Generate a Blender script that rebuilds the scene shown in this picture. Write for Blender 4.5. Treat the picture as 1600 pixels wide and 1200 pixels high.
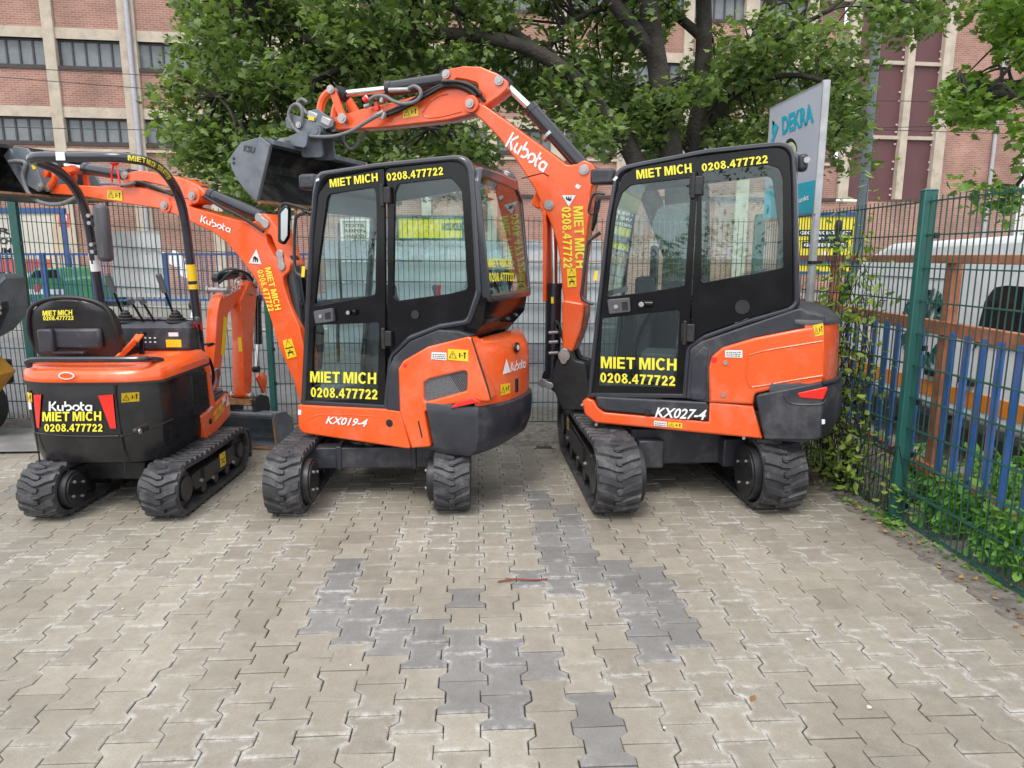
import bpy, bmesh, math, random
import numpy as np
from mathutils import Vector, Matrix
from math import sin, cos, pi, radians, sqrt
random.seed(7); rng = np.random.default_rng(11)
for o in list(bpy.data.objects): bpy.data.objects.remove(o)
SC = bpy.context.scene; COL = SC.collection
# ---------------------------------------------------------------- camera, world, sun, exposure
H = 1.68; FPX = 1090.0; PIT = radians(10.4); YAW = radians(2.9)
cd = bpy.data.cameras.new('camera'); cam = bpy.data.objects.new('camera', cd); COL.objects.link(cam)
cam.location = (0, 0, H); cam.rotation_euler = (pi/2-PIT, 0, -YAW)
cd.sensor_width = 36; cd.lens = 36*FPX/1600; cd.clip_end = 2000; cd.clip_start = .05
SC.camera = cam
SUN_EL = radians(58); SUN_AZ = radians(205)           # azimuth clockwise from +Y: high, behind and left of the camera
w = bpy.data.worlds.new('World'); SC.world = w; w.use_nodes = True
nt = w.node_tree; N = nt.nodes; L = nt.links
bg = N['Background']; bg.inputs['Strength'].default_value = .142
sky = N.new('ShaderNodeTexSky'); sky.sky_type = 'NISHITA'; sky.sun_disc = False
sky.sun_elevation = SUN_EL; sky.sun_rotation = SUN_AZ; sky.dust_density = 3; sky.air_density = 1.2
tc = N.new('ShaderNodeTexCoord'); ns = N.new('ShaderNodeTexNoise'); ns.inputs['Scale'].default_value = 2.6; ns.inputs['Detail'].default_value = 7; ns.inputs['Roughness'].default_value = .62
mp = N.new('ShaderNodeMapping'); mp.inputs['Scale'].default_value = (1, 1, 2.2)
L.new(tc.outputs['Generated'], mp.inputs[0]); L.new(mp.outputs[0], ns.inputs[0])
cr = N.new('ShaderNodeValToRGB'); cr.color_ramp.elements[0].position = .30; cr.color_ramp.elements[1].position = .56
cr.color_ramp.elements[0].color = (.35,.35,.35,1)
L.new(ns.outputs[0], cr.inputs[0])
n2 = N.new('ShaderNodeTexNoise'); n2.inputs['Scale'].default_value = 4.5; n2.inputs['Detail'].default_value = 5; L.new(mp.outputs[0], n2.inputs[0])
c2 = N.new('ShaderNodeValToRGB'); c2.color_ramp.elements[0].color = (4.6, 4.9, 5.4, 1); c2.color_ramp.elements[1].color = (9.5, 9.6, 9.8, 1)
c2.color_ramp.elements[0].position = .3; c2.color_ramp.elements[1].position = .7
L.new(n2.outputs[0], c2.inputs[0])
mx = N.new('ShaderNodeMix'); mx.data_type = 'RGBA'
L.new(cr.outputs[0], mx.inputs[0]); L.new(sky.outputs[0], mx.inputs[6]); L.new(c2.outputs[0], mx.inputs[7])
L.new(mx.outputs[2], bg.inputs['Color'])
sl = bpy.data.lights.new('sun', 'SUN'); so = bpy.data.objects.new('sun', sl); COL.objects.link(so)
sl.energy = 1.05; sl.angle = radians(22); sl.color = (1, .95, .88)
sd = Vector((sin(SUN_AZ)*cos(SUN_EL), cos(SUN_AZ)*cos(SUN_EL), sin(SUN_EL)))
so.rotation_euler = (-sd).to_track_quat('-Z', 'Y').to_euler(); so.location = sd*40
SC.view_settings.view_transform = 'Standard'; SC.view_settings.look = 'None'; SC.view_settings.exposure = .80; SC.view_settings.gamma = 1
SC.cycles.max_bounces = 8; SC.cycles.transparent_max_bounces = 24; SC.cycles.use_denoising = True
SC.cycles.sample_clamp_indirect = 6
# ---------------------------------------------------------------- pixel -> place (measured with the photograph's own camera)
def ray(px, py):
    u = (px-800)/FPX; v = (py-600)/FPX
    f = cos(PIT)-v*sin(PIT); d = sin(PIT)+v*cos(PIT)
    return Vector((u*cos(YAW)+f*sin(YAW), -u*sin(YAW)+f*cos(YAW), -d))
C0 = Vector((0, 0, H))
def gnd(px, py, z=0.0):
    r = ray(px, py); return C0+r*((z-H)/r.z)
def atY(px, py, Y):
    r = ray(px, py); return C0+r*(Y/r.y)
def atX(px, py, X):
    r = ray(px, py); return C0+r*(X/r.x)
def onplane(px, py, p0, nrm):
    r = ray(px, py); return C0+r*((p0-C0).dot(nrm)/r.dot(nrm))
class Frame:                                         # machine frame: x forward, y left, z up; hd = heading, degrees left of +Y
    def __init__(s, ox, oy, hd):
        a = radians(hd); s.o = Vector((ox, oy, 0)); s.hd = hd
        s.x = Vector((-sin(a), cos(a), 0)); s.y = Vector((-cos(a), -sin(a), 0))
    def on(s, p, yl):
        q = onplane(p[0], p[1], s.o+s.y*yl, s.y)-s.o; return (q.dot(s.x), q.z)
    def onx(s, p, xl):
        q = onplane(p[0], p[1], s.o+s.x*xl, s.x)-s.o; return (q.dot(s.y), q.z)
    def pts(s, ps, yl): return [s.on(p, yl) for p in ps]
# ---------------------------------------------------------------- geometry kit
class G:
    def __init__(s): s.v = []; s.f = []
    def add(s, v, f):
        n = len(s.v); s.v += [tuple(p) for p in v]; s.f += [tuple(i+n for i in q) for q in f]; return s
    def box(s, c, d, R=None):
        v = [Vector(((i&1)-.5, ((i>>1)&1)-.5, (i>>2)-.5)) for i in range(8)]
        v = [Vector((p.x*d[0], p.y*d[1], p.z*d[2])) for p in v]
        if R is not None: v = [R @ p for p in v]
        c = Vector(c)
        return s.add([p+c for p in v], [(0,2,3,1),(4,5,7,6),(0,1,5,4),(2,6,7,3),(0,4,6,2),(1,3,7,5)])
    def bar(s, a, b, wd, th, up=(0,0,1)):              # box from a to b
        a = Vector(a); b = Vector(b); d = b-a; l = d.length; d.normalize()
        up = Vector(up); sx = d.cross(up)
        if sx.length < 1e-4: sx = d.cross(Vector((1,0,0)))
        sx.normalize(); u = sx.cross(d)
        R = Matrix((d, sx, u)).transposed()
        return s.box((a+b)/2, (l, wd, th), R)
    def ringsurf(s, rings, cap=True, closed=True, loop=False):
        n = len(rings[0]); v = [p for r in rings for p in r]; f = []; m = len(rings)
        for i in range(m if loop else m-1):
            a = i*n; b = ((i+1) % m)*n
            for j in range(n if closed else n-1):
                k = (j+1) % n; f.append((a+j, a+k, b+k, b+j))
        if cap and not loop: f.append(tuple(range(n))[::-1]); f.append(tuple((m-1)*n+j for j in range(n)))
        return s.add(v, f)
    def cyl(s, a, b, r, r2=None, n=18):
        a = Vector(a); b = Vector(b); d = (b-a).normalized(); r2 = r if r2 is None else r2
        u = d.cross(Vector((0,0,1)));
        if u.length < 1e-3: u = d.cross(Vector((1,0,0)))
        u.normalize(); w_ = d.cross(u)
        R = lambda c, q: [c+(u*cos(2*pi*i/n)+w_*sin(2*pi*i/n))*q for i in range(n)]
        return s.ringsurf([R(a, r), R(b, r2)])
    def tube(s, pts, r, n=10, smooth=0, ry=None):
        P = [Vector(p) for p in pts]
        if smooth: P = spline(P, smooth)
        rr = r if isinstance(r, (list, tuple)) else None
        rings = []; prev = None
        for i, p in enumerate(P):
            d = (P[min(i+1, len(P)-1)]-P[max(i-1, 0)]).normalized()
            if prev is None:
                u = d.cross(Vector((0,0,1)))
                if u.length < 1e-3: u = d.cross(Vector((1,0,0)))
            else: u = prev-d*prev.dot(d)
            u.normalize(); prev = u; w_ = d.cross(u)
            q = r if rr is None else rr[0]+(rr[1]-rr[0])*i/(len(P)-1)
            rings.append([p+(u*cos(2*pi*k/n)+w_*sin(2*pi*k/n))*q for k in range(n)])
        return s.ringsurf(rings)
    def sph(s, c, r, n=14, m=9):
        r = r if isinstance(r, (tuple, list)) else (r, r, r); c = Vector(c)
        rings = []
        for i in range(1, m):
            t = pi*i/m
            rings.append([c+Vector((r[0]*sin(t)*cos(2*pi*k/n), r[1]*sin(t)*sin(2*pi*k/n), -r[2]*cos(t))) for k in range(n)])
        return s.ringsurf(rings)
    def plate(s, loops, y0, y1, bev=0.0, res=2):       # loops of (x,z), extruded along y, rounded edges
        cu = bpy.data.curves.new('c', 'CURVE'); cu.dimensions = '2D'; cu.fill_mode = 'BOTH'
        for lp in loops:
            sp = cu.splines.new('POLY'); sp.points.add(len(lp)-1)
            for i, (x, z) in enumerate(lp): sp.points[i].co = (x, z, 0, 1)
            sp.use_cyclic_u = True
        th = abs(y1-y0)/2; cu.extrude = max(th-bev, 0); cu.bevel_depth = bev; cu.bevel_resolution = res; cu.offset = -bev
        ob = bpy.data.objects.new('c', cu); me = ob.to_mesh(); ym = (y0+y1)/2
        s.add([(p.co.x, ym-p.co.z, p.co.y) for p in me.vertices], [tuple(q.vertices) for q in me.polygons])
        ob.to_mesh_clear(); bpy.data.objects.remove(ob); bpy.data.curves.remove(cu)
        return s
    def prism(s, poly, y0, y1):                        # simple prism of an (x,z) polygon
        n = len(poly)
        return s.ringsurf([[(x, y0, z) for x, z in poly], [(x, y1, z) for x, z in poly]])
    def move(s, fn): s.v = [tuple(fn(*p)) for p in s.v]; return s
def spline(P, k):
    P = [Vector(p) for p in P]; out = []
    for i in range(len(P)-1):
        a, b, c, d = P[max(i-1,0)], P[i], P[i+1], P[min(i+2,len(P)-1)]
        for j in range(k):
            t = j/k; out.append(.5*((2*b)+(c-a)*t+(2*a-5*b+4*c-d)*t*t+(3*b-a-3*c+d)*t**3))
    out.append(P[-1]); return out
def fillet(pts, r, n=5):
    out = []; m = len(pts)
    for i in range(m):
        rad = r[i] if isinstance(r, (list, tuple)) else r
        p = Vector((*pts[i],)); a = Vector((*pts[i-1],))-p; b = Vector((*pts[(i+1) % m],))-p
        la, lb = a.length, b.length
        if rad <= 0 or la < 1e-6 or lb < 1e-6: out.append(tuple(p)); continue
        a /= la; b /= lb; ang = a.angle(b)
        if ang > pi-.05: out.append(tuple(p)); continue
        t = min(rad/math.tan(ang/2), la*.48, lb*.48)
        A = p+a*t; B = p+b*t
        for k in range(n+1):
            q = k/n; out.append(tuple(A*(1-q)**2+p*2*q*(1-q)+B*q*q))
    return out
def inset(poly, d):                                    # shrink a polygon towards its inside
    m = len(poly); ar = sum(poly[i-1][0]*poly[i][1]-poly[i][0]*poly[i-1][1] for i in range(m)); sg = 1 if ar > 0 else -1
    out = []
    for i in range(m):
        p = Vector((*poly[i],)); a = (p-Vector((*poly[i-1],))); b = (Vector((*poly[(i+1)%m],))-p)
        if a.length < 1e-9: a = b
        if b.length < 1e-9: b = a
        na = Vector((-a.y, a.x)).normalized()*sg; nb = Vector((-b.y, b.x)).normalized()*sg
        n = (na+nb); n = n/max(n.length_squared, .4)*2 if n.length > .1 else na
        out.append(tuple(p+n*d))
    return out
def part(name, g, m, parent=None, label=None, cat=None, group=None, kind=None, smooth=32, bev=0, loc=None, rz=None):
    me = bpy.data.meshes.new(name); me.from_pydata([tuple(p) for p in g.v], [], g.f); me.validate()
    bm = bmesh.new(); bm.from_mesh(me); bmesh.ops.recalc_face_normals(bm, faces=bm.faces); bm.to_mesh(me); bm.free()
    if smooth:
        me.polygons.foreach_set('use_smooth', [True]*len(me.polygons)); me.set_sharp_from_angle(angle=radians(smooth))
    o = bpy.data.objects.new(name, me); COL.objects.link(o); me.materials.append(m)
    if parent is not None: o.parent = parent
    if loc is not None: o.location = loc
    if rz is not None: o.rotation_euler.z = rz
    if bev:
        b = o.modifiers.new('edge', 'BEVEL'); b.width = bev; b.segments = 2; b.limit_method = 'ANGLE'; b.angle_limit = radians(40)
    tag(o, label, cat, group, kind); return o
def tag(o, label=None, cat=None, group=None, kind=None):
    for k, v in (('label', label), ('category', cat), ('group', group), ('kind', kind)):
        if v: o[k] = v
    return o
def thing(name, loc, label, cat, rz=0, group=None):
    o = bpy.data.objects.new(name, None); COL.objects.link(o); o.location = loc; o.rotation_euler.z = rz
    o.empty_display_size = .1
    return tag(o, label, cat, group)
def copy_tree(o, parent=None):
    c = o.copy(); COL.objects.link(c)
    if parent is not None: c.parent = parent
    for ch in list(o.children): copy_tree(ch, c)
    return c
# ---------------------------------------------------------------- materials
def mat(name, col, rough=.5, metal=0, coat=0, var=.12, vs=6, bump=0, bs=80, spec=.5, dirt=None):
    m = bpy.data.materials.new(name); m.use_nodes = True; nt = m.node_tree; N = nt.nodes; L = nt.links; b = N['Principled BSDF']
    b.inputs['Roughness'].default_value = rough; b.inputs['Metallic'].default_value = metal
    b.inputs['Coat Weight'].default_value = coat; b.inputs['Coat Roughness'].default_value = .12; b.inputs['Specular IOR Level'].default_value = spec
    tc = N.new('ShaderNodeTexCoord'); n = N.new('ShaderNodeTexNoise'); n.inputs['Scale'].default_value = vs; n.inputs['Detail'].default_value = 6
    L.new(tc.outputs['Object'], n.inputs[0])
    r = N.new('ShaderNodeValToRGB'); e = r.color_ramp.elements; e[0].position = .3; e[1].position = .7
    e[0].color = tuple(max(0, c*(1-var)) for c in col)+(1,); e[1].color = tuple(c*(1+var) for c in col)+(1,)
    L.new(n.outputs[0], r.inputs[0]); out = r.outputs[0]
    if dirt:                                             # worn / dusty patches with a shape of their own
        dcol, amt, dsc = dirt
        n3 = N.new('ShaderNodeTexNoise'); n3.inputs['Scale'].default_value = dsc; n3.inputs['Detail'].default_value = 9; n3.inputs['Roughness'].default_value = .7
        L.new(tc.outputs['Object'], n3.inputs[0])
        r3 = N.new('ShaderNodeValToRGB'); r3.color_ramp.elements[0].position = .5; r3.color_ramp.elements[1].position = .75
        r3.color_ramp.elements[1].color = (amt,)*3+(1,)
        L.new(n3.outputs[0], r3.inputs[0])
        mx = N.new('ShaderNodeMix'); mx.data_type = 'RGBA'; mx.inputs[7].default_value = (*dcol, 1)
        L.new(r3.outputs[0], mx.inputs[0]); L.new(out, mx.inputs[6]); out = mx.outputs[2]
    L.new(out, b.inputs['Base Color'])
    mr = N.new('ShaderNodeMapRange'); mr.inputs[3].default_value = max(.03, rough-.08); mr.inputs[4].default_value = min(1, rough+.1)
    L.new(n.outputs[0], mr.inputs[0]); L.new(mr.outputs[0], b.inputs['Roughness'])
    if bump:
        n2 = N.new('ShaderNodeTexNoise'); n2.inputs['Scale'].default_value = bs; n2.inputs['Detail'].default_value = 4; L.new(tc.outputs['Object'], n2.inputs[0])
        bp = N.new('ShaderNodeBump'); bp.inputs['Strength'].default_value = bump; bp.inputs['Distance'].default_value = .01
        L.new(n2.outputs[0], bp.inputs['Height']); L.new(bp.outputs[0], b.inputs['Normal'])
    return m
def glassmat(name, tint, refl=1.0, rough=.0):
    m = bpy.data.materials.new(name); m.use_nodes = True; nt = m.node_tree; N = nt.nodes; L = nt.links; N.remove(N['Principled BSDF'])
    t = N.new('ShaderNodeBsdfTransparent'); t.inputs[0].default_value = (*tint, 1)
    g = N.new('ShaderNodeBsdfGlossy'); g.inputs['Roughness'].default_value = rough; g.inputs[0].default_value = (.92, .97, 1, 1)
    ge = N.new('ShaderNodeNewGeometry'); dt = N.new('ShaderNodeVectorMath'); dt.operation = 'DOT_PRODUCT'; L.new(ge.outputs['Normal'], dt.inputs[0]); L.new(ge.outputs['Incoming'], dt.inputs[1])
    def mth(op, a, b=0.0, c=0.0):                        # reflectance of a thin pane (Schlick)
        q = N.new('ShaderNodeMath'); q.operation = op
        for k, s_ in enumerate((a, b, c)):
            if hasattr(s_, 'links'): L.new(s_, q.inputs[k])
            else: q.inputs[k].default_value = s_
        return q
    ml = mth('MULTIPLY_ADD', mth('POWER', mth('SUBTRACT', 1.0, mth('ABSOLUTE', dt.outputs['Value']).outputs[0]).outputs[0], 5.0).outputs[0], .9*refl, .045*refl)
    x = N.new('ShaderNodeMixShader'); L.new(ml.outputs[0], x.inputs[0]); L.new(t.outputs[0], x.inputs[1]); L.new(g.outputs[0], x.inputs[2])
    L.new(x.outputs[0], N['Material Output'].inputs[0]); return m
M = {}
M['orange'] = mat('orange_paint', (.86, .108, .016), .27, coat=.45, var=.07, vs=2.2, bump=.04, bs=30, dirt=((.60,.32,.22), .45, 3.2))
M['charcoal'] = mat('charcoal_plastic', (.030, .032, .042), .42, var=.15, vs=9, bump=.12, bs=260, dirt=((.16,.155,.15), .5, 4.5))
M['frame'] = mat('cab_frame_paint', (.024, .026, .036), .2, coat=.7, var=.1)
M['black'] = mat('black_gloss', (.006, .006, .007), .06, var=.2, spec=.34, dirt=((.05,.05,.05), .10, 3))
M['blackm'] = mat('black_metal', (.016, .016, .018), .4, var=.25, vs=12, dirt=((.10,.09,.075), .3, 9))
M['vinyl'] = mat('black_vinyl', (.014, .014, .015), .45, var=.2, vs=20, bump=.1, bs=300)
M['rubber'] = mat('track_rubber', (.040, .040, .045), .52, var=.3, vs=14, bump=.35, bs=90, dirt=((.19,.185,.175), .7, 9))
M['steel'] = mat('bucket_steel', (.15, .17, .195), .42, metal=.15, var=.25, vs=8, dirt=((.22,.20,.165), .6, 6))
M['rust'] = mat('worn_edge', (.30, .15, .06), .6, var=.4, vs=22)
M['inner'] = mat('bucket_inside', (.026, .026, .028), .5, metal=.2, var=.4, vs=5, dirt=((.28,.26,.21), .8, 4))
M['cyl'] = mat('cylinder_paint', (.016, .017, .022), .22, coat=.4, var=.15)
M['chrome'] = mat('chrome_rod', (.75, .75, .76), .13, metal=1, var=.04)
M['silver'] = mat('zinc', (.42, .41, .40), .36, metal=.6, var=.15, vs=30)
M['hose'] = mat('hose_grey', (.17, .17, .18), .5, var=.2, vs=60)
M['hoseb'] = mat('hose_black', (.012, .012, .013), .42, var=.2)
M['yel'] = mat('yellow_vinyl', (.86, .76, .055), .45, var=.05)
M['sty'] = mat('sticker_yellow', (.85, .58, .02), .4, var=.05)
M['stw'] = mat('sticker_white', (.78, .78, .78), .4, var=.04)
M['red'] = mat('red_lens', (.80, .025, .015), .22, coat=.4, var=.06)
M['white'] = mat('white_vinyl', (.85, .85, .85), .4, var=.03)
M['ink'] = mat('black_ink', (.012, .012, .012), .5, var=.1)
M['grey'] = mat('grey_plastic', (.085, .085, .095), .5, var=.15)
M['glass'] = glassmat('cab_glass', (.90, .97, .962), 1.05)
M['mirror'] = mat('mirror_glass', (.42, .44, .47), .05, metal=1, var=.02)
M['green'] = mat('fence_green', (.018, .105, .090), .42, var=.12, vs=10, dirt=((.06,.13,.10), .3, 8))
M['wire'] = mat('fence_wire_green', (.018, .080, .066), .45, var=.15)
M['orstrap'] = mat('orange_webbing', (.80, .16, .03), .6, var=.15, vs=40)
M['film'] = glassmat('plastic_film', (.90, .93, .93), 1.0, .16)
M['lampy'] = mat('yellow_steel', (.62, .30, .03), .45, var=.15)
# ---------------------------------------------------------------- lettering, stickers
def textgeo(s, bold=.02, shear=0, space=1.0):
    cu = bpy.data.curves.new('t', 'FONT'); cu.body = s; cu.size = 1; cu.offset = bold; cu.shear = shear; cu.fill_mode = 'FRONT'; cu.space_character = space; cu.resolution_u = 3
    ob = bpy.data.objects.new('t', cu); me = ob.to_mesh()
    v = [(p.co.x, p.co.y) for p in me.vertices]; f = [tuple(q.vertices) for q in me.polygons]
    ob.to_mesh_clear(); bpy.data.objects.remove(ob); bpy.data.curves.remove(cu)
    xs = [p[0] for p in v]; ys = [p[1] for p in v]; x0, x1, y0, y1 = min(xs), max(xs), min(ys), max(ys)
    return [((p[0]-x0)/(x1-x0), (p[1]-y0)/(y1-y0)) for p in v], f
def ring_geo(cx, cy, ro, ri, n=20):
    o = [(cx+ro[0]*cos(2*pi*k/n), cy+ro[1]*sin(2*pi*k/n)) for k in range(n)]; i = [(cx+ri[0]*cos(2*pi*k/n), cy+ri[1]*sin(2*pi*k/n)) for k in range(n)]
    return o+i, [(k, (k+1) % n, n+(k+1) % n, n+k) for k in range(n)]
def one(*p): return list(p), [tuple(range(len(p)))]
def two(*gs):
    v = []; f = []
    for a, b in gs: n = len(v); v += a; f += [tuple(i+n for i in q) for q in b]
    return v, f
def cglyph():
    n = 20; o = []; i = []
    for k in range(n+1):
        t = radians(42+276*k/n); o.append((.40+.40*cos(t), .5+.52*sin(t))); i.append((.40+.20*cos(t), .5+.335*sin(t)))
    return o+i, [(k, k+1, n+2+k, n+1+k) for k in range(n)]
BOLD = {'M': (.88, one((0,0),(.19,0),(.19,.70),(.36,0),(.52,0),(.69,.70),(.69,0),(.88,0),(.88,1),(.60,1),(.44,.36),(.28,1),(0,1))),
 'I': (.21, one((0,0),(.21,0),(.21,1),(0,1))), 'E': (.63, one((0,0),(.63,0),(.63,.18),(.2,.18),(.2,.41),(.58,.41),(.58,.59),(.2,.59),(.2,.82),(.61,.82),(.61,1),(0,1))),
 'T': (.68, one((.24,0),(.44,0),(.44,.82),(.68,.82),(.68,1),(0,1),(0,.82),(.24,.82))), 'C': (.74, cglyph()),
 'H': (.72, one((0,0),(.2,0),(.2,.41),(.52,.41),(.52,0),(.72,0),(.72,1),(.52,1),(.52,.59),(.2,.59),(.2,1),(0,1))),
 '0': (.58, ring_geo(.29,.5,(.29,.51),(.10,.335))), '8': (.58, two(ring_geo(.29,.28,(.29,.29),(.105,.125)), ring_geo(.29,.78,(.25,.23),(.09,.09)))),
 '2': (.57, one((0,0),(.56,0),(.56,.19),(.26,.19),(.42,.36),(.53,.52),(.55,.72),(.48,.91),(.30,1.01),(.12,.95),(.03,.82),(.01,.69),(.20,.67),(.23,.79),(.30,.84),(.36,.78),(.35,.62),(.22,.42),(.05,.20))),
 '4': (.62, two(one((0,.22),(.33,.22),(.33,.40),(.165,.40),(.33,.69),(.33,.966),(0,.40)), one((.33,0),(.52,0),(.52,.22),(.62,.22),(.62,.40),(.52,.40),(.52,1),(.35,1),(.33,.966)))),
 '7': (.57, one((.11,0),(.32,0),(.36,.3),(.45,.58),(.57,.84),(.57,1),(0,1),(0,.81),(.35,.81),(.22,.5),(.15,.25))), '.': (.2, one((0,0),(.2,0),(.2,.2),(0,.2)))}
def boldgeo(s):
    v = []; f = []; x = 0
    for ch in s:
        if ch == ' ': x += .22; continue
        w_, (gv, gf) = BOLD[ch]; n = len(v); v += [(x+p[0], p[1]) for p in gv]; f += [tuple(i+n for i in q) for q in gf]; x += w_+.10
    x -= .10; return [(p[0]/x, p[1]) for p in v], f
def ribbons(strokes, th):
    v = []; f = []
    for st in strokes:
        P = [Vector(p) for p in st]; n = len(P); b = len(v)
        for i, p in enumerate(P):
            d = (P[min(i+1,n-1)]-P[max(i-1,0)]).normalized(); q = Vector((-d.y, d.x))*th/2
            v += [tuple(p+q), tuple(p-q)]
        f += [(b+2*i, b+2*i+1, b+2*i+3, b+2*i+2) for i in range(n-1)]
    return v, f
def arc(cx, cy, r, a0, a1, n=9): return [(cx+r*cos(radians(a0+(a1-a0)*i/n)), cy+r*sin(radians(a0+(a1-a0)*i/n))) for i in range(n+1)]
def logogeo():                                          # the maker's rounded word mark, drawn as strokes
    S = [[(.09,0),(.09,1)], [(.62,.98),(.27,.53)], [(.25,.47),(.66,.02)],
         [(.82,.62),(.82,.30)]+arc(1.02,.28,.20,180,270,5)+[(1.1,.08)], [(1.24,.62),(1.24,.0)],
         [(1.46,1),(1.46,.42)]+arc(1.72,.34,.26,170,90,4)[1:]+arc(1.72,.34,.26,90,-90,9)+[(1.55,.08)],
         arc(2.42,.34,.26,-105,225,18),
         [(2.86,.95),(2.86,.30)]+arc(3.08,.28,.2,180,270,5), [(2.80,.62),(3.14,.62)],
         arc(3.52,.33,.25,55,315,16), [(3.76,.62),(3.76,.0)]]
    v, f = ribbons(S, .165); W_ = 3.85
    return [(x/W_, y) for x, y in v], f
def lettering(parent, P, geo, A, B, Cc, m, name='lettering', off=.003, label=None, curved=False):
    if curved:                                           # every outline point is laid on the curved surface
        v, f = geo; q = [Vector(P((A[0]+(B[0]-A[0])*x+(Cc[0]-A[0])*y, A[1]+(B[1]-A[1])*x+(Cc[1]-A[1])*y))) for x, y in v]
        return part(name, G().add([p-Vector((off, 0, 0)) for p in q], f), m, parent, smooth=0, label=label)
    """P maps a pixel to a local 3D point; A,B baseline ends, Cc top left; off = (dx,dy,dz) lift"""
    a, b, c = Vector(P(A)), Vector(P(B)), Vector(P(Cc)); n = (b-a).cross(c-a).normalized()
    v, f = geo; g = G(); g.add([a+(b-a)*x+(c-a)*y+n*off for x, y in v], f)
    return part(name, g, m, parent, smooth=0, label=label)
def quad(parent, P, px, m, name='sticker', off=.0025, label=None, geo=None, gm=None, gname='pictogram'):
    q = [Vector(P(p)) for p in px]; n = (q[1]-q[0]).cross(q[-1]-q[0]).normalized()     # px: bl, br, tr, tl (or any polygon)
    g = G(); g.add([p+n*off for p in q], [tuple(range(len(q)))]); o = part(name, g, m, parent, smooth=0, label=label)
    if geo and len(q) == 4:
        v, f = geo; bl, br, tr, tl = q
        g2 = G(); g2.add([(bl*(1-x)+br*x)*(1-y)+(tl*(1-x)+tr*x)*y+n*(off+.0012) for x, y in v], f)
        part(gname, g2, gm or M['ink'], o, smooth=0)
    return o
def patch(parent, P, px, m, name='sticker', off=.004, nx=8, ny=4, geo=None):
    (bl, br, tr, tl) = [Vector(p) for p in px]; at = lambda x, y: Vector(P(tuple((bl*(1-x)+br*x)*(1-y)+(tl*(1-x)+tr*x)*y)))
    g = G(); g.add([at(i/nx, j/ny)-Vector((off, 0, 0)) for j in range(ny+1) for i in range(nx+1)], [(j*(nx+1)+i, j*(nx+1)+i+1, (j+1)*(nx+1)+i+1, (j+1)*(nx+1)+i) for j in range(ny) for i in range(nx)])
    o = part(name, g, m, parent, smooth=0)
    if geo: v, f = geo; part('pictogram', G().add([at(x, y)-Vector((off+.0015, 0, 0)) for x, y in v], f), M['ink'], o, smooth=0)
    return o
def warn_geo():
    v, f = ribbons([[(.08,.2),(.42,.2),(.25,.85),(.08,.2),(.42,.2)]], .05)
    def bx(x0,y0,x1,y1):
        n = len(v); v.extend([(x0,y0),(x1,y0),(x1,y1),(x0,y1)]); f.append((n,n+1,n+2,n+3))
    bx(.235,.4,.265,.65); bx(.235,.28,.265,.34); bx(.55,.3,.62,.7); bx(.66,.45,.74,.52); bx(.80,.25,.86,.75); bx(.77,.65,.89,.78)
    return v, f
def warn_tall():
    v, f = ribbons([[(.1,.55),(.9,.55),(.5,.95),(.1,.55),(.9,.55)], [(.2,.12),(.5,.45),(.8,.12)], [(.2,.3),(.8,.3)]], .07); return v, f
def lines_geo(rows):
    v = []; f = []
    for i in range(rows):
        y = .15+.75*i/rows; x = .08
        while x < .9:
            w_ = random.uniform(.05,.14); n = len(v); v += [(x,y),(min(x+w_,.93),y),(min(x+w_,.93),y+.32/rows),(x,y+.32/rows)]; f.append((n,n+1,n+2,n+3)); x += w_+.04
    return v, f
def critter_geo():                                      # small dark beast inside the white triangle
    pts = [(.30,.12),(.34,.30),(.30,.40),(.40,.50),(.50,.50),(.56,.44),(.68,.38),(.72,.28),(.70,.12),(.63,.12),(.62,.26),(.56,.28),(.54,.12),(.48,.12),(.47,.28),(.40,.30),(.38,.12)]
    return pts, [tuple(range(len(pts)))]
M['black2'] = mat('black_cover', (.013, .013, .015), .28, coat=.15, var=.2, vs=5, dirt=((.07,.068,.06), .3, 6))
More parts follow.
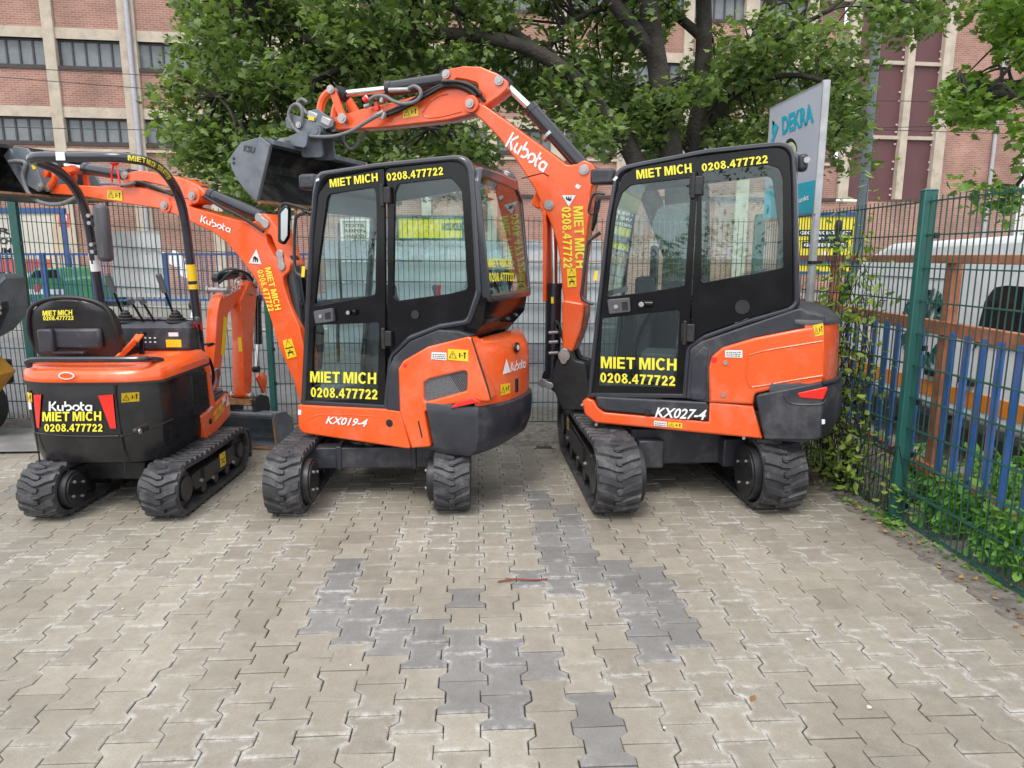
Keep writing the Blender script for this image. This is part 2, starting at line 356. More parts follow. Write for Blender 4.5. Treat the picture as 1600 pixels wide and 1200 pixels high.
# ================================================================ ground
def nodes_of(m): m.use_nodes = True; return m.node_tree, m.node_tree.nodes, m.node_tree.links
def paver_mat():
    m = bpy.data.materials.new('concrete_pavers'); nt, N, L = nodes_of(m); b = N['Principled BSDF']; b.inputs['Roughness'].default_value = .78
    at = N.new('ShaderNodeVertexColor'); at.layer_name = 'pv'; sp = N.new('ShaderNodeSeparateColor'); L.new(at.outputs[0], sp.inputs[0])
    tc = N.new('ShaderNodeTexCoord')
    def noise(sc, det=6, ro=.6):
        n = N.new('ShaderNodeTexNoise'); n.inputs['Scale'].default_value = sc; n.inputs['Detail'].default_value = det; n.inputs['Roughness'].default_value = ro; L.new(tc.outputs['Object'], n.inputs[0]); return n.outputs[0]
    def ramp(i, p0, p1, c0=(0,0,0,1), c1=(1,1,1,1)):
        r = N.new('ShaderNodeValToRGB'); r.color_ramp.elements[0].position = p0; r.color_ramp.elements[1].position = p1; r.color_ramp.elements[0].color = c0; r.color_ramp.elements[1].color = c1; L.new(i, r.inputs[0]); return r.outputs[0]
    def mixc(f, a, b_, mode='MIX'):
        x = N.new('ShaderNodeMix'); x.data_type = 'RGBA'; x.blend_type = mode
        for k, s in ((0, f), (6, a), (7, b_)):
            if hasattr(s, 'links'): L.new(s, x.inputs[k])
            else: x.inputs[k].default_value = s
        return x.outputs[2]
    def math_(op, a, b_):
        x = N.new('ShaderNodeMath'); x.operation = op
        for k, s in ((0, a), (1, b_)):
            if hasattr(s, 'links'): L.new(s, x.inputs[k])
            else: x.inputs[k].default_value = s
        return x.outputs[0]
    base = ramp(sp.outputs[0], 0, 1, (.245,.223,.183,1), (.338,.312,.259,1))
    grey = ramp(sp.outputs[0], 0, 1, (.172,.169,.164,1), (.245,.240,.232,1))
    c = mixc(sp.outputs[1], base, grey)
    big = ramp(noise(.9, 5), .35, .68, (.80,.785,.77,1), (1.08,1.07,1.06,1)); c = mixc(1.0, c, big, 'MULTIPLY')
    fine = ramp(noise(150, 3), .3, .7, (.86,.86,.86,1), (1.12,1.12,1.12,1)); c = mixc(1.0, c, fine, 'MULTIPLY')
    mid = ramp(noise(13, 6, .7), .35, .75, (1.05,1.05,1.05,1), (.83,.81,.78,1)); c = mixc(1.0, c, mid, 'MULTIPLY')
    st = ramp(noise(2.3, 9, .72), .555, .74); st2 = ramp(noise(7, 4), .45, .7)
    c = mixc(math_('MULTIPLY', math_('MULTIPLY', st, st2), .75), c, (.10,.093,.082,1))           # oily and muddy stains
    lime = math_('MULTIPLY', ramp(noise(22, 8, .75), .42, .60), ramp(noise(1.7, 3), .42, .60))
    lime = math_('MULTIPLY', lime, math_('MULTIPLY_ADD' if False else 'ADD', math_('MULTIPLY', sp.outputs[2], .5), .07))
    c = mixc(lime, c, (.62,.62,.60,1))                                                        # pale lime bloom along the edges
    L.new(c, b.inputs['Base Color'])
    bp = N.new('ShaderNodeBump'); bp.inputs['Strength'].default_value = .35; bp.inputs['Distance'].default_value = .004
    L.new(noise(120, 5, .7), bp.inputs['Height']); L.new(bp.outputs[0], b.inputs['Normal']); return m
def inpoly(x, y, P):
    c = False
    for i in range(len(P)):
        (x1, y1), (x2, y2) = P[i-1], P[i]
        if (y1 > y) != (y2 > y) and x < (x2-x1)*(y-y1)/(y2-y1)+x1: c = not c
    return c
def build_paving():
    pa = [[(505,880),(552,880),(572,945),(620,945),(642,958),(700,962),(706,1035),(655,1040),(600,1005),(550,985),(470,972),(462,958)],
          [(704,916),(752,916),(752,946),(704,946)], [(822,760),(868,760),(900,815),(938,870),(1035,900),(1095,992),(1050,1012),(1000,1020),(962,922),(872,916),(832,890)],
          [(705,985),(755,972),(800,1010),(862,1018),(865,1060),(800,1062),(826,1140),(756,1145),(700,1116),(690,1050)], [(868,1085),(930,1085),(945,1135),(1020,1150),(1020,1200),(890,1200)],
          [(1400,850),(1425,850),(1425,862),(1400,862)], [(1440,872),(1500,900),(1600,935),(1600,960),(1560,955),(1480,915)], [(1295,775),(1325,775),(1330,790),(1300,790)], [(812,1010),(862,1016),(866,1062),(815,1062)], [(820,880),(870,880),(872,915),(825,915)]]
    pg = [[gnd(*p).xy for p in q] for q in pa]
    Lh, hw, d = .1, .0825, .0155; gap = .0036
    out = [(-hw-d,-Lh),(hw+d,-Lh),(hw+d,-.060),(hw-d,-.034),(hw-d,.034),(hw+d,.060),(hw+d,Lh),(-hw-d,Lh),(-hw-d,.060),(-hw+d,.034),(-hw+d,-.034),(-hw-d,-.060)]
    r0, r1, r2 = inset(out, gap*.62), inset(out, gap*.62+.0035), inset(out, .024)
    x725 = gnd(722, 1142)
    V = []; Fc = []; C = []
    for i in range(-47, 22):
        cx = x725.x+i*.165
        if cx > 2.56: continue
        for j in range(-8, 28):
            cy = x725.y+j*.2+(.1 if i % 2 else 0)+.0035*sin(i*2.1)
            if cy > 6.05+.0*cx: continue
            ex = .5
            g_ = 1.0 if any(inpoly(cx, cy, q) for q in pg) and random.random() > .06 else 0.0
            if random.random() < .002: g_ = 1.0
            rn = min(1, max(0, random.gauss(.5, .22))); dz = random.gauss(0, .0008); tx, ty = random.gauss(0, .006), random.gauss(0, .006); ja = random.gauss(0, .009); ox, oy = cx+random.gauss(0, .0009), cy+random.gauss(0, .0009)
            n = len(V)
            for ring, z, e in ((r0, -.012, 1), (r0, -.003, 1), (r1, 0, 1), (r2, 0, 0)):
                for x, y in ring:
                    x, y = x-y*ja, y+x*ja; V.append((ox+x, oy+y, z+dz+x*tx+y*ty)); C.append((rn, g_, e, 1))
            for k in range(3):
                a = n+12*k; b = a+12
                for q in range(12): Fc.append((a+q, a+(q+1)%12, b+(q+1)%12, b+q))
            Fc.append(tuple(n+36+q for q in range(12)))
    me = bpy.data.meshes.new('paving'); me.from_pydata(V, [], Fc)
    ca = me.color_attributes.new('pv', 'FLOAT_COLOR', 'POINT'); ca.data.foreach_set('color', np.array(C, dtype=np.float32).ravel())
    me.materials.append(paver_mat()); o = bpy.data.objects.new('paving', me); COL.objects.link(o); tag(o, kind='structure')
build_paving()
M['sand'] = mat('joint_sand', (.060, .054, .045), .95, var=.5, vs=30, bump=.5, bs=200)
M['dirt'] = mat('gravel_dirt', (.17, .155, .135), .95, var=.45, vs=18, bump=1, bs=70, dirt=((.07,.062,.05), .8, 5))
M['asphalt'] = mat('road_asphalt', (.135, .135, .14), .85, var=.2, vs=3, bump=.5, bs=160, dirt=((.22,.22,.215), .4, 40))
M['asph2'] = mat('old_asphalt', (.20, .20, .195), .9, var=.25, vs=4, bump=.6, bs=140, dirt=((.34,.33,.30), .6, 2.5))
M['ground'] = mat('ground', (.20, .185, .16), .95, var=.3, vs=.4)
M['kerb'] = mat('kerb_concrete', (.34, .325, .30), .85, var=.2, vs=6, bump=.3, bs=120, dirt=((.12,.13,.09), .6, 3))
def sheet(name, pts, z, m): 
    return part(name, G().add([(x, y, z) for x, y in pts], [tuple(range(len(pts)))]), M[m], smooth=0, kind='structure')
sheet('ground', [(-400,-400),(400,-400),(400,400),(-400,400)], -.05, 'ground')
sheet('paving_bed', [(-9,-.75),(2.62,-.75),(2.62,6.10),(-9,6.10)], -.011, 'sand')
sheet('yard', [(-40,-60),(40,-60),(40,-.76),(-40,-.76)], -.012, 'asphalt')
def rough_strip(name, poly_rows, m, amp, kind='structure'):
    g = G(); n = len(poly_rows[0]); v = []; f = []
    for r in poly_rows: v += [(x, y, z+random.gauss(0, amp)) for x, y, z in r]
    for i in range(len(poly_rows)-1):
        for j in range(n-1): f.append((i*n+j, i*n+j+1, (i+1)*n+j+1, (i+1)*n+j))
    g.add(v, f); return part(name, g, M[m], kind=kind, smooth=60)
xs = np.linspace(-9, 2.66, 150)
rough_strip('dirt_strip', [[(x, 6.06+.0*sin(x*3), -.006) for x in xs]]+[[(x, y, .004+.012*max(0, .5+.5*sin(x*1.7+y*3))) for x in xs] for y in np.linspace(6.12, 7.6, 16)], 'dirt', .006)
sheet('asphalt_apron', [(-9,6.0),(-3.5,6.02),(-2.9,6.3),(-3.0,6.75),(-9,7.3)], .022, 'asph2')
ys = np.linspace(-1, 8, 110)
rough_strip('verge', [[(x, y, z) for y in ys] for x, z in ((2.44,-.008),(2.52,-.004),(2.57,-.002),(2.62,.000),(2.68,.010),(2.76,.016),(2.9,.03),(3.2,.05),(3.7,.05))], 'dirt', .003)
sheet('road', [(-60,7.3),(60,6.9),(60,15.2),(-60,15.2)], -.02, 'asphalt')
part('kerb', G().box((0, 15.3, .03), (120, .18, .20)), M['kerb'], kind='structure', bev=.02)
sheet('pavement', [(-60,15.39),(60,15.39),(60,30),(-60,30)], .11, 'asph2')
# ================================================================ fences
def mesh_panel(name, a, b, z0a, z1a, z0b, z1b, parent, spikes=True, sv=.05):
    """double-wire mesh panel from a to b (xy), top and bottom heights given at both ends"""
    g = G(); a = Vector((*a, 0)); b = Vector((*b, 0)); d = b-a; l = d.length; d.normalize(); n = Vector((-d.y, d.x, 0))
    m = int(l/sv); r = .0032
    for i in range(m+1):
        t = min(1, (i+.5)/m) if i < m else 1; p = a.lerp(b, t); z0 = z0a+(z0b-z0a)*t; z1 = z1a+(z1b-z1a)*t
        g.box((p.x, p.y, (z0+z1)/2+(.015 if spikes else 0)), (.0055, .0055, z1-z0+(.03 if spikes else 0)))
    k = int(round((z1a-z0a)/.2))
    for j in range(k+1):
        u = j/k
        for s in (1, -1):
            A = Vector((a.x, a.y, z0a+(z1a-z0a)*u))+n*.007*s; B = Vector((b.x, b.y, z0b+(z1b-z0b)*u))+n*.007*s; g.bar(A, B, .0075, .0075)
    return part(name, g, M['wire'], parent, smooth=0)
def fence_post(parent, p, z0, z1, rz, w=.06, d=.05):
    g = G().box((0, 0, (z0+z1)/2), (w, d, z1-z0)); g.box((0, 0, z1+.004), (w+.004, d+.004, .012))
    o = part('fence_post', g, M['green'], parent, loc=(p[0], p[1], 0), rz=rz, bev=.006)
    g = G()
    for k in range(6): g.box((w/2+.012, d/2*0-.03, z0+.15+.34*k), (.03, .012, .035))
    part('clamp', g, M['blackm'], o); return o
fb = thing('mesh_fence', (-2, 6.9, 0), 'long green double wire mesh fence along the back behind the three excavators', 'fence', group=None)
fb.location = (0, 0, 0)
bp_ = [(-9.2,7.95,-.02,2.42),(-6.85,7.62,-.02,2.32),(-4.53,7.28,0,2.22),(-2.03,6.93,0,2.07),(.93,6.785,.03,2.0),(2.68,6.70,.03,2.0)]
for p, q in zip(bp_, bp_[1:]): mesh_panel('wire_panel', p[:2], q[:2], p[2]+.02, p[3], q[2]+.02, q[3], fb)
for k, p in enumerate(bp_[:-1]): fence_post(fb, p, -.05, p[3]+.02, -.1, .085 if k == 2 else .06)
frg = thing('mesh_fence', (0, 0, 0), 'green double wire mesh fence running towards us along the right side of the paving', 'fence')
rp_ = [(2.70,6.68),(2.70,4.16),(2.70,1.66),(2.70,-.84)]
for p, q in zip(rp_, rp_[1:]): mesh_panel('wire_panel', p, q, .03, 2.0, .03, 2.0, frg)
for p in rp_: fence_post(frg, p, -.05, 2.06, 0, .085, .05)
# privacy strips woven into the back fence
M['strip'] = mat('white_strip', (.76, .80, .84), .45, var=.08, vs=3); M['strip2'] = mat('pale_strip', (.78, .81, .82), .45, var=.08, vs=3)
def strips(name, xa, xb, za, zb, label, horizontal, m):
    t = thing(name, (0, 0, 0), label, 'privacy screen'); g = G()
    P0 = Vector((-2.03,6.93,0)); P1 = Vector((.93,6.785,0))
    if xb < -2.1: P0, P1 = Vector((-4.53,7.28,0)), Vector((-2.03,6.93,0))
    f = lambda x: P0.y+(P1.y-P0.y)*(x-P0.x)/(P1.x-P0.x) if x < .93 or xb < -2.1 else 6.785-.048*(x-.93)
    n = int((xb-xa)/.05); zs = np.linspace(za, zb, int(round((zb-za)/.2))+1)
    if horizontal:
        for a, b in zip(zs, zs[1:]):
            for s, e in ((xa, .93), (.93, xb)): g.bar((s, f(s)+.035, (a+b)/2), (e-.004, f(e-.001)+.035, (a+b)/2), .002, b-a-.012, up=(0,0,1))
    else:
        for i in range(n):
            x = xa+(i+.5)*(xb-xa)/n; g.box((x, f(x)+.004*(1 if i % 2 else -1)+.02, (za+zb)/2), (.046, .002, zb-za))
    part('strip', g, M[m], t, smooth=0); return t
strips('privacy_screen', -1.46, 1.22, .83, 1.83, 'large white horizontal privacy strips woven into the back fence behind the cabs', True, 'strip')
strips('privacy_screen', -3.58, -3.07, 1.28, 1.92, 'small pale panel of vertical privacy strips in the back fence, seen through the roll bar', False, 'strip2')
# rusty railing with blue slats on the next plot
M['rustpaint'] = mat('rusty_paint', (.42, .15, .075), .75, var=.25, vs=10, bump=.3, bs=60, dirt=((.16,.07,.04), .8, 9))
M['blue'] = mat('blue_paint', (.05, .15, .46), .5, var=.2, vs=6, dirt=((.22,.12,.08), .7, 5)); M['blued'] = mat('blue_railing_paint', (.035, .085, .24), .5, var=.15)
def build_rusty():
    t = thing('slat_railing', (0, 0, 0), 'rusty orange railing with upright blue slats behind the right mesh fence', 'railing')
    A, B = gnd(1413,712,.26), gnd(1600,813,.26); d = (A-B); d.z = 0; d.normalize()
    s0 = B-d*2.6; Lr = 6.6; at = lambda s: s0+d*s
    zm, zt, zb = 1.215, 1.66, .26
    def rail(z, h, nm): 
        a, b = at(0), at(Lr); part(nm, G().bar((a.x, a.y, z), (b.x, b.y, z), .05, h), M['rustpaint'], t, bev=.005)
    rail(zb, .07, 'bottom_rail'); rail(zm, .09, 'middle_rail'); rail(zt, .055, 'top_rail')
    for s in (.4, 3.55, 5.35):
        p = at(s); part('post', G().box((p.x+.03, p.y, .83), (.07, .07, 1.66)), M['rustpaint'], t, bev=.006)
    k = 0; s = .1
    while s < Lr:
        if min(abs(s-q) for q in (.4, 3.55, 5.35)) > .11:
            p = at(s); o = part('slat', G().box((p.x-.03, p.y, (zb+zm)/2), (.012, .052, zm-zb-.03)), M['blue'], t)
            part('slat_edge', G().bar((p.x-.015, p.y+.029, zb+.02), (p.x-.015, p.y+.029, zm-.04), .04, .006, up=(0,1,0)), M['rustpaint'], o)
        s += .158 if k % 5 else .19; k += 1
build_rusty()
# ================================================================ far side of the road: wall with blue railing, vehicles, hoardings
def build_railing():
    wl = part('retaining_wall', G().box((-14, 16.9, .24), (36, .28, .56)), M['kerb'], bev=.02, label='low pale concrete wall across the road under the blue railing', cat='wall')
    t = thing('blue_railing', (0, 0, 0), 'long blue bar railing on the low concrete wall across the road', 'railing')
    z0, z1 = .66, 1.72; X0, X1 = -21, -1
    for z in (z0, z1): part('rail', G().box(((X0+X1)/2, 16.9, z), (X1-X0, .05, .05)), M['blued'], t)
    g = G(); n = int((X1-X0)/.125)
    for i in range(n): g.box((X0+(i+.5)*.125, 16.9, (z0+z1)/2), (.022, .022, z1-z0-.05))
    part('bars', g, M['blued'], t, smooth=0)
    for x in np.arange(X0, X1, 2.75): part('post', G().box((x, 16.9, 1.12), (.11, .09, 1.26)), M['blued'], t)
build_railing()
M['poster'] = mat('poster_pale', (.62, .57, .50), .6, var=.12, vs=1.2); M['poster2'] = mat('poster_beige', (.58, .44, .33), .6, var=.2, vs=1.5)
M['redp'] = mat('poster_red', (.55, .11, .075), .6); M['billy'] = mat('hoarding_yellow', (.80, .66, .03), .55, var=.08); M['cream'] = mat('cream_board', (.62, .54, .40), .6, var=.12)
M['vgreen'] = mat('green_car_paint', (.05, .25, .10), .35, coat=.3, var=.15); M['vwhite'] = mat('van_white', (.84, .86, .88), .32, coat=.3, var=.05, vs=2, dirt=((.45,.44,.42), .3, 3))
M['winblk'] = mat('dark_glass', (.012, .014, .016), .08, var=.2, coat=.2); M['tyre'] = mat('tyre', (.02, .02, .021), .7, var=.2); M['teal'] = mat('teal_vinyl', (.01, .36, .48), .42, var=.06)
M['signgrey'] = mat('sign_grey', (.42, .44, .50), .4, var=.04, vs=2); M['galv'] = mat('galvanised', (.42, .43, .44), .45, metal=.35, var=.15, vs=12); M['lampp'] = mat('lamp_post_paint', (.10, .125, .135), .5, var=.2, vs=3)
def ppl(Y): return lambda p: atY(p[0], p[1], Y)
def board(name, label, px, Y, face, frame, fw=.09, cat='hoarding', legs=True):
    t = thing(name, (0, 0, 0), label, cat); q = [atY(*p, Y) for p in px]; xs_ = [p.x for p in q]; zs = [p.z for p in q]; x0, x1, z0, z1 = min(xs_), max(xs_), min(zs), max(zs)
    part('board', G().box(((x0+x1)/2, Y+.03, (z0+z1)/2), (x1-x0, .05, z1-z0)), M[face], t)
    g = G().box(((x0+x1)/2, Y+.02, z1+fw/2), (x1-x0+2*fw, .10, fw)); g.box(((x0+x1)/2, Y+.02, z0-fw/2), (x1-x0+2*fw, .10, fw))
    for x in (x0-fw/2, x1+fw/2): g.box((x, Y+.02, (z0+z1)/2), (fw, .09, z1-z0))
    part('frame', g, M[frame], t)
    if legs:
        for x in (x0+.05*(x1-x0), x1-.05*(x1-x0)): part('leg', G().box((x, Y+.12, z0/2), (.09, .09, z0)), M[frame], t)
    return t, (x0, x1, z0, z1)
def on_board(t, Y, txt, A, B, Cc, m, bold=.04): lettering(t, ppl(Y-.0), textgeo(txt, bold), A, B, Cc, M[m], off=.006)
YB = 18.6
t, _ = board('poster_board', 'pale poster in a blue frame across the road at the far left', [(-90,333),(110,478)], YB, 'poster', 'blued', .13)
for i, s in enumerate(('IHR', 'WUNSCH', 'TRAUM', 'ACHT', 'AUCH')): on_board(t, YB, s, (-40,366+i*15.5), (18,366+i*15.5), (-40,356+i*15.5), 'ink', .03)
quad(t, ppl(YB), [(83,440),(110,440),(110,335),(83,335)], M['poster2'], 'poster_strip', .008); quad(t, ppl(YB), [(92,354),(109,355),(109,334),(92,333)], M['redp'], 'poster_label', .012); on_board(t, YB-.01, '82', (96,345), (105,345), (96,336), 'white')
quad(t, ppl(YB), [(-90,425),(80,425),(80,405),(-90,405)], M['redp'], 'poster_band', .008)
t, _ = board('hoarding', 'yellow advertising hoarding across the road left of the lamp post', [(1236,338),(1335,403)], 20.0, 'billy', 'blued', .12)
for s, x0, x1, y in (('GEO ARK INTRACT', 1250, 1329, 367), ('UND GENE', 1266, 1318, 376), ('GARTENMATE', 1256, 1322, 386)):
    quad(t, ppl(20.0), [(x0-3,y+1.5),(x1+3,y+1.5),(x1+3,y-8),(x0-3,y-8)], M['ink'], 'black_band', .010); lettering(t, ppl(19.98), textgeo(s, .05), (x0,y-.5), (x1,y-.5), (x0,y-6), M['stw'], off=.004)
quad(t, ppl(20.0), [(1284,401),(1291,401),(1291,393),(1284,393)], M['stw'], 'poster_mark', .01)
t, _ = board('hoarding', 'low yellow board with a pale top edge under the large yellow hoarding', [(1236,412),(1335,424)], 19.4, 'billy', 'blued', .08)
t, _ = board('notice_board', 'beige notice board with a car label across the road, seen through the middle cab', [(535,345),(575,385)], 19.0, 'cream', 'stw', .05)
for i in range(4): on_board(t, 19.0, ('TEXTIL', 'REIFEN', 'HANDEL', 'GUMMI')[i], (538,355+i*8), (571,355+i*8), (538,350+i*8), 'ink', .02)
t, _ = board('notice_board', 'white board lettered in red across the road, seen low through the middle cab', [(530,388),(572,407)], 18.8, 'stw', 'stw', .04)
on_board(t, 18.8, 'CAR Care', (533,401), (569,401), (533,393), 'redp', .02)
t, _ = board('hoarding', 'yellow poster with dark lettering across the road, seen through the middle cab', [(622,340),(722,372)], 19.2, 'billy', 'green', .06)
on_board(t, 19.2, 'KAROSSE PROBLEM', (690,360), (722,360), (690,348), 'green', .03)
def wheel(parent, c, r, w_, ax=(0,1,0), hub='galv'):
    c = Vector(c); a = Vector(ax)*w_/2; o = part('wheel', G().cyl(c-a, c+a, r, n=28), M['tyre'], parent, bev=.02); part('rim', G().cyl(c-a*1.03, c+a*1.03, r*.58, n=24), M[hub], o); return o
def build_green():
    t = thing('delivery_van', (-15.2, 18.0, .11), 'bright green pickup van parked behind the blue railing at left', 'van'); y0, y1 = -.8, .8
    f = lambda px, py: (lambda q: (q.x+15.2, q.z-.11))(atY(px, py, 17.2))
    prof = [f(22,470),(22 and f(22,440)[0], f(22,440)[1]),f(40,436),f(52,420),f(90,418),f(100,436),f(140,432),f(150,445),f(152,472)]
    part('body', G().plate([fillet(prof, .10, 4)], y0, y1, .05), M['vgreen'], t)
    part('window', G().plate([fillet([f(48,434),f(55,423),f(88,421),f(95,434)], .04, 3)], y0-.012, y0+.02), M['winblk'], t)
    part('white_stripe', G().plate([[f(30,460),f(100,460),f(100,452),f(30,452)]], y0-.014, y0), M['stw'], t); part('side_panel', G().plate([[f(54,456),f(64,456),f(64,443),f(54,443)]], y0-.02, y0), M['redp'], t)
    for px in (45, 132): q = f(px, 470); wheel(t, (q[0], y0+.12, .33), .33, .22)
    for px in (45, 132): q = f(px, 470); wheel(t, (q[0], y1-.12, .33), .33, .22)
build_green()
def build_wvan():
    X = 4.05; p0 = Vector((X, 0, 0)); n = Vector((-1, 0, 0)); f = lambda px, py: (lambda q: (q.y, q.z))(onplane(px, py, p0, n))
    t = thing('ambulance_van', (X, 5.5, 0), 'white van with an orange stripe and a dark green tree logo beyond the blue slats', 'van')
    def PV(p): q = onplane(p[0], p[1], p0, n); return Vector((X-.012, q.y, q.z))
    def plate(nm, loop, x0, x1, m, par=t, bev=0, rad=.0, lab=None):
        g = G().plate([fillet(loop, rad, 4) if rad else loop], -x0, -x1, bev); g.move(lambda x, y, z: (-y, x, z)); return part(nm, g, M[m], par, label=lab)
    yb, yf = 2.6, None
    a = f(1302,508); b = f(1343,412)
    prof = [(yb,.32),(yb,1.75),(yb+.1,1.88),(4.0,1.86),(b[0]-.5,1.80),(b[0],b[1]+.02),(a[0],a[1]),(a[0]+.75,1.05),(a[0]+.85,.75),(a[0]+.8,.32)]
    bd = plate('body', prof, X, X+1.7, 'vwhite', bev=.06, rad=.12)
    w1 = [f(1520,552),f(1541,470),f(1556,449),f(1570,446)]; wl = [w1[0],w1[1],w1[2],(f(1575,446)[0],f(1575,446)[1]),(3.0,f(1575,446)[1]-.02),(2.95,1.05),(3.05,.98),(f(1522,575)[0],.98)]
    plate('window', wl, X-.012, X+.05, 'winblk', rad=.08)
    plate('door_window', [f(1335,430),(a[0]-.0,a[1]+.03),(a[0]-.0,a[1]-.02),(a[0]+.05,1.25),(a[0]+.18,1.22)], X-.008, X+.05, 'winblk', rad=.03)
    z1 = f(1590,660)[1]; z2 = f(1590,632)[1]
    plate('orange_stripe', [(yb+.05,z1),(a[0]+.6,z1),(a[0]+.6,z2),(yb+.05,z2)], X-.008, X+.02, 'sto'); z3 = f(1590,720)[1]; z4 = f(1590,697)[1]
    plate('black_moulding', [(yb+.05,z3),(a[0]+.6,z3),(a[0]+.6,z4),(yb+.05,z4)], X-.02, X+.02, 'tyre')
    for y in (f(1455,590)[0], f(1510,610)[0]): plate('door_handle', [(y-.1,z2+.05),(y+.06,z2+.05),(y+.06,z2+.12),(y-.1,z2+.10)], X-.045, X, 'ink', rad=.02, bev=.01)
    g = G()
    for y in (f(1404,440)[0], f(1500,440)[0]): g.box((X-.003, y, 1.1), (.008, .008, 1.1))
    g.box((X-.003, (f(1350,430)[0]+f(1500,440)[0])/2, f(1440,434)[1]), (.008, f(1350,430)[0]-f(1500,440)[0], .008)); part('panel_gap', g, M['grey'], t)
    for y in (3.3, a[0]-.1): wheel(t, (X+.12, y, .33), .33, .22, (1,0,0))
    lettering(t, PV, textgeo('MOBI', .02, .3), (1338,474), (1362,475), (1338,464), M['ink']); lettering(t, PV, textgeo('ST', .02, .3), (1375,477), (1386,478), (1376,468), M['ink'])
    # tree logo: letters on a ring round a branching tree
    c = Vector(PV((1447, 512))); ru = Vector((0,-1,0)); rz_ = Vector((0,0,1)); R = .29
    s = 'TE BAUMPAD SANAVSI '; g = G(); k = 0
    for i, chh in enumerate(s):
        if chh == ' ': continue
        v, f2 = textgeo(chh, .08); aa = radians(168-i*360/len(s)); u = Vector((cos(aa-pi/2), sin(aa-pi/2))); w2 = Vector((cos(aa), sin(aa)))
        g.add([c+ru*((w2*(R+(y-.5)*.14)+u*(x-.5)*.105).x)+rz_*((w2*(R+(y-.5)*.14)+u*(x-.5)*.105).y)+n*.004 for x, y in v], f2)
    lg = part('logo_letters', g, M['green'], t, smooth=0)
    st = [[(0,-.25),(.0,.02)], [(0,-.1),(-.12,.08),(-.2,.12)], [(0,-.05),(.13,.1),(.2,.10)], [(0,.02),(-.06,.15),(-.12,.2)], [(0,.02),(.05,.16),(.1,.2)], [(-.12,.08),(-.13,.18)], [(.13,.1),(.14,.2)], [(0,0),(.01,.22)], [(-.06,.0),(-.2,.02)], [(.05,-.02),(.2,.0)]]
    v, f2 = ribbons(st, .035); part('tree_mark', G().add([c+ru*x+rz_*y+n*.004 for x, y in v], f2), M['green'], lg, smooth=0)
    for o in t.children: o.location = -t.location
M['sto'] = mat('stripe_orange', (.82, .25, .02), .4, var=.05)
build_wvan()
# ================================================================ sign, lamp post, wires
def build_sign():
    X = 2.63; a = atX(1265, 470, X); top = atX(1291, 126, X)
    t = thing('sign', (X, a.y, 0), 'grey and turquoise inspection station sign on a pale post clipped to the mesh fence', 'sign')
    L2 = lambda p: Vector((p.x-X, p.y-a.y, p.z)); nrm = Vector((-1, 0, 0)); p0 = Vector((X-.03, 0, 0))
    pst = part('post', G().cyl((0, 0, 0), (0, 0, top.z), .030, n=16), M['galv'], t)
    for z in (1.63, 1.23, .83): part('clip', G().cyl((.0, 0, z-.012), (.0, 0, z+.012), .036).box((.04, 0, z), (.06, .03, .02)), M['ink'], pst)
    pl = lambda p: L2(onplane(p[0], p[1], p0, nrm))
    tr = pl((1286,129)); tl = pl((1203,172)); br = pl((1270,333)); y0, y1, zb, zt = tr.y, tl.y, br.z, tr.z
    pn = part('panel', G().box((-.015, (y0+y1)/2, (zb+zt)/2), (.03, y1-y0, zt-zb)), M['signgrey'], t, smooth=0)
    part('edge_trim', G().box((-.015, y0-.008, (zb+zt)/2), (.036, .016, zt-zb+.01)).box((-.015, (y0+y1)/2, zt+.004), (.036, y1-y0, .008)), M['galv'], pn, smooth=0)
    zk = pl((1275,280)).z; zk2 = pl((1250,285)).z
    part('turquoise_field', G().box((-.032, (y0+y1)/2, (zb+zk)/2), (.002, y1-y0-.01, zk-zb-.01)), M['teal'], pn, smooth=0)
    lettering(pn, pl, textgeo('DEKRA', .04), (1223,211), (1272,191), (1222,183), M['teal'], off=.004)
    def quadpx(ps): return part('emblem', G().add([pl(p)+nrm*.004 for p in ps], [tuple(range(len(ps)))]), M['teal'], pn, smooth=0)
    quadpx([(1207.5,188),(1217.5,198),(1208,224),(1204,224),(1212.5,199),(1207.5,194)]); quadpx([(1207.5,188),(1210.5,191),(1209,209),(1206.5,209)])
    lettering(pn, pl, textgeo('Stützpunkt', .02), (1228,327), (1265,314), (1228,317), M['white'], off=.006)
    q = [pl((1236+10*cos(t_), 234+18*sin(t_))) for t_ in np.linspace(0, 2*pi, 20)[:-1]]; part('printed_disc', G().add([p+nrm*.004 for p in q], [tuple(range(len(q)))]), M['ink'], pn, smooth=0)
    q = [pl((1237+8.5*cos(t_), 236+14*sin(t_))) for t_ in np.linspace(0, 2*pi, 20)[:-1]]; part('printed_disc', G().add([p+nrm*.006 for p in q], [tuple(range(len(q)))]), M['lime'], pn, smooth=0)
M['lime'] = mat('printed_lime', (.55, .62, .36), .4, var=.5, vs=14)
build_sign()
def build_lamp():
    Y = 15.9; a = atY(1344, 350, Y); t = thing('lamp_post', (a.x, Y, 0), 'tall grey steel lamp post across the road right of the inspection sign', 'lamp post')
    b = atY(1376, -40, Y)
    part('pole', G().tube([(0,0,.0), (0,0,4), (0,0,10.5)], [.13,.085], 16), M['lampp'], t); part('base_sleeve', G().cyl((0,0,0), (0,0,1.3), .15, n=18), M['lampp'], t)
    part('lamp_head', G().tube([(0,0,10.4), (0,-.4,10.7), (0,-1.3,10.8)], .05, 10, 4).box((0,-1.6,10.8), (.26,.7,.12)), M['lampp'], t, bev=.03)
    part('band', G().cyl((0,0,1.55), (0,0,1.62), .155), M['ink'], t); part('finial', G().sph((-.45,.1,2.35), (.09,.09,.16)).cyl((-.45,.1,0), (-.45,.1,2.3), .06), M['ink'], t)
build_lamp()
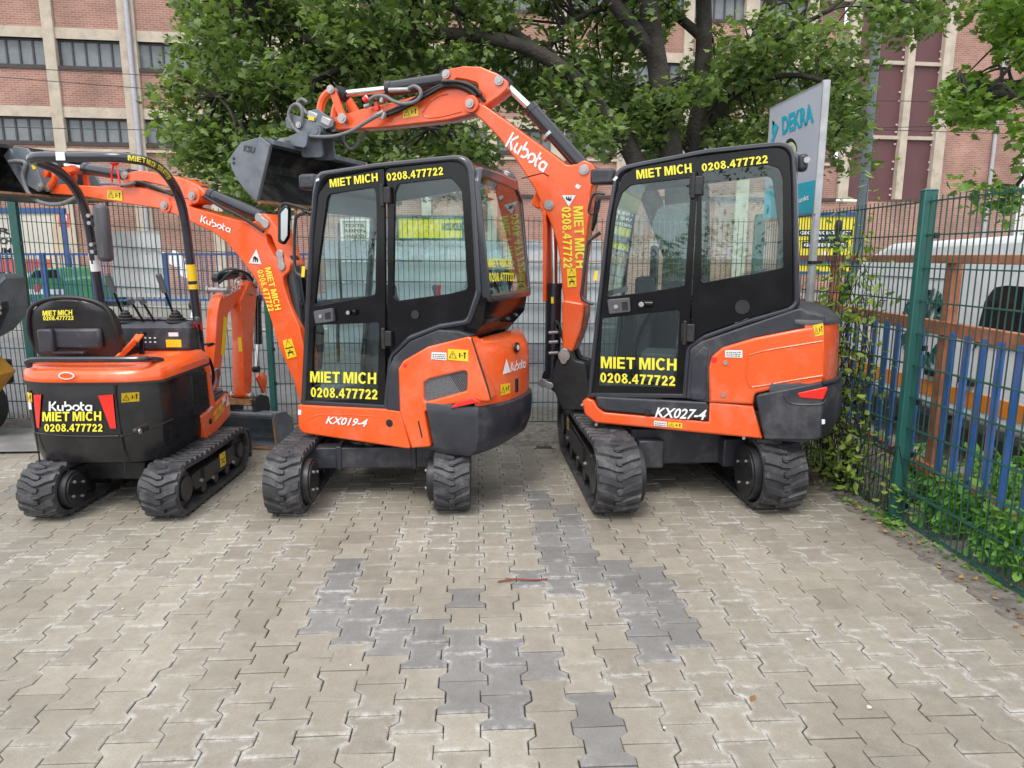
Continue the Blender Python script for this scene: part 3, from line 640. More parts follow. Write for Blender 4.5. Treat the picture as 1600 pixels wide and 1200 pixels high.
def wire_line(a, b, sag=.2, r=.012, label=''):
    pts = [a.lerp(b, t)-Vector((0,0,sag*4*t*(1-t))) for t in np.linspace(0, 1, 24)]
    part('overhead_wire', G().tube(pts, r, 5), M['ink'], label=label, cat='cable', group='cables strung across the brick building')
for (x0, y0, x1, y1), lab in zip([(-100,112,1700,212), (-100,98,1700,160), (-100,196,1700,190)], ['cable sagging across the brick building at the height of the maroon panels', 'topmost thin cable crossing the brick building under the upper windows', 'lowest thin cable crossing the brick building at the lower window band']):
    wire_line(atY(x0, y0, 21.5), atY(x1, y1, 21.5), .25, .011, lab)
# ================================================================ brick building
def brick_mat(name, c1, c2, mortar):
    m = bpy.data.materials.new(name); nt, N, L = nodes_of(m); b = N['Principled BSDF']; b.inputs['Roughness'].default_value = .88
    tc = N.new('ShaderNodeTexCoord'); mp = N.new('ShaderNodeMapping'); mp.inputs['Rotation'].default_value = (pi/2, 0, 0); L.new(tc.outputs['Object'], mp.inputs[0])
    br = N.new('ShaderNodeTexBrick'); L.new(mp.outputs[0], br.inputs[0]); br.inputs['Scale'].default_value = 1; br.inputs['Brick Width'].default_value = .26; br.inputs['Row Height'].default_value = .083; br.inputs['Mortar Size'].default_value = .011; br.inputs['Bias'].default_value = .1
    br.inputs['Color1'].default_value = (*c1, 1); br.inputs['Color2'].default_value = (*c2, 1); br.inputs['Mortar'].default_value = (*mortar, 1)
    n = N.new('ShaderNodeTexNoise'); n.inputs['Scale'].default_value = .55; n.inputs['Detail'].default_value = 8; L.new(tc.outputs['Object'], n.inputs[0])
    r = N.new('ShaderNodeValToRGB'); r.color_ramp.elements[0].position = .3; r.color_ramp.elements[1].position = .72; r.color_ramp.elements[0].color = (.60,.585,.58,1); r.color_ramp.elements[1].color = (1.15,1.12,1.1,1); L.new(n.outputs[0], r.inputs[0])
    x = N.new('ShaderNodeMix'); x.data_type = 'RGBA'; x.blend_type = 'MULTIPLY'; x.inputs[0].default_value = 1; L.new(br.outputs[0], x.inputs[6]); L.new(r.outputs[0], x.inputs[7]); L.new(x.outputs[2], b.inputs['Base Color']); return m
M['brick'] = brick_mat('red_brick', (.45,.225,.168), (.35,.158,.118), (.43,.36,.305)); M['conc'] = mat('pier_concrete', (.50, .43, .34), .85, var=.15, vs=1.5, bump=.3, bs=40, dirt=((.22,.19,.16), .6, 2.2))
M['maroon'] = mat('maroon_sheet', (.115, .046, .048), .6, var=.12, vs=1.1); M['pane'] = mat('wired_glass', (.17, .19, .20), .25, var=.18, vs=1.4, dirt=((.26,.28,.27), .5, 3)); M['iron'] = mat('window_iron', (.06, .058, .060), .6, var=.2); M['pipe'] = mat('zinc_pipe', (.42, .42, .45), .5, metal=.3, var=.1)
M['boltp'] = mat('pale_bolt', (.6, .58, .56), .6); M['render'] = mat('white_render', (.80, .79, .76), .8, var=.05, vs=.6); M['sill'] = mat('sill', (.055, .045, .042), .7, var=.2)
def build_brick():
    a = radians(5.1); o = Vector((-16.45, 30, 0)); e = Vector((cos(a), sin(a), 0)); nrm = Vector((sin(a), -cos(a), 0))
    t = thing('brick_building', o, 'long red brick factory with concrete piers and strip windows across the road', 'building', a)
    fac = lambda px, py, off=0: (lambda q: (q.dot(e), q.z))(onplane(px, py, o+nrm*off, nrm)-o)
    S0, S1 = -13, fac(1592, 250)[0]; Zt = 17.0
    zl = lambda py: fac(83, py)[1]
    zA, zB = (zl(103), zl(60)), (zl(222), zl(183)); pit = zA[0]-zB[0]
    bands = [(zA[0]+pit*k-(0 if k else 0), zA[1]+pit*k) for k in (2, 1, 0)]+[zB]
    bands = [(zA[0]+2*pit, zA[1]+2*pit), (zA[0]+pit, zA[1]+pit), zA, zB]; bands = [b for b in bands if b[1] < Zt-.5]
    cuts = [0]+sorted(sum([list(b) for b in bands], []))+[Zt]
    sM0 = fac(1318, 150)[0]; sM1 = fac(1478, 150)[0]
    g = G()
    for z0, z1 in zip(cuts[0::2], cuts[1::2]): g.box(((S0+sM0)/2, .2, (z0+z1)/2), (sM0-S0, .40, z1-z0))
    g.box(((S0+sM0)/2, .55, Zt/2), (sM0-S0, .3, Zt)); g.box(((sM1+S1)/2, .2, Zt/2), (S1-sM1, .4, Zt)); g.box((S1-.2, 6, Zt/2), (.4, 11, Zt)); g.box(((sM0+sM1)/2, .2, zl(300)/2), (sM1-sM0, .4, zl(300)))
    part('wall', g, M['brick'], t, smooth=0)
    # object y points away from us: y = 0 is the face
    g = G()
    for z0, z1 in bands: g.box(((S0+sM0)/2, .14, z1+.20), (sM0-S0, .36, .40))
    part('lintel_band', g, M['conc'], t, smooth=0)
    g = G()
    for z0, z1 in bands: g.box(((S0+sM0)/2, .08, z0-.06), (sM0-S0, .28, .12))
    zc = zl(298); g.box(((S0+sM0)/2, .06, zc), (sM0-S0, .3, .14)); part('sill_band', g, M['sill'], t, smooth=0); g = G(); g.box(((S0+sM0)/2, .05, zl(234)), (sM0-S0, .3, .10)); part('ledge', g, M['conc'], t, smooth=0)
    bay = fac(205, 107)[0]-fac(83, 107)[0]; s = fac(83, 107)[0]; piers = [s+bay*k for k in range(-4, 60) if S0 < s+bay*k < sM0-.8]
    for k, p in enumerate(piers):
        wd = .62 if (k-5) % 3 == 0 else .42
        pr = part('concrete_pier', G().box((p, .02, Zt/2), (wd, .28, Zt)), M['conc'], t, smooth=0, bev=.02)
    p2 = fac(207, 107)[0]; part('downpipe', G().cyl((p2+.05, -.22, 0), (p2+.05, -.22, Zt), .10, n=12), M['pipe'], t)
    for z0, z1 in bands[-3:]:
        for p, q in zip(piers, piers[1:]):
            x0, x1 = p+.24, q-.24; nb = 5; g = G(); zm = (z0+z1)/2; yy = .16
            for i in range(nb+1): g.box((x0+(x1-x0)*i/nb, yy, zm), (.06 if 0 < i < nb else .1, .06, z1-z0))
            for z in (z0+.03, z1-.03): g.box(((x0+x1)/2, yy, z), (x1-x0, .058, .07))
            w_ = part('window', g, M['iron'], t, smooth=0); part('pane', G().box(((x0+x1)/2, yy+.03, zm), (x1-x0, .01, z1-z0)), M['pane'], w_, smooth=0)
    # tall bay closed with maroon sheets
    cols = [fac(1323, 200)[0], fac(1411, 200)[0], fac(1468, 200)[0]]
    rows = [0 or zl(300)] ; zr = [fac(1400, 215)[1], fac(1400, 98)[1]]; st = zr[1]-zr[0]; rws = [zr[0]-st*1.0, zr[0], zr[1], zr[1]+st, zr[1]+2*st]; rws[0] = fac(1390, 312)[1]
    for z0, z1 in zip(rws, rws[1:]):
        for x0, x1 in ((cols[0], cols[1]), (cols[1], cols[2])):
            pn = part('sheet_panel', G().box(((x0+x1)/2, .14, (z0+z1)/2), (x1-x0, .04, z1-z0)), M['maroon'], t, smooth=0)
            if x0 == cols[0]: part('seam', G().box(((x0+x1)/2+.05, .115, (z0+z1)/2), (.03, .02, z1-z0)), M['maroon'], pn, smooth=0)
            g = G()
            for x in (x0+.28, x1-.28):
                for u in (.08, .18, .5, .62, .9): g.cyl((x, .12, z0+(z1-z0)*u), (x, .07, z0+(z1-z0)*u), .045, n=8)
            part('bolts', g, M['boltp'], pn, smooth=0)
    for z in rws[1:]: part('cross_beam', G().box(((cols[0]+cols[2])/2, .06, z), (cols[2]-cols[0], .16, .16)), M['conc'], t, smooth=0)
    for x, wd in zip(cols, (.5, .36, .52)): part('concrete_pier', G().box((x, .0, (rws[0]+Zt)/2), (wd, .30, Zt-rws[0])), M['conc'], t, smooth=0, bev=.02)
    x = fac(1548, 250)[0]; part('downpipe', G().cyl((x, -.1, 0), (x, -.1, Zt), .09, n=12), M['pipe'], t)
    part('roof', G().box(((S0+S1)/2, 6, Zt+.1), (S1-S0, 12.4, .2)), M['sill'], t, smooth=0)
    g = G()
    for px, py, w_, h in ((568-150, 405, .9, 1.0), (1465, 385, .5, .4), (1395, 385, 1.3, 1.0)):
        pass
    for px, py, sx, sz in ((275,405,.9,.9),(290,425,.6,.8),(252,400,.4,.5)):
        x, z = fac(px, py); v = [(x+sx*.5*cos(k*.9)*random.uniform(.6,1), -.006, z+sz*.5*sin(k*.9)*random.uniform(.6,1)) for k in range(7)]; g.add(v, [tuple(range(7))])
    part('torn_poster', g, M['stw'], t, smooth=0)
build_brick()
def build_white():
    a = atY(1592, 300, 36); t = thing('house', (a.x, 36, 0), 'white rendered house with a blue shop base at the far right edge', 'building')
    part('wall', G().box((8, 4, 7), (16, 8, 14)), M['render'], t, smooth=0); part('roof', G().box((8, 4, 14.1), (16.6, 8.6, .3)), M['sill'], t)
    part('shop_base', G().box((8, -.1, 1.3), (16, .3, 1.5)), M['blued'], t)
    for x in (.3, 3.2, 6.1):
        for z in (3.0, 6.2, 9.4):
            f = part('window', G().box((x+.9, -.04, z+.6), (1.7, .14, 1.5)), M['stw'], t); part('pane', G().box((x+.5, -.12, z+.6), (.7, .02, 1.25)).box((x+1.3, -.12, z+.6), (.7, .02, 1.25)), M['pane'], f)
build_white()
# ================================================================ machine kit
def rubber_track(root, rot, yc, Ln, R, W, inner, pitch=.095, sticker=None, back=0.0, side=0.0):
    """one rubber track with its wheels; x forward in the undercarriage frame, inner = sign of y towards the machine's middle"""
    Rb = R-.024; c0 = -Ln/2+R; c1 = Ln/2-R; st = c1-c0; tot = 2*st+2*pi*Rb
    def P(s):
        s %= tot
        if s < st: return (c0+s, R-Rb, 0, -1)
        s -= st
        if s < pi*Rb: a = -pi/2+s/Rb; return (c1+Rb*cos(a), R+Rb*sin(a), cos(a), sin(a))
        s -= pi*Rb
        if s < st: return (c1-s, R+Rb-.012*sin(pi*s/st), 0, 1)
        s -= st; a = pi/2+s/Rb; return (c0+Rb*cos(a), R+Rb*sin(a), cos(a), sin(a))
    g = G(); rings = []
    n = 110
    for i in range(n):
        x, z, nx, nz = P(tot*i/n)
        rings.append([(x, yc-W/2, z), (x, yc+W/2, z), (x-nx*.026, yc+W/2, z-nz*.026), (x-nx*.026, yc-W/2, z-nz*.026)])
    g.ringsurf(rings, loop=True)
    nl = int(round(tot/pitch)); pt = tot/nl
    for k in range(nl):
        for sd in (-1, 1):
            s0 = (k+(.5 if sd > 0 else 0))*pt
            ys = [sd*W*.49, sd*W*.26, sd*W*.08, -sd*W*.07]; sh = [0, .018, .040, .046]; hw = [.030, .026, .023, .016]
            lo = []; hi = []
            for y, q, h in zip(ys, sh, hw):
                for e in (-1, 1):
                    x, z, nx, nz = P(s0+q+e*h); lo.append((x+nx*-.002, yc+y, z-nz*.002))
                    x, z, nx, nz = P(s0+q+e*h*.62); yy = y*(.97 if abs(y) > W*.4 else 1); lg = .019; hi.append((x+nx*lg, yc+yy, z+nz*lg))
            rg = [[lo[2*i], lo[2*i+1], hi[2*i+1], hi[2*i]] for i in range(4)]
            g.ringsurf(rg)
        x, z, nx, nz = P(k*pt+.5*pt+.02); x2, z2, _, _ = P(k*pt+.5*pt-.004)
        g.add([(x2, yc-.018, z2), (x2, yc+.018, z2), (x, yc+.018, z), (x, yc-.018, z)]+[(p[0]+nx*.016, p[1], p[2]+nz*.016) for p in [(x2, yc-.014, z2), (x2, yc+.014, z2), (x, yc+.014, z), (x, yc-.014, z)]],
              [(0,1,2,3), (4,5,6,7), (0,1,5,4), (1,2,6,5), (2,3,7,6), (3,0,4,7)])
    t = part('rubber_track', g, M['rubber'], root, rz=rot, smooth=25, loc=(-back*cos(rot)-side*sin(rot), -back*sin(rot)+side*cos(rot), 0))
    Ri = Rb-.03
    g = G(); yi = yc+inner*W*.5                                    # final drive: bulges inwards
    g.cyl((c0, yc-W*.32, R), (c0, yc+W*.32, R), Ri)
    g.cyl((c0, yc, R), (c0, yi+inner*.040, R), Ri*.92, n=36); g.cyl((c0, yi+inner*.036, R), (c0, yi+inner*.050, R), Ri*.80, n=36)
    g.cyl((c0, yc-inner*W*.3, R), (c0, yc-inner*W*.47, R), Ri*.62)
    part('drive_sprocket', g, M['blackm'], t, bev=.004)
    g = G()
    for k in range(4): a = 2*pi*k/4+.5; g.cyl((c0+Ri*.5*cos(a), yi+inner*.045, R+Ri*.5*sin(a)), (c0+Ri*.5*cos(a), yi+inner*.062, R+Ri*.5*sin(a)), .010, n=8)
    part('bolt', g, M['silver'], t)
    g = G().cyl((c1, yc-W*.36, R), (c1, yc+W*.36, R), Ri); g.cyl((c1, yc-W*.46, R), (c1, yc+W*.46, R), Ri*.45)
    part('idler_wheel', g, M['blackm'], t)
    g = G(); zt = R+Ri*.42
    prof = fillet([(c0+Ri*.95, R-Ri*.15), (c0+Ri*1.05, zt), (c1-Ri*.7, zt+.01), (c1-Ri*.25, R+Ri*.2), (c1-Ri*.25, R-Ri*.3), (c1-Ri*.9, R-Ri*.5), (c0+Ri*1.2, R-Ri*.5)], .03, 3)
    g.plate([prof], yc-W*.40, yc+W*.40, .008)
    g.box(((c0+c1)/2, yc-inner*W*.42, R+.02), (st*.42, .02, Ri*.6))
    fr_ = part('track_frame', g, M['blackm'], t)
    for k in range(3):
        x = c0+st*(.30+.22*k); part('track_roller', G().cyl((x, yc-W*.40, R-Ri*.62), (x, yc+W*.40, R-Ri*.62), Ri*.30), M['blackm'], t)
    for k in range(4):
        x = c0+st*(.25+.2*k)
        part('bolt', G().cyl((x, yc-inner*W*.40, R-Ri*.15-.04*(k % 2)), (x, yc-inner*W*.455, R-Ri*.15-.04*(k % 2)), .013, n=8), M['silver'], t)
    if sticker:
        y = yc-inner*(W*.435+.004); x, z = sticker
        q = [(x-.05*inner, y, z-.05), (x+.05*inner, y, z-.05), (x+.05*inner, y, z+.05), (x-.05*inner, y, z+.05)]
        quad(t, lambda p: p, q, M['sty'], geo=warn_tall())
    return t
def cylinder(root, a, b, c, rb, rr, y, eyes=True, name='hydraulic_cylinder'):
    """barrel from a to b, bright rod from b to c; points (x,z) in the plane y"""
    A, B, Cc = [Vector((p[0], y, p[1])) for p in (a, b, c)]
    g = G().cyl(A, B, rb, n=20); d = (B-A).normalized(); g.cyl(B-d*.03, B+d*.015, rb*1.08, n=20); g.cyl(A, A+d*.05, rb*1.08, n=20)
    if eyes: g.cyl(A-Vector((0, rb*.8, 0)), A+Vector((0, rb*.8, 0)), rb*1.15)
    o = part(name, g, M['cyl'], root)
    g = G().cyl(B, Cc, rr, n=16); part('rod', g, M['chrome'], o)
    if eyes: part('rod_eye', G().cyl(Cc-Vector((0, rb*.8, 0)), Cc+Vector((0, rb*.8, 0)), rb*.95), M['blackm'], o)
    return o
def pin(parent, p, y0, y1, r, m='silver'):
    """pivot pin with a proud rounded head on both sides"""
    x, z = p; g = G().cyl((x, y0, z), (x, y1, z), r*.7, n=20)
    for y, s in ((y0, -1), (y1, 1)):
        g.cyl((x, y-s*.004, z), (x, y+s*.010, z), r, n=22); g.cyl((x, y+s*.010, z), (x, y+s*.016, z), r*.6, n=14)
    return part('pivot_pin', g, M[m], parent)
def boss(parent, p, y0, y1, r, m='orange'):
    x, z = p; return part('pivot_boss', G().cyl((x, y0, z), (x, y1, z), r, n=26), M[m], parent, bev=.004)
def hose(parent, pts, r, m='hose', name='hydraulic_hose', k=8): return part(name, G().tube(pts, r, 10, k), M[m], parent)
def clipbar(c, r=.02): return c
def seat(root, x, z, y=0, w=.46, film=True, tilt=.18, hh=.62):
    s = thing_child('operator_seat', root)
    def pad(prof, y0, y1): return G().plate([fillet(prof, .05, 5)], y0, y1, .03, 3)
    part('seat_cushion', pad([(x-.24, z), (x+.26, z+.02), (x+.27, z+.12), (x-.20, z+.11)], y-w/2, y+w/2), M['vinyl'], s)
    part('backrest', pad([(x-.20, z+.08), (x-.09, z+.08), (x-.09-tilt*.8, z+hh), (x-.20-tilt, z+hh+.02)], y-w/2+.02, y+w/2-.02), M['vinyl'], s)
    part('seat_base', G().box((x, y, z-.12), (.36, w*.8, .24)), M['blackm'], s, bev=.015)
    if film:
        part('plastic_film', pad([(x-.06, z+.16), (x-.045, z+.16), (x-.055-tilt*.8, z+hh+.03), (x-.075-tilt, z+hh+.045)], y-w/2-.01, y+w/2+.01), M['film'], s)
    return s
def thing_child(name, root):
    o = bpy.data.objects.new(name, None); COL.objects.link(o); o.parent = root; o.empty_display_size = .1; return o
def lever(parent, base, top, grip=.1, name='control_lever', boot=True, lean=(0,0,0)):
    b = Vector(base); t = Vector(top); d = (t-b).normalized()
    o = part(name, G().tube([b, b*.5+t*.5+Vector(lean), t], .009, 8, 5), M['black'], parent)
    part('grip', G().tube([t-d*.005, t+d*grip*.4, t+d*grip*.75, t+d*grip], .021, 12).sph(t+d*grip, .022, 12, 7), M['grey'], o)
    if boot:
        r = [[b+Vector((q*cos(2*pi*k/14), q*sin(2*pi*k/14), h)) for k in range(14)] for q, h in [(.075,-.02),(.078,0),(.060,.012),(.064,.022),(.046,.034),(.050,.044),(.032,.056),(.034,.064),(.014,.085)]]
        part('lever_boot', G().ringsurf(r), M['vinyl'], o)
    return o
def plan_ring(xf, xa, xt, wl, wr, z, pw=2.6, n=14):
    """plan outline of a tail: straight front at xf, sides to xa, rounded to xt in the middle"""
    pts = [(xf, wl, z)]
    for i in range(-n, n+1):
        t = -i/n; y = (wl if t > 0 else wr)*abs(t)**(.75)*(1 if t > 0 else -1)
        q = abs(t)**(.75); pts.append((xt+(xa-xt)*q**pw, y, z))
    pts.append((xf, -wr, z)); return pts
def loftz(levels, **k):                                # levels of plan_ring arguments -> closed solid
    return G().ringsurf([plan_ring(*l, **k) for l in levels])
def cab(root, F, W, WR, outer, inner, door, dclear, quarter, qclear, right_hole, front, roofpx, names):
    """glazed cab. outline loops are (x,z); W left side plane, WR right side plane; front = windscreen line (bottom, mid, top)"""
    c = thing_child('cab', root)
    g = G().plate([outer, inner], W-.075, W, .024, 3); g.plate([outer, inner], WR, WR+.06, .02, 2)
    fb, fm, ft = front
    for q, th in ((fb, .06), (ft, .05)): g.box((q[0]-.03, (W+WR)/2, q[1]), (.05, W-WR-.1, th))
    g.box((fm[0]-.03, (W+WR)/2, fm[1]), (.035, W-WR-.1, .04))
    part('cab_frame', g, M['frame'], c)
    d = part('door', G().plate([door]+dclear, W-.040, W-.016, .004, 1), M['black'], c)
    for lp in dclear: part('window', G().plate([inset(lp, -.006)], W-.034, W-.029), M['glass'], d, smooth=0)
    q = part('side_panel', G().plate([quarter]+qclear, W-.042, W-.020, .004, 1), M['black'], c)
    for lp in qclear: part('window', G().plate([inset(lp, -.006)], W-.036, W-.031), M['glass'], q, smooth=0)
    r = part('side_panel', G().plate([inset(inner, -.01), right_hole], WR+.02, WR+.036), M['blackm'], c)
    part('window', G().plate([inset(right_hole, -.006)], WR+.026, WR+.031), M['glass'], r, smooth=0)
    g = G()
    for a, b in ((fb, fm), (fm, ft)):
        g.bar((a[0]-.012, (W+WR)/2, a[1]+.02), (b[0]-.012, (W+WR)/2, b[1]-.02), W-WR-.12, .006, up=(1,0,.2))
    part('windscreen', g, M['glass'], c, smooth=0)
    part('windscreen_wiper', G().tube([(fm[0]+.02, .05, fm[1]), (fm[0]-.01, .1, fm[1]+.25), (ft[0]+.05, .14, fm[1]+.55)], .008, 6), M['black'], c)
    # roof skin between the two side frames
    rp = roofpx; th = .05
    n = len(rp); low = []
    for i in range(n):
        a = Vector(rp[max(i-1, 0)]); b = Vector(rp[min(i+1, n-1)]); t = (b-a).normalized(); nn = Vector((-t.y, t.x))
        if nn.y > 0 : nn = -nn
        low.append(tuple(Vector(rp[i])+nn*th))
    part('roof', G().prism([tuple(p) for p in rp]+low[::-1], WR+.05, W-.065), M['frame'], c)
    return c, d, q, r
# ================================================================ middle excavator (closed cab, boom hidden behind the cab and reaching to the left edge)
def build_middle():
    F = Frame(-.71, 5.15, 66); W = .49; WR = -.30
    T = thing('mini_excavator', (F.o.x, F.o.y, 0), 'middle orange excavator with a closed cab, its boom stretched left behind the roll bar', 'excavator', radians(90+F.hd), 'orange mini excavators parked at the fence')
    P = lambda yl: (lambda p: (F.on(p, yl)[0], yl, F.on(p, yl)[1]))
    PT = lambda ps, yl=W: F.pts(ps, yl)
    rot = radians(0-F.hd)
    # --- undercarriage
    gauge = .54
    for s in (1, -1): rubber_track(T, rot, s*gauge, 1.62, .215, .235, -s, .084, None, .06)
    g = G().box((-.33, 0, .29), (.13, .98, .15)); g.box((-.33, .26, .29), (.15, .04, .17)); g.box((-.33, -.26, .29), (.15, .04, .17)); g.box((.33, 0, .29), (.13, .98, .15)); g.box((0, 0, .30), (.6, .55, .13)); g.cyl((0, 0, .32), (0, 0, .47), .30, n=32)
    part('undercarriage', g, M['charcoal'], T, rz=rot, bev=.008)
    g = G().box((1.02, 0, .20), (.05, 1.24, .28)); g.bar((.45, .25, .3), (1.0, .25, .2), .08, .07); g.bar((.45, -.25, .3), (1.0, -.25, .2), .08, .07)
    part('dozer_blade', g, M['charcoal'], T, rz=rot, bev=.006)
    g = G().tube([(-.36, .1, .40), (-.40, .05, .39), (-.36, -.05, .40), (-.38, -.15, .39), (-.3, -.25, .41)], .018, 8, 5)
    g.tube([(-.34, .2, .41), (-.41, .12, .40), (-.36, .0, .42)], .014, 8, 5); part('hydraulic_hose', g, M['hoseb'], T, rz=rot)
    # --- house floor
    part('swing_frame', G().box((-.33, .07, .52), (1.16, .72, .12)).box((-.5, .06, .64), (.9, .66, .22)).box((-.80, .06, .92), (.30, .62, .42)), M['blackm'], T, bev=.01)
    sk = PT([(465,632),(603,638.5),(625,642),(642,702),(473,677),(466,668)])
    s = part('side_skirt', G().plate([fillet(sk, [.02,0,.01,.02,.05,.04], 4)], W-.12, W+.004, .012), M['orange'], T)
    cr = G().tube([P(W+.003)(p) for p in [(478,657),(500,648),(540,648),(592,651)]], .004, 6, 6); part('crease', cr, M['orange'], s)
    q = F.on((609, 661), W); part('round_opening', G().cyl((q[0], W-.05, q[1]), (q[0], W+.006, q[1]), .026, n=24), M['ink'], s)
    lettering(s, P(W+.006), textgeo('KX019-4', .022, .22), (509,662), (573,667), (511,650), M['white'], 'model_name')
    quad(s, P(W+.005), [(466,648),(471,648),(471,640),(466,640)], M['stw'])
    body = [(625,642.5),(623,576),(631,563),(669,541),(733,525),(740,530),(755,585),(770,628),(745,626),(700,633),(664,643),(674,698),(644,700)]
    gr = [(663,598),(672,592),(731,578),(730,610),(680,624),(663,628)]
    b = part('side_cover', G().plate([fillet(PT(body), [.0,.03,.05,.08,.03,.02,.05,.03,.03,.03,.02,.02,0], 5), fillet(PT(gr), .025, 4)], W-.10, W+.012, .014), M['orange'], T)
    part('grille_back', G().plate([PT([(660,590),(735,574),(735,615),(660,632)])], W-.09, W-.05), M['ink'], b, smooth=0)
    g = G(); x0, z0 = F.on((663, 628), W); x1, z1 = F.on((731, 578), W)      # honeycomb mesh: crossing thin wires
    n = 22
    for i in range(-n, n+1):
        for sg in (1, -1):
            u0 = i/n
            a = (x0+(x1-x0)*u0, z0); bb = (x0+(x1-x0)*(u0+sg*.55), z1)
            pa, pb = a, bb
            def cl(p, q):
                t0, t1 = 0, 1; lo, hi = min(x0, x1), max(x0, x1)
                d = q[0]-p[0]
                if abs(d) > 1e-9:
                    ta, tb = sorted(((lo-p[0])/d, (hi-p[0])/d)); t0 = max(t0, ta); t1 = min(t1, tb)
                return None if t0 >= t1 else ((p[0]+d*t0, p[1]+(q[1]-p[1])*t0), (p[0]+d*t1, p[1]+(q[1]-p[1])*t1))
            r = cl(pa, pb)
            if r: g.bar((r[0][0], W-.006-.002*(sg > 0), r[0][1]), (r[1][0], W-.006-.002*(sg > 0), r[1][1]), .005, .005)
    part('grille', g, M['hose'], b, smooth=0)
    part('tail_light', G().plate([PT([(707,637),(716,628),(742,620),(753,627)])], W-.02, W+.034, .006), M['red'], b)
    quad(b, P(W+.0135), [(674,561),(698,563),(698,551),(675,550)], M['stw'], geo=lines_geo(3))
    quad(b, P(W+.0135), [(700,562),(732,565),(732,547),(700,545)], M['sty'], geo=warn_geo())
    part('latch_slot', G().plate([PT([(654,657),(656,657),(662,683),(660,683)])], W+.008, W+.0145), M['ink'], b)
    q = F.on((633,571), W+.012); part('sticker', G().cyl((q[0], W+.010, q[1]), (q[0], W+.0145, q[1]), .013, n=20), M['red'], b)
    # --- dark arch trim between cab glass and orange cover
    arch = [(604,640),(606,580),(615,558),(641,533),(685,515),(716,517),(737,524),(733,527),(669,543),(632,565),(625,577),(627,643)]
    part('fender_trim', G().plate([fillet(PT(arch), [0,.03,.05,.08,.06,.03,0,0,.08,.05,.03,0], 5)], W-.08, W+.006, .01), M['charcoal'], T)
    # --- tail: orange hood over a dark counterweight
    h = part('engine_hood', loftz([(-.975,-1.00,-1.12,.485,.33,.72),(-.975,-1.01,-1.125,.49,.34,.80),(-.975,-1.01,-1.115,.49,.34,1.05),(-.975,-.995,-1.08,.475,.325,1.13),(-.96,-.985,-1.03,.44,.30,1.165)]), M['orange'], T, smooth=50)
    cw = [(-.70,-.93,-1.02,.48,.30,.415),(-.69,-.99,-1.10,.505,.33,.47),(-.675,-1.01,-1.135,.512,.355,.56),(-.655,-1.01,-1.145,.515,.365,.68),(-.64,-1.01,-1.14,.512,.365,.735),(-.64,-1.0,-1.12,.50,.35,.75)]
    part('belly_plate', G().plate([fillet(PT([(644,698),(676,697),(740,706),(735,713),(690,708)]), .01, 3)], W-.3, W-.01, .006), M['blackm'], T)
    c = part('counterweight', loftz(cw), M['charcoal'], T, smooth=40)
    # rear face fittings follow the hood's curve
    def tailx(y, xa=-1.01, xt=-1.122, w=.49, pw=2.6): return xt+(xa-xt)*min(1, abs(y)/(w if y > 0 else .34))**pw-.004
    def PR(p):                                           # pixel -> point on the hood's curved rear (a few fixed-point steps)
        y = .1
        for _ in range(40): y = max(-.33, min(.48, .75*y+.25*F.onx(p, tailx(y))[0]))
        return (tailx(y), y, F.onx(p, tailx(y))[1])
    lettering(h, PR, logogeo(), (797,581), (820,574), (797,566), M['white'], 'maker_name', curved=True, off=.005)
    patch(h, PR, [(784,585),(797,581),(790.5,561),(790,561)], M['stw'], name='shop_emblem', off=.005, geo=None)
    patch(h, PR, [(781,618),(796,614),(796,598),(781,601)], M['sty'], off=.005, geo=warn_geo())
    pr = Vector(PR((808, 543))); part('badge', G().cyl(pr+Vector((.01,0,0)), pr-Vector((.006,0,0)), .034, n=24), M['ink'], h)
    part('badge', G().cyl(pr, pr-Vector((.009,0,0)), .018, n=18), M['stw'], h)
    pr = Vector(PR((807, 602))); part('latch', G().box(pr, (.016, .035, .09)), M['ink'], h, bev=.004)
    g = G().tube([P(W+.011)(p) for p in [(737,528),(744,550),(754,580),(762,605),(767,624)]], .005, 6, 4); part('panel_gap', g, M['ink'], b)
    # --- cab
    outer = fillet(PT([(468,632),(480,370),(486,300),(492,268),(585,254),(660,246),(736,238.5),(742,310),(751,460),(733,508),(685,516),(640,534),(612,560),(604,640)]), [.0,.3,.1,.13,.3,.1,.19,.2,.10,.06,.1,.1,.08,0], 7)
    inner = fillet(PT([(476,626),(488,372),(494,308),(500,277),(588,263),(660,255.5),(727,249.5),(733,312),(741,456),(727,499),(684,506),(637,524),(607,554),(601,633)]), [.0,.3,.1,.11,.3,.1,.16,.2,.10,.06,.1,.1,.08,0], 7)
    door = fillet(PT([(475,631),(488,372),(495,302),(511,281),(598,262),(599.5,400),(600,560),(601,637)]), [.02,.3,.06,.09,.02,0,0,.02], 5)
    dcl = [fillet(PT([(509,310),(513,303),(584,292),(586,330),(584,460),(546,468),(489,479),(497,400)]), [.01,.03,.03,0,.02,0,.02,.1], 4),
           fillet(PT([(488,508),(556,506),(590,504),(588,622),(484,627)]), .02, 4)]
    qua = fillet(PT([(602,262),(660,255.5),(727.5,249),(734,312),(742,457),(728,501),(684,508),(637,526),(606,557),(603,500)]), [.02,.09,.16,.2,.1,.06,.1,.1,.06,0], 7)
    qcl = [fillet(PT([(614,302),(619,287),(702,278),(719,296),(728,452),(700,459),(620,470),(612,464)]), [.02,.04,.05,.1,.03,0,.02,.02], 5)]
    fb, fm, ft = [F.on(p, W) for p in ((470,628),(478,475),(488,296))]
    rh = fillet([(fb[0]-.06, 1.30), (ft[0]-.04, 2.06), (-.80, 2.17), (-1.0, 1.42), (-.6, 1.31)], .05, 4)
    rp = PT([(484,330),(487,300),(492,283),(503,272),(585,254.5),(690,243),(718,246),(733,258),(740,285)])
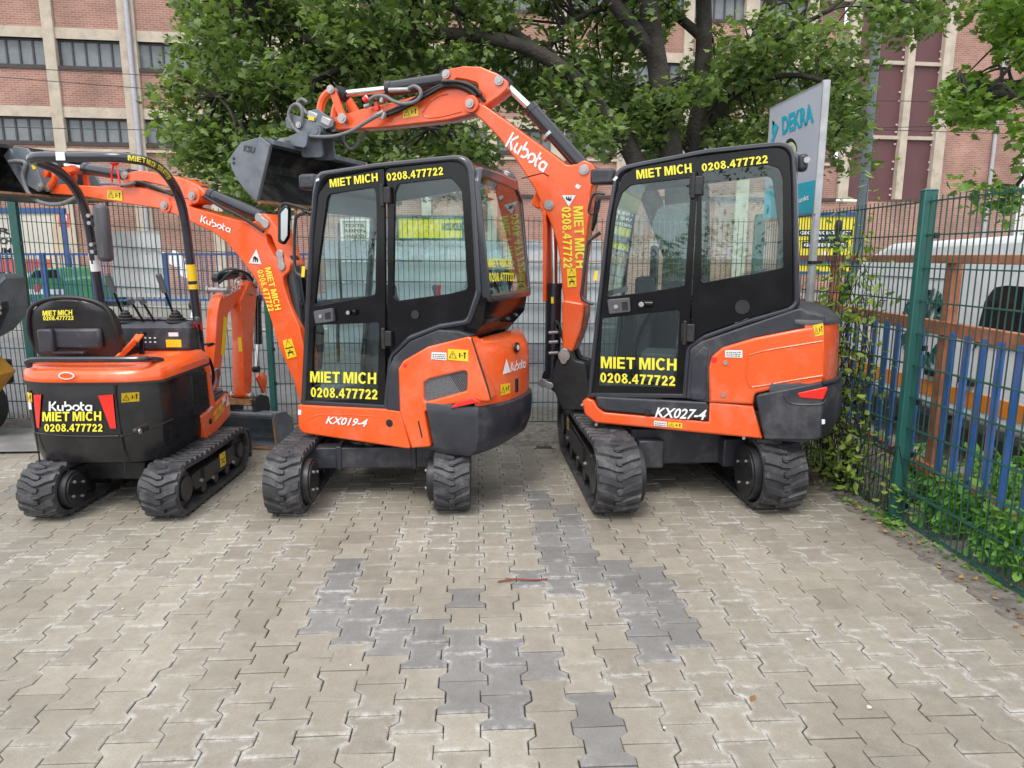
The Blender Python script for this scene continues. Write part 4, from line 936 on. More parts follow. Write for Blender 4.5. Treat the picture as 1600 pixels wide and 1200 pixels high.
    cb, d, qp, _ = cab(T, F, W, WR, outer, inner, door, dcl, qua, qcl, rh, (fb, fm, ft), rp, None)
    PD = P(W-.013)
    lettering(d, PD, boldgeo('MIET MICH'), (516,293), (591,283), (515,280.5), M['yel'])
    lettering(d, PD, boldgeo('MIET MICH'), (485,597), (588,600), (485,580), M['yel'])
    lettering(d, PD, boldgeo('0208.477722'), (486,620), (590,624), (486,605), M['yel'])
    lettering(qp, P(W-.017), boldgeo('0208.477722'), (605,283), (693,273), (604,271), M['yel'])
    x, z = F.on((507,494), W); hd = part('door_handle', G().plate([fillet(PT([(491,486),(520,481),(523,502),(494,506)]), .012, 3)], W-.02, W+.012, .005), M['grey'], d)
    part('handle_recess', G().plate([PT([(509,489),(518,487),(519,498),(510,499)])], W+.008, W+.0135), M['ink'], hd)
    q = F.on((503,494), W); part('lock_barrel', G().cyl((q[0], W, q[1]), (q[0], W+.02, q[1]), .012), M['silver'], hd)
    q = F.on((548,488), W); part('door_stop', G().cyl((q[0], W-.02, q[1]), (q[0], W+.03, q[1]), .018).cyl((q[0]-.04, W-.01, q[1]), (q[0], W-.01, q[1]), .018), M['black'], d)
    part('door_stop', G().cyl((q[0], W+.028, q[1]), (q[0], W+.036, q[1]), .013), M['silver'], d)
    for a in ((602,305),(604,529)):
        q = F.on(a, W); g = G().box((q[0], W-.005, q[1]), (.075, .03, .10)); g.cyl((q[0]+.02, W+.005, q[1]-.07), (q[0]+.02, W+.005, q[1]+.07), .014); part('door_hinge', g, M['blackm'], d, bev=.006)
    q = F.on((647,492), W); part('speaker', G().cyl((q[0], W-.024, q[1]), (q[0], W-.012, q[1]), .028, n=24), M['blackm'], qp)
    # rear glass and the black rear panel below it
    xr = F.on((748,430), W)[0]-.005
    yl, yr = W-.02, WR+.02
    def yz(loop, x0, x1, bev=.0):                        # plate in the (y,z) plane
        g = G().plate(loop, x0, x1, bev); g.move(lambda x, y, z: (y, x, z)); return g
    zt = 2.19
    ro = fillet([(yl, 1.40), (yr, 1.40), (yr, 2.06), (yr+.10, zt), (yl-.06, zt+.02), (yl, 2.12)], .05, 4)
    ri = fillet([(yl-.02, 1.45), (yr+.03, 1.45), (yr+.03, 2.05), (yr+.11, 2.12), (yl-.05, 2.15), (yl-.02, 2.08)], .03, 4)
    def rearx(x, y, z): return (x+(z-1.45)*.10-.03, y, z)
    g = yz([ro, ri], xr-.03, xr+.03, .012).move(rearx)
    rw = part('rear_window_frame', g, M['frame'], cb)
    part('window', yz([inset(ri, -.006)], xr-.02, xr-.016).move(rearx), M['glass'], rw, smooth=0)
    PRW = lambda p: (lambda q: (xr-.052+(q[1]-1.45)*.10, q[0], q[1]))(F.onx(p, xr-.05))
    lettering(rw, PRW, boldgeo('MIET MICH'), (765,418), (802,417), (764,404), M['yel'], off=.002)
    lettering(rw, PRW, boldgeo('0208.477722'), (766,440), (804,439), (766,426), M['yel'], off=.002)
    g = G().ringsurf([[(xr-.035, yl, 1.43), (xr-.035, yr+.01, 1.43), (xr+.05, yr+.01, 1.43), (xr+.05, yl, 1.43)],
                      [(xr-.01, yl-.01, 1.28), (xr-.02, yr+.03, 1.30), (xr+.09, yr+.03, 1.30), (xr+.09, yl-.01, 1.28)],
                      [(xr+.10, yl-.06, 1.13), (xr+.10, yr+.08, 1.15), (xr+.18, yr+.08, 1.15), (xr+.18, yl-.06, 1.13)]])
    part('rear_panel', g, M['black'], cb, smooth=40)
    # work light, mirror, grab rail
    q = F.on((489,277), W-.1); g = G().box((q[0]+.03, W-.12, q[1]-.03), (.13, .12, .10)); part('work_light', g, M['charcoal'], cb, bev=.02)
    q = F.on((484,292), W); part('mirror_bracket', G().tube([P(W+.0)(p) for p in [(484,328),(462,322),(445,318),(439,325),(440,340)]], .010, 8, 6), M['blackm'], cb)
    mg = G().plate([fillet(PT([(436,330),(448,319),(453,325),(452,370),(444,383),(436,378)], W+.02), .02, 4)], W, W+.04, .012); mr = part('mirror', mg, M['black'], cb)
    part('mirror_face', G().plate([fillet(PT([(439,333),(447,324),(450,328),(449,368),(443,378),(439,374)], W+.04), .015, 4)], W+.038, W+.0415), M['mirror'], mr, smooth=0)
    part('grab_rail', G().tube([P(W-.03)(p) for p in [(479,332),(466,337),(461,350),(460,400),(463,425),(474,432)]], .011, 8, 5), M['frame'], cb)
    quad(cb, P(W+.003), [(471,433),(476,433),(477,416),(472,416)], M['sty']); quad(cb, P(W+.003), [(494,284),(499,282),(499,278),(494,280)], M['stw'])
    part('aerial', G().tube([(xr-.02, WR+.1, 2.2), (xr-.05, WR-.25, 2.27), (xr-.06, WR-.5, 2.25)], .005, 6), M['black'], cb)
    # interior
    g = G().box((-.33, .03, .69), (1.2, .72, .05)); part('cab_floor', g, M['blackm'], cb)
    seat(cb, -.62, 1.02, .0, .44, True, .2, .56)
    part('console', G().box((-.46, .30, 1.12), (.34, .13, .20)).box((-.46, -.30, 1.12), (.34, .13, .20)), M['charcoal'], cb, bev=.03)
    lever(cb, (-.36, .30, 1.22), (-.33, .30, 1.34), .11, boot=True); lever(cb, (-.36, -.30, 1.22), (-.33, -.30, 1.34), .11)
    part('front_console', G().box((.06, -.15, 1.02), (.12, .24, .6)).box((.02, -.2, 1.4), (.07, .12, .14)), M['charcoal'], cb, bev=.03)
    for y in (.08, -.06): lever(cb, (.10, y, .75), (-.02, y, 1.32), .12, 'travel_lever', False, (.06,0,0))
    part('travel_lever', G().tube([(.12, .36, .95), (.1, .36, 1.28), (.02, .34, 1.36), (-.2, .33, 1.34), (-.22, .3, 1.2)], .012, 8, 6), M['blackm'], cb)
    g = G().bar((-.35, -.22, 1.25), (-.38, -.22, 1.47), .035, .02); part('warning_tag', g, M['red'], cb, bev=.004)
    # --- boom, stick, bucket (plane of the boom: y = yb)
    yb = .05; hw = .085; PB = lambda p: F.on(p, yb+hw); BP = P(yb+hw+.002)
    boom = [(259,321),(267,312),(297,323),(345,337),(384,347),(398,346),(404,335),(412,333),(421,341),(433,358),(440,382),(448,402),(454,412),(452,424),(442,433),(443,446),(452,474),(468,512),(478,560),(480,640),(468,626),(457,592),(435,541),(417,480),(399,437),(377,406),(356,381),(334,364),(302,349),(282,339),(262,331)]
    hole = [(415,365),(423,368),(431,389),(434,403),(429,402),(418,381)]
    bm = part('boom', G().plate([fillet([PB(p) for p in boom], .04, 4), fillet([PB(p) for p in hole], .03, 4)], yb-hw, yb+hw, .010), M['orange'], T)
    st = [(73,297),(80,289),(92,287),(120,289),(158,291),(189,290),(190,276),(200,268),(215,266),(237,269),(263,274),(289,281),(306,290),(317,300),(315,308),(306,308),(299,318),(285,326),(268,330),(254,327),(193,318),(159,312),(123,306),(74,302)]
    sh = [(203,286),(221,283),(252,290),(268,296),(267,304),(252,301),(222,293),(207,291)]
    hs = .065
    sk_ = part('stick', G().plate([fillet([PB(p) for p in st], .03, 4), fillet([PB(p) for p in sh], .02, 4)], yb-hs, yb+hs, .008), M['orange'], T)
    for p in ((259,321),): pin(bm, PB(p), yb-hw-.012, yb+hw+.012, .032); boss(bm, PB(p), yb-hw-.008, yb+hw+.008, .06)
    g = G()
    for a, c_ in (((405,340),(416,350)), ((438,397),(441,416))):
        A = Vector((PB(a)[0], yb+hw+.006, PB(a)[1])); B_ = Vector((PB(c_)[0], yb+hw+.006, PB(c_)[1])); g.bar(A, B_, .05, .012, up=(0,1,0)); g.cyl(A-Vector((0,.006,0)), A+Vector((0,.007,0)), .032); g.cyl(B_-Vector((0,.006,0)), B_+Vector((0,.007,0)), .032)
        part('pin_plate', g, M['silver'], bm, bev=.003); g = G()
    pin(sk_, PB((302,306)), yb-hs-.03, yb+hs+.03, .03); pin(sk_, PB((76,293)), yb-hs-.03, yb+hs+.03, .034); pin(sk_, PB((193,273)), yb-hs-.01, yb+hs+.01, .03)
    boss(sk_, PB((302,306)), yb-hs-.02, yb+hs+.02, .06)
    cylinder(T, PB((404,341)), PB((317,303)), PB((303,298)), .048, .026, yb)
    cylinder(T, PB((192,273)), PB((120,262)), PB((81,257)), .045, .024, yb)
    cylinder(T, PB((474,600)), PB((446,420)), PB((442,408)), .055, .03, yb-.0, True)
    g = G().plate([fillet([P(yb+hw)(p)[0::2] for p in [(484,520),(470,470),(455,420),(444,424),(452,470),(470,530),(480,600)]], .02, 3)], yb-.10, yb-.06, .006); part('cylinder_guard', g, M['blackm'], T)
    g = G()                                              # tipping links at the end of the stick
    for y in (yb+hs+.02, yb-hs-.02):
        A = lambda p: Vector((PB(p)[0], y, PB(p)[1]))
        g.tube([A((79,258)), A((86,272)), A((84,283)), A((77,293))], .026, 8, 4); g.bar(A((79,258)), A((70,275)), .05, .02, up=(0,1,0)); g.bar(A((104,270)), A((107,288)), .05, .02, up=(0,1,0))
    g.bar(Vector((PB((70,272))[0], yb, PB((70,272))[1])), Vector((PB((108,262))[0], yb, PB((108,262))[1])), .12, .05)
    lk = part('bucket_link', g, M['orange'], T); pin(lk, PB((79,258)), yb-hs-.04, yb+hs+.04, .032)
    lettering(bm, BP, logogeo(), (313,347), (360,364), (315,336), M['white'], 'maker_name')
    quad(bm, BP, [(389,411),(409,413),(401,389)], M['stw'], name='shop_emblem', geo=None)
    qa = [Vector(BP(p)) for p in [(389,411),(409,413),(401,389)]]
    v, f = critter_geo(); g = G().add([qa[0]*(1-x-y*.5)+qa[1]*(x-y*.5)+qa[2]*y+Vector((0,.0045,0)) for x, y in v], f); part('emblem_mark', g, M['ink'], bm, smooth=0)
    lettering(bm, BP, boldgeo('MIET MICH'), (414,419), (431,485), (423,417), M['yel'])
    lettering(bm, BP, boldgeo('0208.477722'), (402,423), (420,487), (411,421), M['yel'])
    quad(bm, BP, [(449,561),(464,557),(456,529),(442,532)], M['sty'], geo=warn_tall())
    quad(sk_, P(yb+hs+.002), [(168,311),(192,314),(191,298),(168,296)], M['sty'], geo=warn_geo())
    h3 = lambda ps, y: [(F.on(p, y)[0], y, F.on(p, y)[1]) for p in ps]
    for dy, ps in ((.02, [(190,291),(215,284),(240,292),(270,305)]), (-.01, [(200,287),(222,288),(250,298),(275,306),(300,312)]), (.04, [(318,306),(345,323),(375,338),(395,350),(412,362)])):
        hose(T, h3(ps, yb+hs+dy), .011, 'hoseb')
    hose(T, h3([(15,253),(30,252),(40,256),(36,275),(42,297),(55,312),(75,319),(98,318),(118,309),(126,302)], yb+.16), .017)
    hose(T, h3([(158,287),(175,287),(195,289),(210,285)], yb+hs+.04), .012)
    g = G().tube(h3([(176,290),(174,270),(178,256)], yb+.11), .008, 6); g.tube(h3([(188,292),(184,268),(180,256)], yb+.11), .008, 6); g.sph(h3([(179,254)], yb+.11)[0], (.04,.03,.025)); part('valve_handle', g, M['red'], sk_)
    hose(sk_, h3([(166,315),(167,322),(163,331),(158,332)], yb+hs), .012, 'hoseb', 'hose_stub')
    # tilt coupler and ditching bucket
    A = lambda p, y: Vector((F.on(p, y)[0], y, F.on(p, y)[1]))
    g = G()
    for y in (yb+.13, yb-.13):
        g.plate([fillet([F.on(p, yb+.13) for p in [(21,228),(44,232),(52,245),(70,293),(62,300),(45,290),(38,262),(24,250)]], .02, 3)], y-.012, y+.012, .004)
    g.bar(A((30,240), yb), A((62,292), yb), .22, .10); cp = part('tilt_coupler', g, M['steel'], T)
    pin(cp, F.on((64,292), yb+.14), yb-.15, yb+.15, .03)
    quad(cp, P(yb+.1435), [(52,265),(57,264),(54,257),(49,258)], M['sty'])
    b0 = [(-14,232),(24,229),(30,249),(60,295),(95,304),(72,311),(25,314),(-40,312),(-40,250)]
    prof = [F.on(p, yb) for p in b0]
    x_, z_ = F.on((22,232), yb); x2, z2 = F.on((90,305), yb)
    bk = [(x_-.10, z_-.02), (x_+.12, z_+.0), (x_+.34, z_-.10), (x_+.44, z_-.26), (x_+.34, z_-.40), (x2+.10, z2+.00), (x2+.09, z2-.015), (x_+.36, z_-.43), (x_+.47, z_-.26), (x_+.36, z_-.08), (x_+.12, z_+.02), (x_-.10, z_+.01)]
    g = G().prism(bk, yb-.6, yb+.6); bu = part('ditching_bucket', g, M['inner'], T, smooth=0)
    for y in (yb-.6, yb+.6): part('side_plate', G().prism(bk[:6], y-.012, y+.012), M['steel'], bu, smooth=0, bev=.004)
    part('cutting_edge', G().box((x2+.08, yb, z2-.01), (.10, 1.2, .016)), M['rust'], bu)
    for y in (.16, -.16): hose(bu, [(x_, yb+y, z_-.05), (x_+.1, yb+y*1.2, z_-.12), (x_+.2, yb+y*2, z_-.14), (x_+.3, yb+y*2.4, z_-.1)], .008, 'sty', 'hose_sleeve')
    return T
# ================================================================ right excavator (cab, boom folded up with its bucket over the middle machine)
def build_right():
    F = Frame(1.485, 5.2, 69); W = .72; WR = -.30
    T = thing('mini_excavator', (F.o.x, F.o.y, 0), 'right orange excavator, boom arched high over its cab and bucket held above its neighbour', 'excavator', radians(90+F.hd), 'orange mini excavators parked at the fence')
    P = lambda yl: (lambda p: (F.on(p, yl)[0], yl, F.on(p, yl)[1]))
    PT = lambda ps, yl=W: F.pts(ps, yl)
    rot = radians(1.0-F.hd)
    gauge = .54
    for s in (1, -1):
        rubber_track(T, rot, s*gauge, 1.95, .255, .285, -s, .092, (.42, .33) if s > 0 else None, .07, .07)
    g = G().box((0, 0, .36), (1.0, .84, .26)); g.cyl((0, 0, .4), (0, 0, .56), .38, n=36); g.box((-.45, .3, .33), (.3, .18, .2)); g.box((-.45, -.3, .33), (.3, .18, .2))
    part('undercarriage', g, M['charcoal'], T, rz=rot, bev=.012)
    g = G().box((1.22, 0, .26), (.05, 1.42, .36)); g.bar((.4, .28, .34), (1.2, .28, .26), .09, .08); g.bar((.4, -.28, .34), (1.2, -.28, .26), .09, .08)
    bl = part('dozer_blade', g, M['blackm'], T, rz=rot, bev=.006)
    part('reflector', G().box((1.19, .66, .40), (.004, .05, .05)), M['stw'], bl)
    part('swing_frame', G().box((-.30, .1, .62), (1.30, 1.14, .14)).box((-.55, .1, .75), (.7, 1.0, .25)), M['blackm'], T, bev=.01)
    # --- orange skirt and cover on the near side
    sk = [(909,627),(917.5,622),(928,626),(934,636),(944,644),(1107,659),(1108,628),(1177,634),(1192,686),(930,661),(913,647)]
    s = part('side_skirt', G().plate([fillet(PT(sk), [.02,.02,.03,.03,.03,.0,0,.0,.01,.05,.05], 4)], W-.12, W+.004, .014), M['orange'], T)
    sp = [(929,619),(1104,628),(1108,634),(1107,657),(946,642),(934,636)]
    d2 = part('sill_panel', G().plate([fillet(PT(sp), .02, 4)], W-.06, W+.010, .012), M['charcoal'], s)
    q = F.on((1012,643), W); part('lock_barrel', G().cyl((q[0], W, q[1]), (q[0], W+.018, q[1]), .022, n=20), M['blackm'], d2)
    lettering(d2, P(W+.012), textgeo('KX027-4', .022, .22), (1023,652), (1102,656.5), (1025,636), M['white'], 'model_name')
    quad(d2, P(W+.0125), [(955,626),(1033,630),(1034,620),(955,615)], M['film'], 'protective_tape')
    quad(s, P(W+.006), [(1022,665),(1042,667),(1042,659),(1022,657)], M['stw'], geo=lines_geo(2)); quad(s, P(W+.006), [(1044,667),(1066,669.5),(1066,661),(1044,659)], M['sty'], geo=warn_geo())
    for p in ((932,663),(1162,684),(910,632)): q = F.on(p, W); part('bolt', G().cyl((q[0], W, q[1]), (q[0], W+.012, q[1]), .010, n=10), M['silver'], s)
    cv = [(1108,628),(1107,575),(1112,556),(1129,542),(1178,527.5),(1243,514.5),(1288,507),(1290,592),(1240,602),(1180,615),(1177,632)]
    b = part('side_cover', G().plate([fillet(PT(cv), [0,.05,.06,.08,.1,.1,0,0,.05,.03,.0], 5)], W-.10, W+.016, .018), M['orange'], T)
    g = G().tube([P(W+.016)(p) for p in [(1170,555),(1200,547),(1260,537),(1285,533)]], .005, 6, 6); g.tube([P(W+.016)(p) for p in [(1168,556),(1166,585),(1172,602),(1182,604),(1240,594),(1285,587)]], .006, 6, 6); part('crease', g, M['orange'], b)
    for p, r in (((1134,566), .014), ((1130.5,616), .014)): q = F.on(p, W); part('cover_lock', G().cyl((q[0], W+.014, q[1]), (q[0], W+.024, q[1]), r, n=16), M['silver'], b)
    q = F.on((1116,562), W); part('sticker', G().cyl((q[0], W+.014, q[1]), (q[0], W+.0175, q[1]), .019, n=20), M['red'], b)
    quad(b, P(W+.0165), [(1133,558),(1160,559),(1160,547),(1133,547)], M['stw'], geo=lines_geo(3))
    quad(b, P(W+.0165), [(1274,526),(1287,523),(1286,505),(1270,508)], M['sty'], geo=warn_geo())
    arch = [(1071,623),(1078,545),(1096,533),(1171,507),(1243,483),(1251,481),(1262,487),(1290,493),(1290,507),(1243,516),(1178,529),(1130,544),(1113,557),(1109,575),(1109,630)]
    part('fender_trim', G().plate([fillet(PT(arch), [0,.05,.08,.2,.05,.02,.05,.02,0,.1,.1,.08,.06,.05,0], 5)], W-.10, W+.006, .012), M['charcoal'], T)
    part('fender_trim', G().plate([fillet(PT([(1078,624),(1081,560),(1100,540),(1108,546),(1104,570),(1104,626)]), .03, 4)], W-.03, W+.012, .008), M['charcoal'], T)
    # --- rounded tail
    part('engine_hood', loftz([(-.86,-.97,-1.10,W+.012,.45,.62),(-.86,-.98,-1.12,W+.014,.46,.90),(-.86,-.97,-1.115,W+.014,.46,1.15),(-.86,-.96,-1.10,W+.010,.455,1.265)], pw=4), M['orange'], T, smooth=50)
    part('hood_top', loftz([(-.80,-.96,-1.11,W+.014,.46,1.262),(-.80,-.96,-1.10,W+.014,.46,1.285),(-.80,-.92,-1.06,W-.03,.44,1.325),(-.80,-.90,-1.0,W-.08,.40,1.345)], pw=4), M['charcoal'], T, smooth=50)
    cw = [(-.70,-.90,-1.04,W+.004,.44,.51),(-.68,-.96,-1.12,W+.02,.46,.54),(-.68,-.99,-1.165,W+.033,.48,.66),(-.68,-.99,-1.16,W+.034,.48,.80),(-.68,-.98,-1.15,W+.028,.47,.875),(-.70,-.97,-1.13,W+.010,.46,.90)]
    c = part('counterweight', loftz(cw, pw=4), M['charcoal'], T, smooth=40)
    def cwx(y, w=W+.03, xa=-.98, xt=-1.145, pw=4): return xt+(xa-xt)*min(1, abs(y)/w)**pw
    cwp = PT([(1180,616),(1240,604),(1284,595),(1284,682),(1268,686),(1194,685)])
    part('counterweight_ear', G().plate([fillet(cwp, [.03,0,0,.0,.02,.02], 4)], W-.05, W+.036, .012), M['charcoal'], c)
    part('tail_light', G().plate([fillet(PT([(1245,614),(1292,604),(1293,608),(1286,624),(1250,621)], W+.03), .01, 3)], W+.02, W+.042, .005), M['red'], c)
    g = G().tube([P(W+.037)(p) for p in [(1225,618),(1232,628),(1250,632),(1283,631),(1292,622)]], .006, 6, 5); part('crease', g, M['charcoal'], c)
    qd = quad(c, P(W+.037), [(1284,663),(1289,662),(1289,655),(1284,655)], M['stw'])
    part('bumper_edge', G().tube([(cwx(y)+.01, y, .90) for y in np.linspace(W+.02, -.4, 30)], .016, 8), M['charcoal'], c)
    # --- cab
    ol = [(916,620),(946,346),(953,305),(961,261),(1000,252),(1104,232),(1180,224),(1243,218),(1247,290),(1251,478),(1240,487),(1171,507),(1103,531),(1078,546),(1072,623)]
    outer = fillet(PT(ol), [.0,.3,.1,.15,.1,.3,.15,.15,.1,.06,.04,.2,.1,.06,0], 7)
    il = [(925,614),(953,348),(960,310),(968,268),(1002,260),(1105,240),(1180,232),(1234,227),(1237.5,292),(1240,474),(1230,481),(1168,499),(1100,523),(1072,540),(1066,616)]
    inner = fillet(PT(il), [.0,.3,.1,.13,.1,.3,.15,.13,.1,.06,.04,.2,.1,.06,0], 7)
    door = fillet(PT([(924.5,616),(953,350),(962,300),(973,277),(988,262),(1089,243),(1087,320),(1076,535),(1070,622)]), [.02,.3,.08,.08,.08,.01,0,.0,.02], 5)
    dcl = [fillet(PT([(963,325),(972,300),(985,289),(1079,277),(1079,300),(1069,446),(1020,455),(948,464),(955,390)]), [.03,.03,.04,.02,0,.02,.05,.02,.05], 4),
           fillet(PT([(940,498),(1000,491),(1062,485),(1056,605),(934,602)]), .02, 4)]
    qua = fillet(PT([(1091,243),(1180,232),(1234,227),(1237.5,292),(1240,474),(1230,480.5),(1168,498),(1100,522),(1078,536),(1088,330)]), [.01,.15,.13,.1,.06,.04,.2,.1,.04,0], 7)
    qcl = [fillet(PT([(1096,284),(1098,266),(1200,257),(1218,262),(1223,278),(1224,418),(1180,427),(1096,442)]), [0,.03,.06,.05,.03,.02,.1,.02], 5)]
    fb, fm, ft = [F.on(p, W) for p in ((920,608),(935,460),(957,290))]
    rh = fillet([(fb[0]-.06, 1.33), (ft[0]-.03, 2.17), (-.64, 2.26), (-.79, 1.44), (-.3, 1.34)], .05, 4)
    rp = PT([(951,320),(956,294),(965,272),(984,256.5),(1104,233),(1192,224),(1222,225),(1238,236),(1245,256),(1246,275)])
    cb, d, qp, _ = cab(T, F, W, WR, outer, inner, door, dcl, qua, qcl, rh, (fb, fm, ft), rp, None)
    PD = P(W-.013)
    lettering(d, PD, boldgeo('MIET MICH'), (995,280), (1081,269.5), (994,266), M['yel'])
    lettering(qp, P(W-.017), boldgeo('0208.477722'), (1097,268), (1200,254.5), (1096,256), M['yel'])
    lettering(d, PD, boldgeo('MIET MICH'), (939,575), (1057,579), (939,557), M['yel'])
    lettering(d, PD, boldgeo('0208.477722'), (938,597), (1055,603), (938,582), M['yel'])
    hd = part('door_handle', G().plate([fillet(PT([(949,468),(984,465),(986,487),(952,491)]), .012, 3)], W-.02, W+.014, .006), M['grey'], d)
    part('handle_recess', G().plate([PT([(972,472),(981,471),(982,484),(973,485)])], W+.010, W+.0155), M['ink'], hd)
    q = F.on((963,479), W); part('lock_barrel', G().cyl((q[0], W, q[1]), (q[0], W+.022, q[1]), .014), M['silver'], hd)
    q = F.on((1003,475), W); part('door_stop', G().cyl((q[0], W-.02, q[1]), (q[0], W+.03, q[1]), .024).cyl((q[0]-.07, W-.012, q[1]), (q[0], W-.012, q[1]), .022), M['black'], d)
    part('door_stop', G().cyl((q[0], W+.028, q[1]), (q[0], W+.038, q[1]), .017), M['silver'], d)
    for a in ((1088,290),(1075,520)):
        q = F.on(a, W); g = G().box((q[0], W-.003, q[1]), (.085, .03, .115)); g.cyl((q[0]+.02, W+.008, q[1]-.08), (q[0]+.02, W+.008, q[1]+.08), .015); part('door_hinge', g, M['blackm'], d, bev=.006)
    q = F.on((1160,480), W); part('speaker', G().cyl((q[0], W-.024, q[1]), (q[0], W-.012, q[1]), .045, n=24), M['blackm'], qp)
    # rear wall
    xr = F.on((1248,420), W)[0]+.07; yl, yr = W-.03, WR+.02
    g = G().plate([fillet([(yl, 1.34), (yr, 1.34), (yr, 2.30), (yl, 2.30)], .06, 4), fillet([(yl-.06, 1.46), (yr+.06, 1.46), (yr+.06, 2.2), (yl-.06, 2.2)], .05, 4)], xr-.03, xr+.02, .01)
    g.move(lambda x, y, z: (y, x, z)); rw = part('rear_window_frame', g, M['frame'], cb)
    g = G().plate([fillet([(yl-.056, 1.464), (yr+.056, 1.464), (yr+.056, 2.196), (yl-.056, 2.196)], .05, 4)], xr-.008, xr-.003); g.move(lambda x, y, z: (y, x, z)); part('window', g, M['glass'], rw, smooth=0)
    q = F.on((1247,250), W); g = G().box((q[0]-.03, W-.07, q[1]-.01), (.06, .10, .10)); wl = part('work_light', g, M['charcoal'], cb, bev=.02)
    part('bolt', G().cyl((q[0]-.05, W-.015, q[1]), (q[0]-.05, W-.005, q[1]), .018), M['silver'], wl)
    q = F.on((940,275), W-.1); g = G().box((q[0], W-.16, q[1]), (.16, .11, .10)); g.bar((q[0]-.05, W-.16, q[1]), (q[0]-.16, W-.12, q[1]+.01), .03, .03); part('work_light', g, M['charcoal'], cb, bev=.02)
    part('grab_rail', G().tube([P(W-.02)(p) for p in [(938,364),(924,373),(917,385),(911,440),(909,462),(914,470),(927,475)]], .012, 8, 5), M['frame'], cb)
    part('mirror_bracket', G().tube([P(W)(p) for p in [(945,303),(932,302),(925,308),(920,330),(927,334),(934,330),(937,310)]], .009, 8, 5), M['blackm'], cb)
    mr = part('mirror', G().plate([fillet(PT([(931,312),(937,312),(933,345),(927,362),(924,360)], W+.02), .015, 4)], W+.0, W+.05, .012), M['black'], cb)
    quad(cb, P(W+.003), [(927,438),(932,438),(935,423),(930,423)], M['sty']); quad(cb, P(W+.003), [(957,281),(961,283),(966,277),(962,275)], M['stw'])
    # interior
    part('cab_floor', G().box((-.15, .2, .76), (1.2, .9, .05)), M['blackm'], cb)
    seat(cb, -.42, 1.06, .2, .48, True, .14, .50)
    part('console', G().box((-.26, .50, 1.18), (.36, .14, .22)).box((-.26, -.08, 1.18), (.36, .14, .22)).box((-.40, .5, .95), (.3,.2,.3)), M['charcoal'], cb, bev=.03)
    lever(cb, (-.14, .50, 1.29), (-.12, .50, 1.40), .11); lever(cb, (-.14, -.08, 1.29), (-.12, -.08, 1.40), .11)
    part('front_console', G().box((.22, -.05, 1.15), (.14, .26, .75)).box((.17, -.08, 1.6), (.05, .16, .32)), M['charcoal'], cb, bev=.03)
    for y in (.28, .12): lever(cb, (.26, y, .8), (.14, y, 1.30), .12, 'travel_lever', False, (.05,0,0))
    part('travel_lever', G().tube([(.3, .42, 1.2), (.28, .42, 1.36), (.1, .42, 1.40), (-.02, .42, 1.37), (-.03, .42, 1.28)], .011, 8, 6), M['blackm'], cb)
    part('safety_lever', G().bar((.2, W-.14, 1.38), (.36, W-.14, 1.40), .03, .03), M['red'], cb, bev=.01)
    part('plastic_film', G().box((-.2, .42, .99), (.3, .04, .32), Matrix.Rotation(.15, 3, 'Z')), M['film'], cb, bev=.03)
    part('battery_box', G().box((.05, .3, .90), (.26, .3, .22)), M['grey'], cb, bev=.02)
    g = G(); rs = []
    for i in range(9):
        a = i/8; rs.append([(-.62+.16*cos(2*pi*k/12)*(sin(pi*a)+.15)*random.uniform(.8,1.2), .45+.10*sin(2*pi*k/12)*(sin(pi*a)+.15), 1.44+.16*a) for k in range(12)])
    part('plastic_film', g.ringsurf(rs), M['film'], cb, smooth=10)
    # --- boom
    yb = .14; hw = .095; PB = lambda p: F.on(p, yb+hw); BP = P(yb+hw+.002)
    low = [(880,542),(880,470),(876,420),(871,384),(862,354),(850,326),(833,292),(806,250),(779,215),(757,192),(741,178),(731,168),(733,160),(744,157),(758,165),(795,191),(860,238),(886,258),(902,256),(912,249),(924,255),(931,266),(930,280),(925,292),(923,305),(924,322),(919,352),(911,420),(909,470),(912,490),(908,515),(897,546),(888,556),(881,552)]
    bm = part('boom', G().plate([fillet([PB(p) for p in low], .05, 4)], yb-hw, yb+hw, .012), M['orange'], T)
    g = G().plate([fillet([PB(p) for p in [(880,543),(879,468),(914,474),(913,492),(909,516),(897,547),(888,556),(881,552)]], .03, 4)], yb-hw-.03, yb+hw+.03, .014); part('boom_foot', g, M['orange'], bm)
    g = G().plate([fillet([PB(p) for p in [(869,350),(870,325),(860,306),(848,300),(833,298),(827,318),(836,326),(848,322),(850,336)]], .025, 4)], yb-.05, yb+.05, .01); part('cylinder_bracket', g, M['orange'], bm)
    g = G().plate([fillet([PB(p) for p in [(848,330),(853,330),(853,471),(848,472)]], .01, 2)], yb-.03, yb+.10, .004); part('cylinder_guard', g, M['orange'], bm)
    pin(bm, PB((737,163)), yb-hw-.03, yb+hw+.035, .032); boss(bm, PB((737,163)), yb-hw-.02, yb+hw+.025, .062)
    pin(bm, PB((913,265)), yb-hw-.005, yb+hw+.005, .036); pin(bm, PB((858,320)), yb-hw-.005, yb+hw+.0, .036); pin(bm, PB((884,554)), yb-hw-.05, yb+hw+.05, .045)
    boss(bm, PB((858,320)), yb-.08, yb+hw-.004, .075)
    lettering(bm, BP, logogeo(), (789,228), (849,270), (801,206), M['white'], 'maker_name')
    quad(bm, BP, [(900,305),(878,305),(889,323)], M['stw'], name='shop_emblem'); qa = [Vector(BP(p)) for p in [(900,305),(878,305),(889,323)]]
    v, f = critter_geo(); g = G().add([qa[0]*(1-x-y*.5)+qa[1]*(x-y*.5)+qa[2]*y+Vector((0,.0045,0)) for x, y in v], f); part('emblem_mark', g, M['ink'], bm, smooth=0)
    quad(bm, BP, [(898,292),(904,296),(908,291),(902,287)], M['stw'])
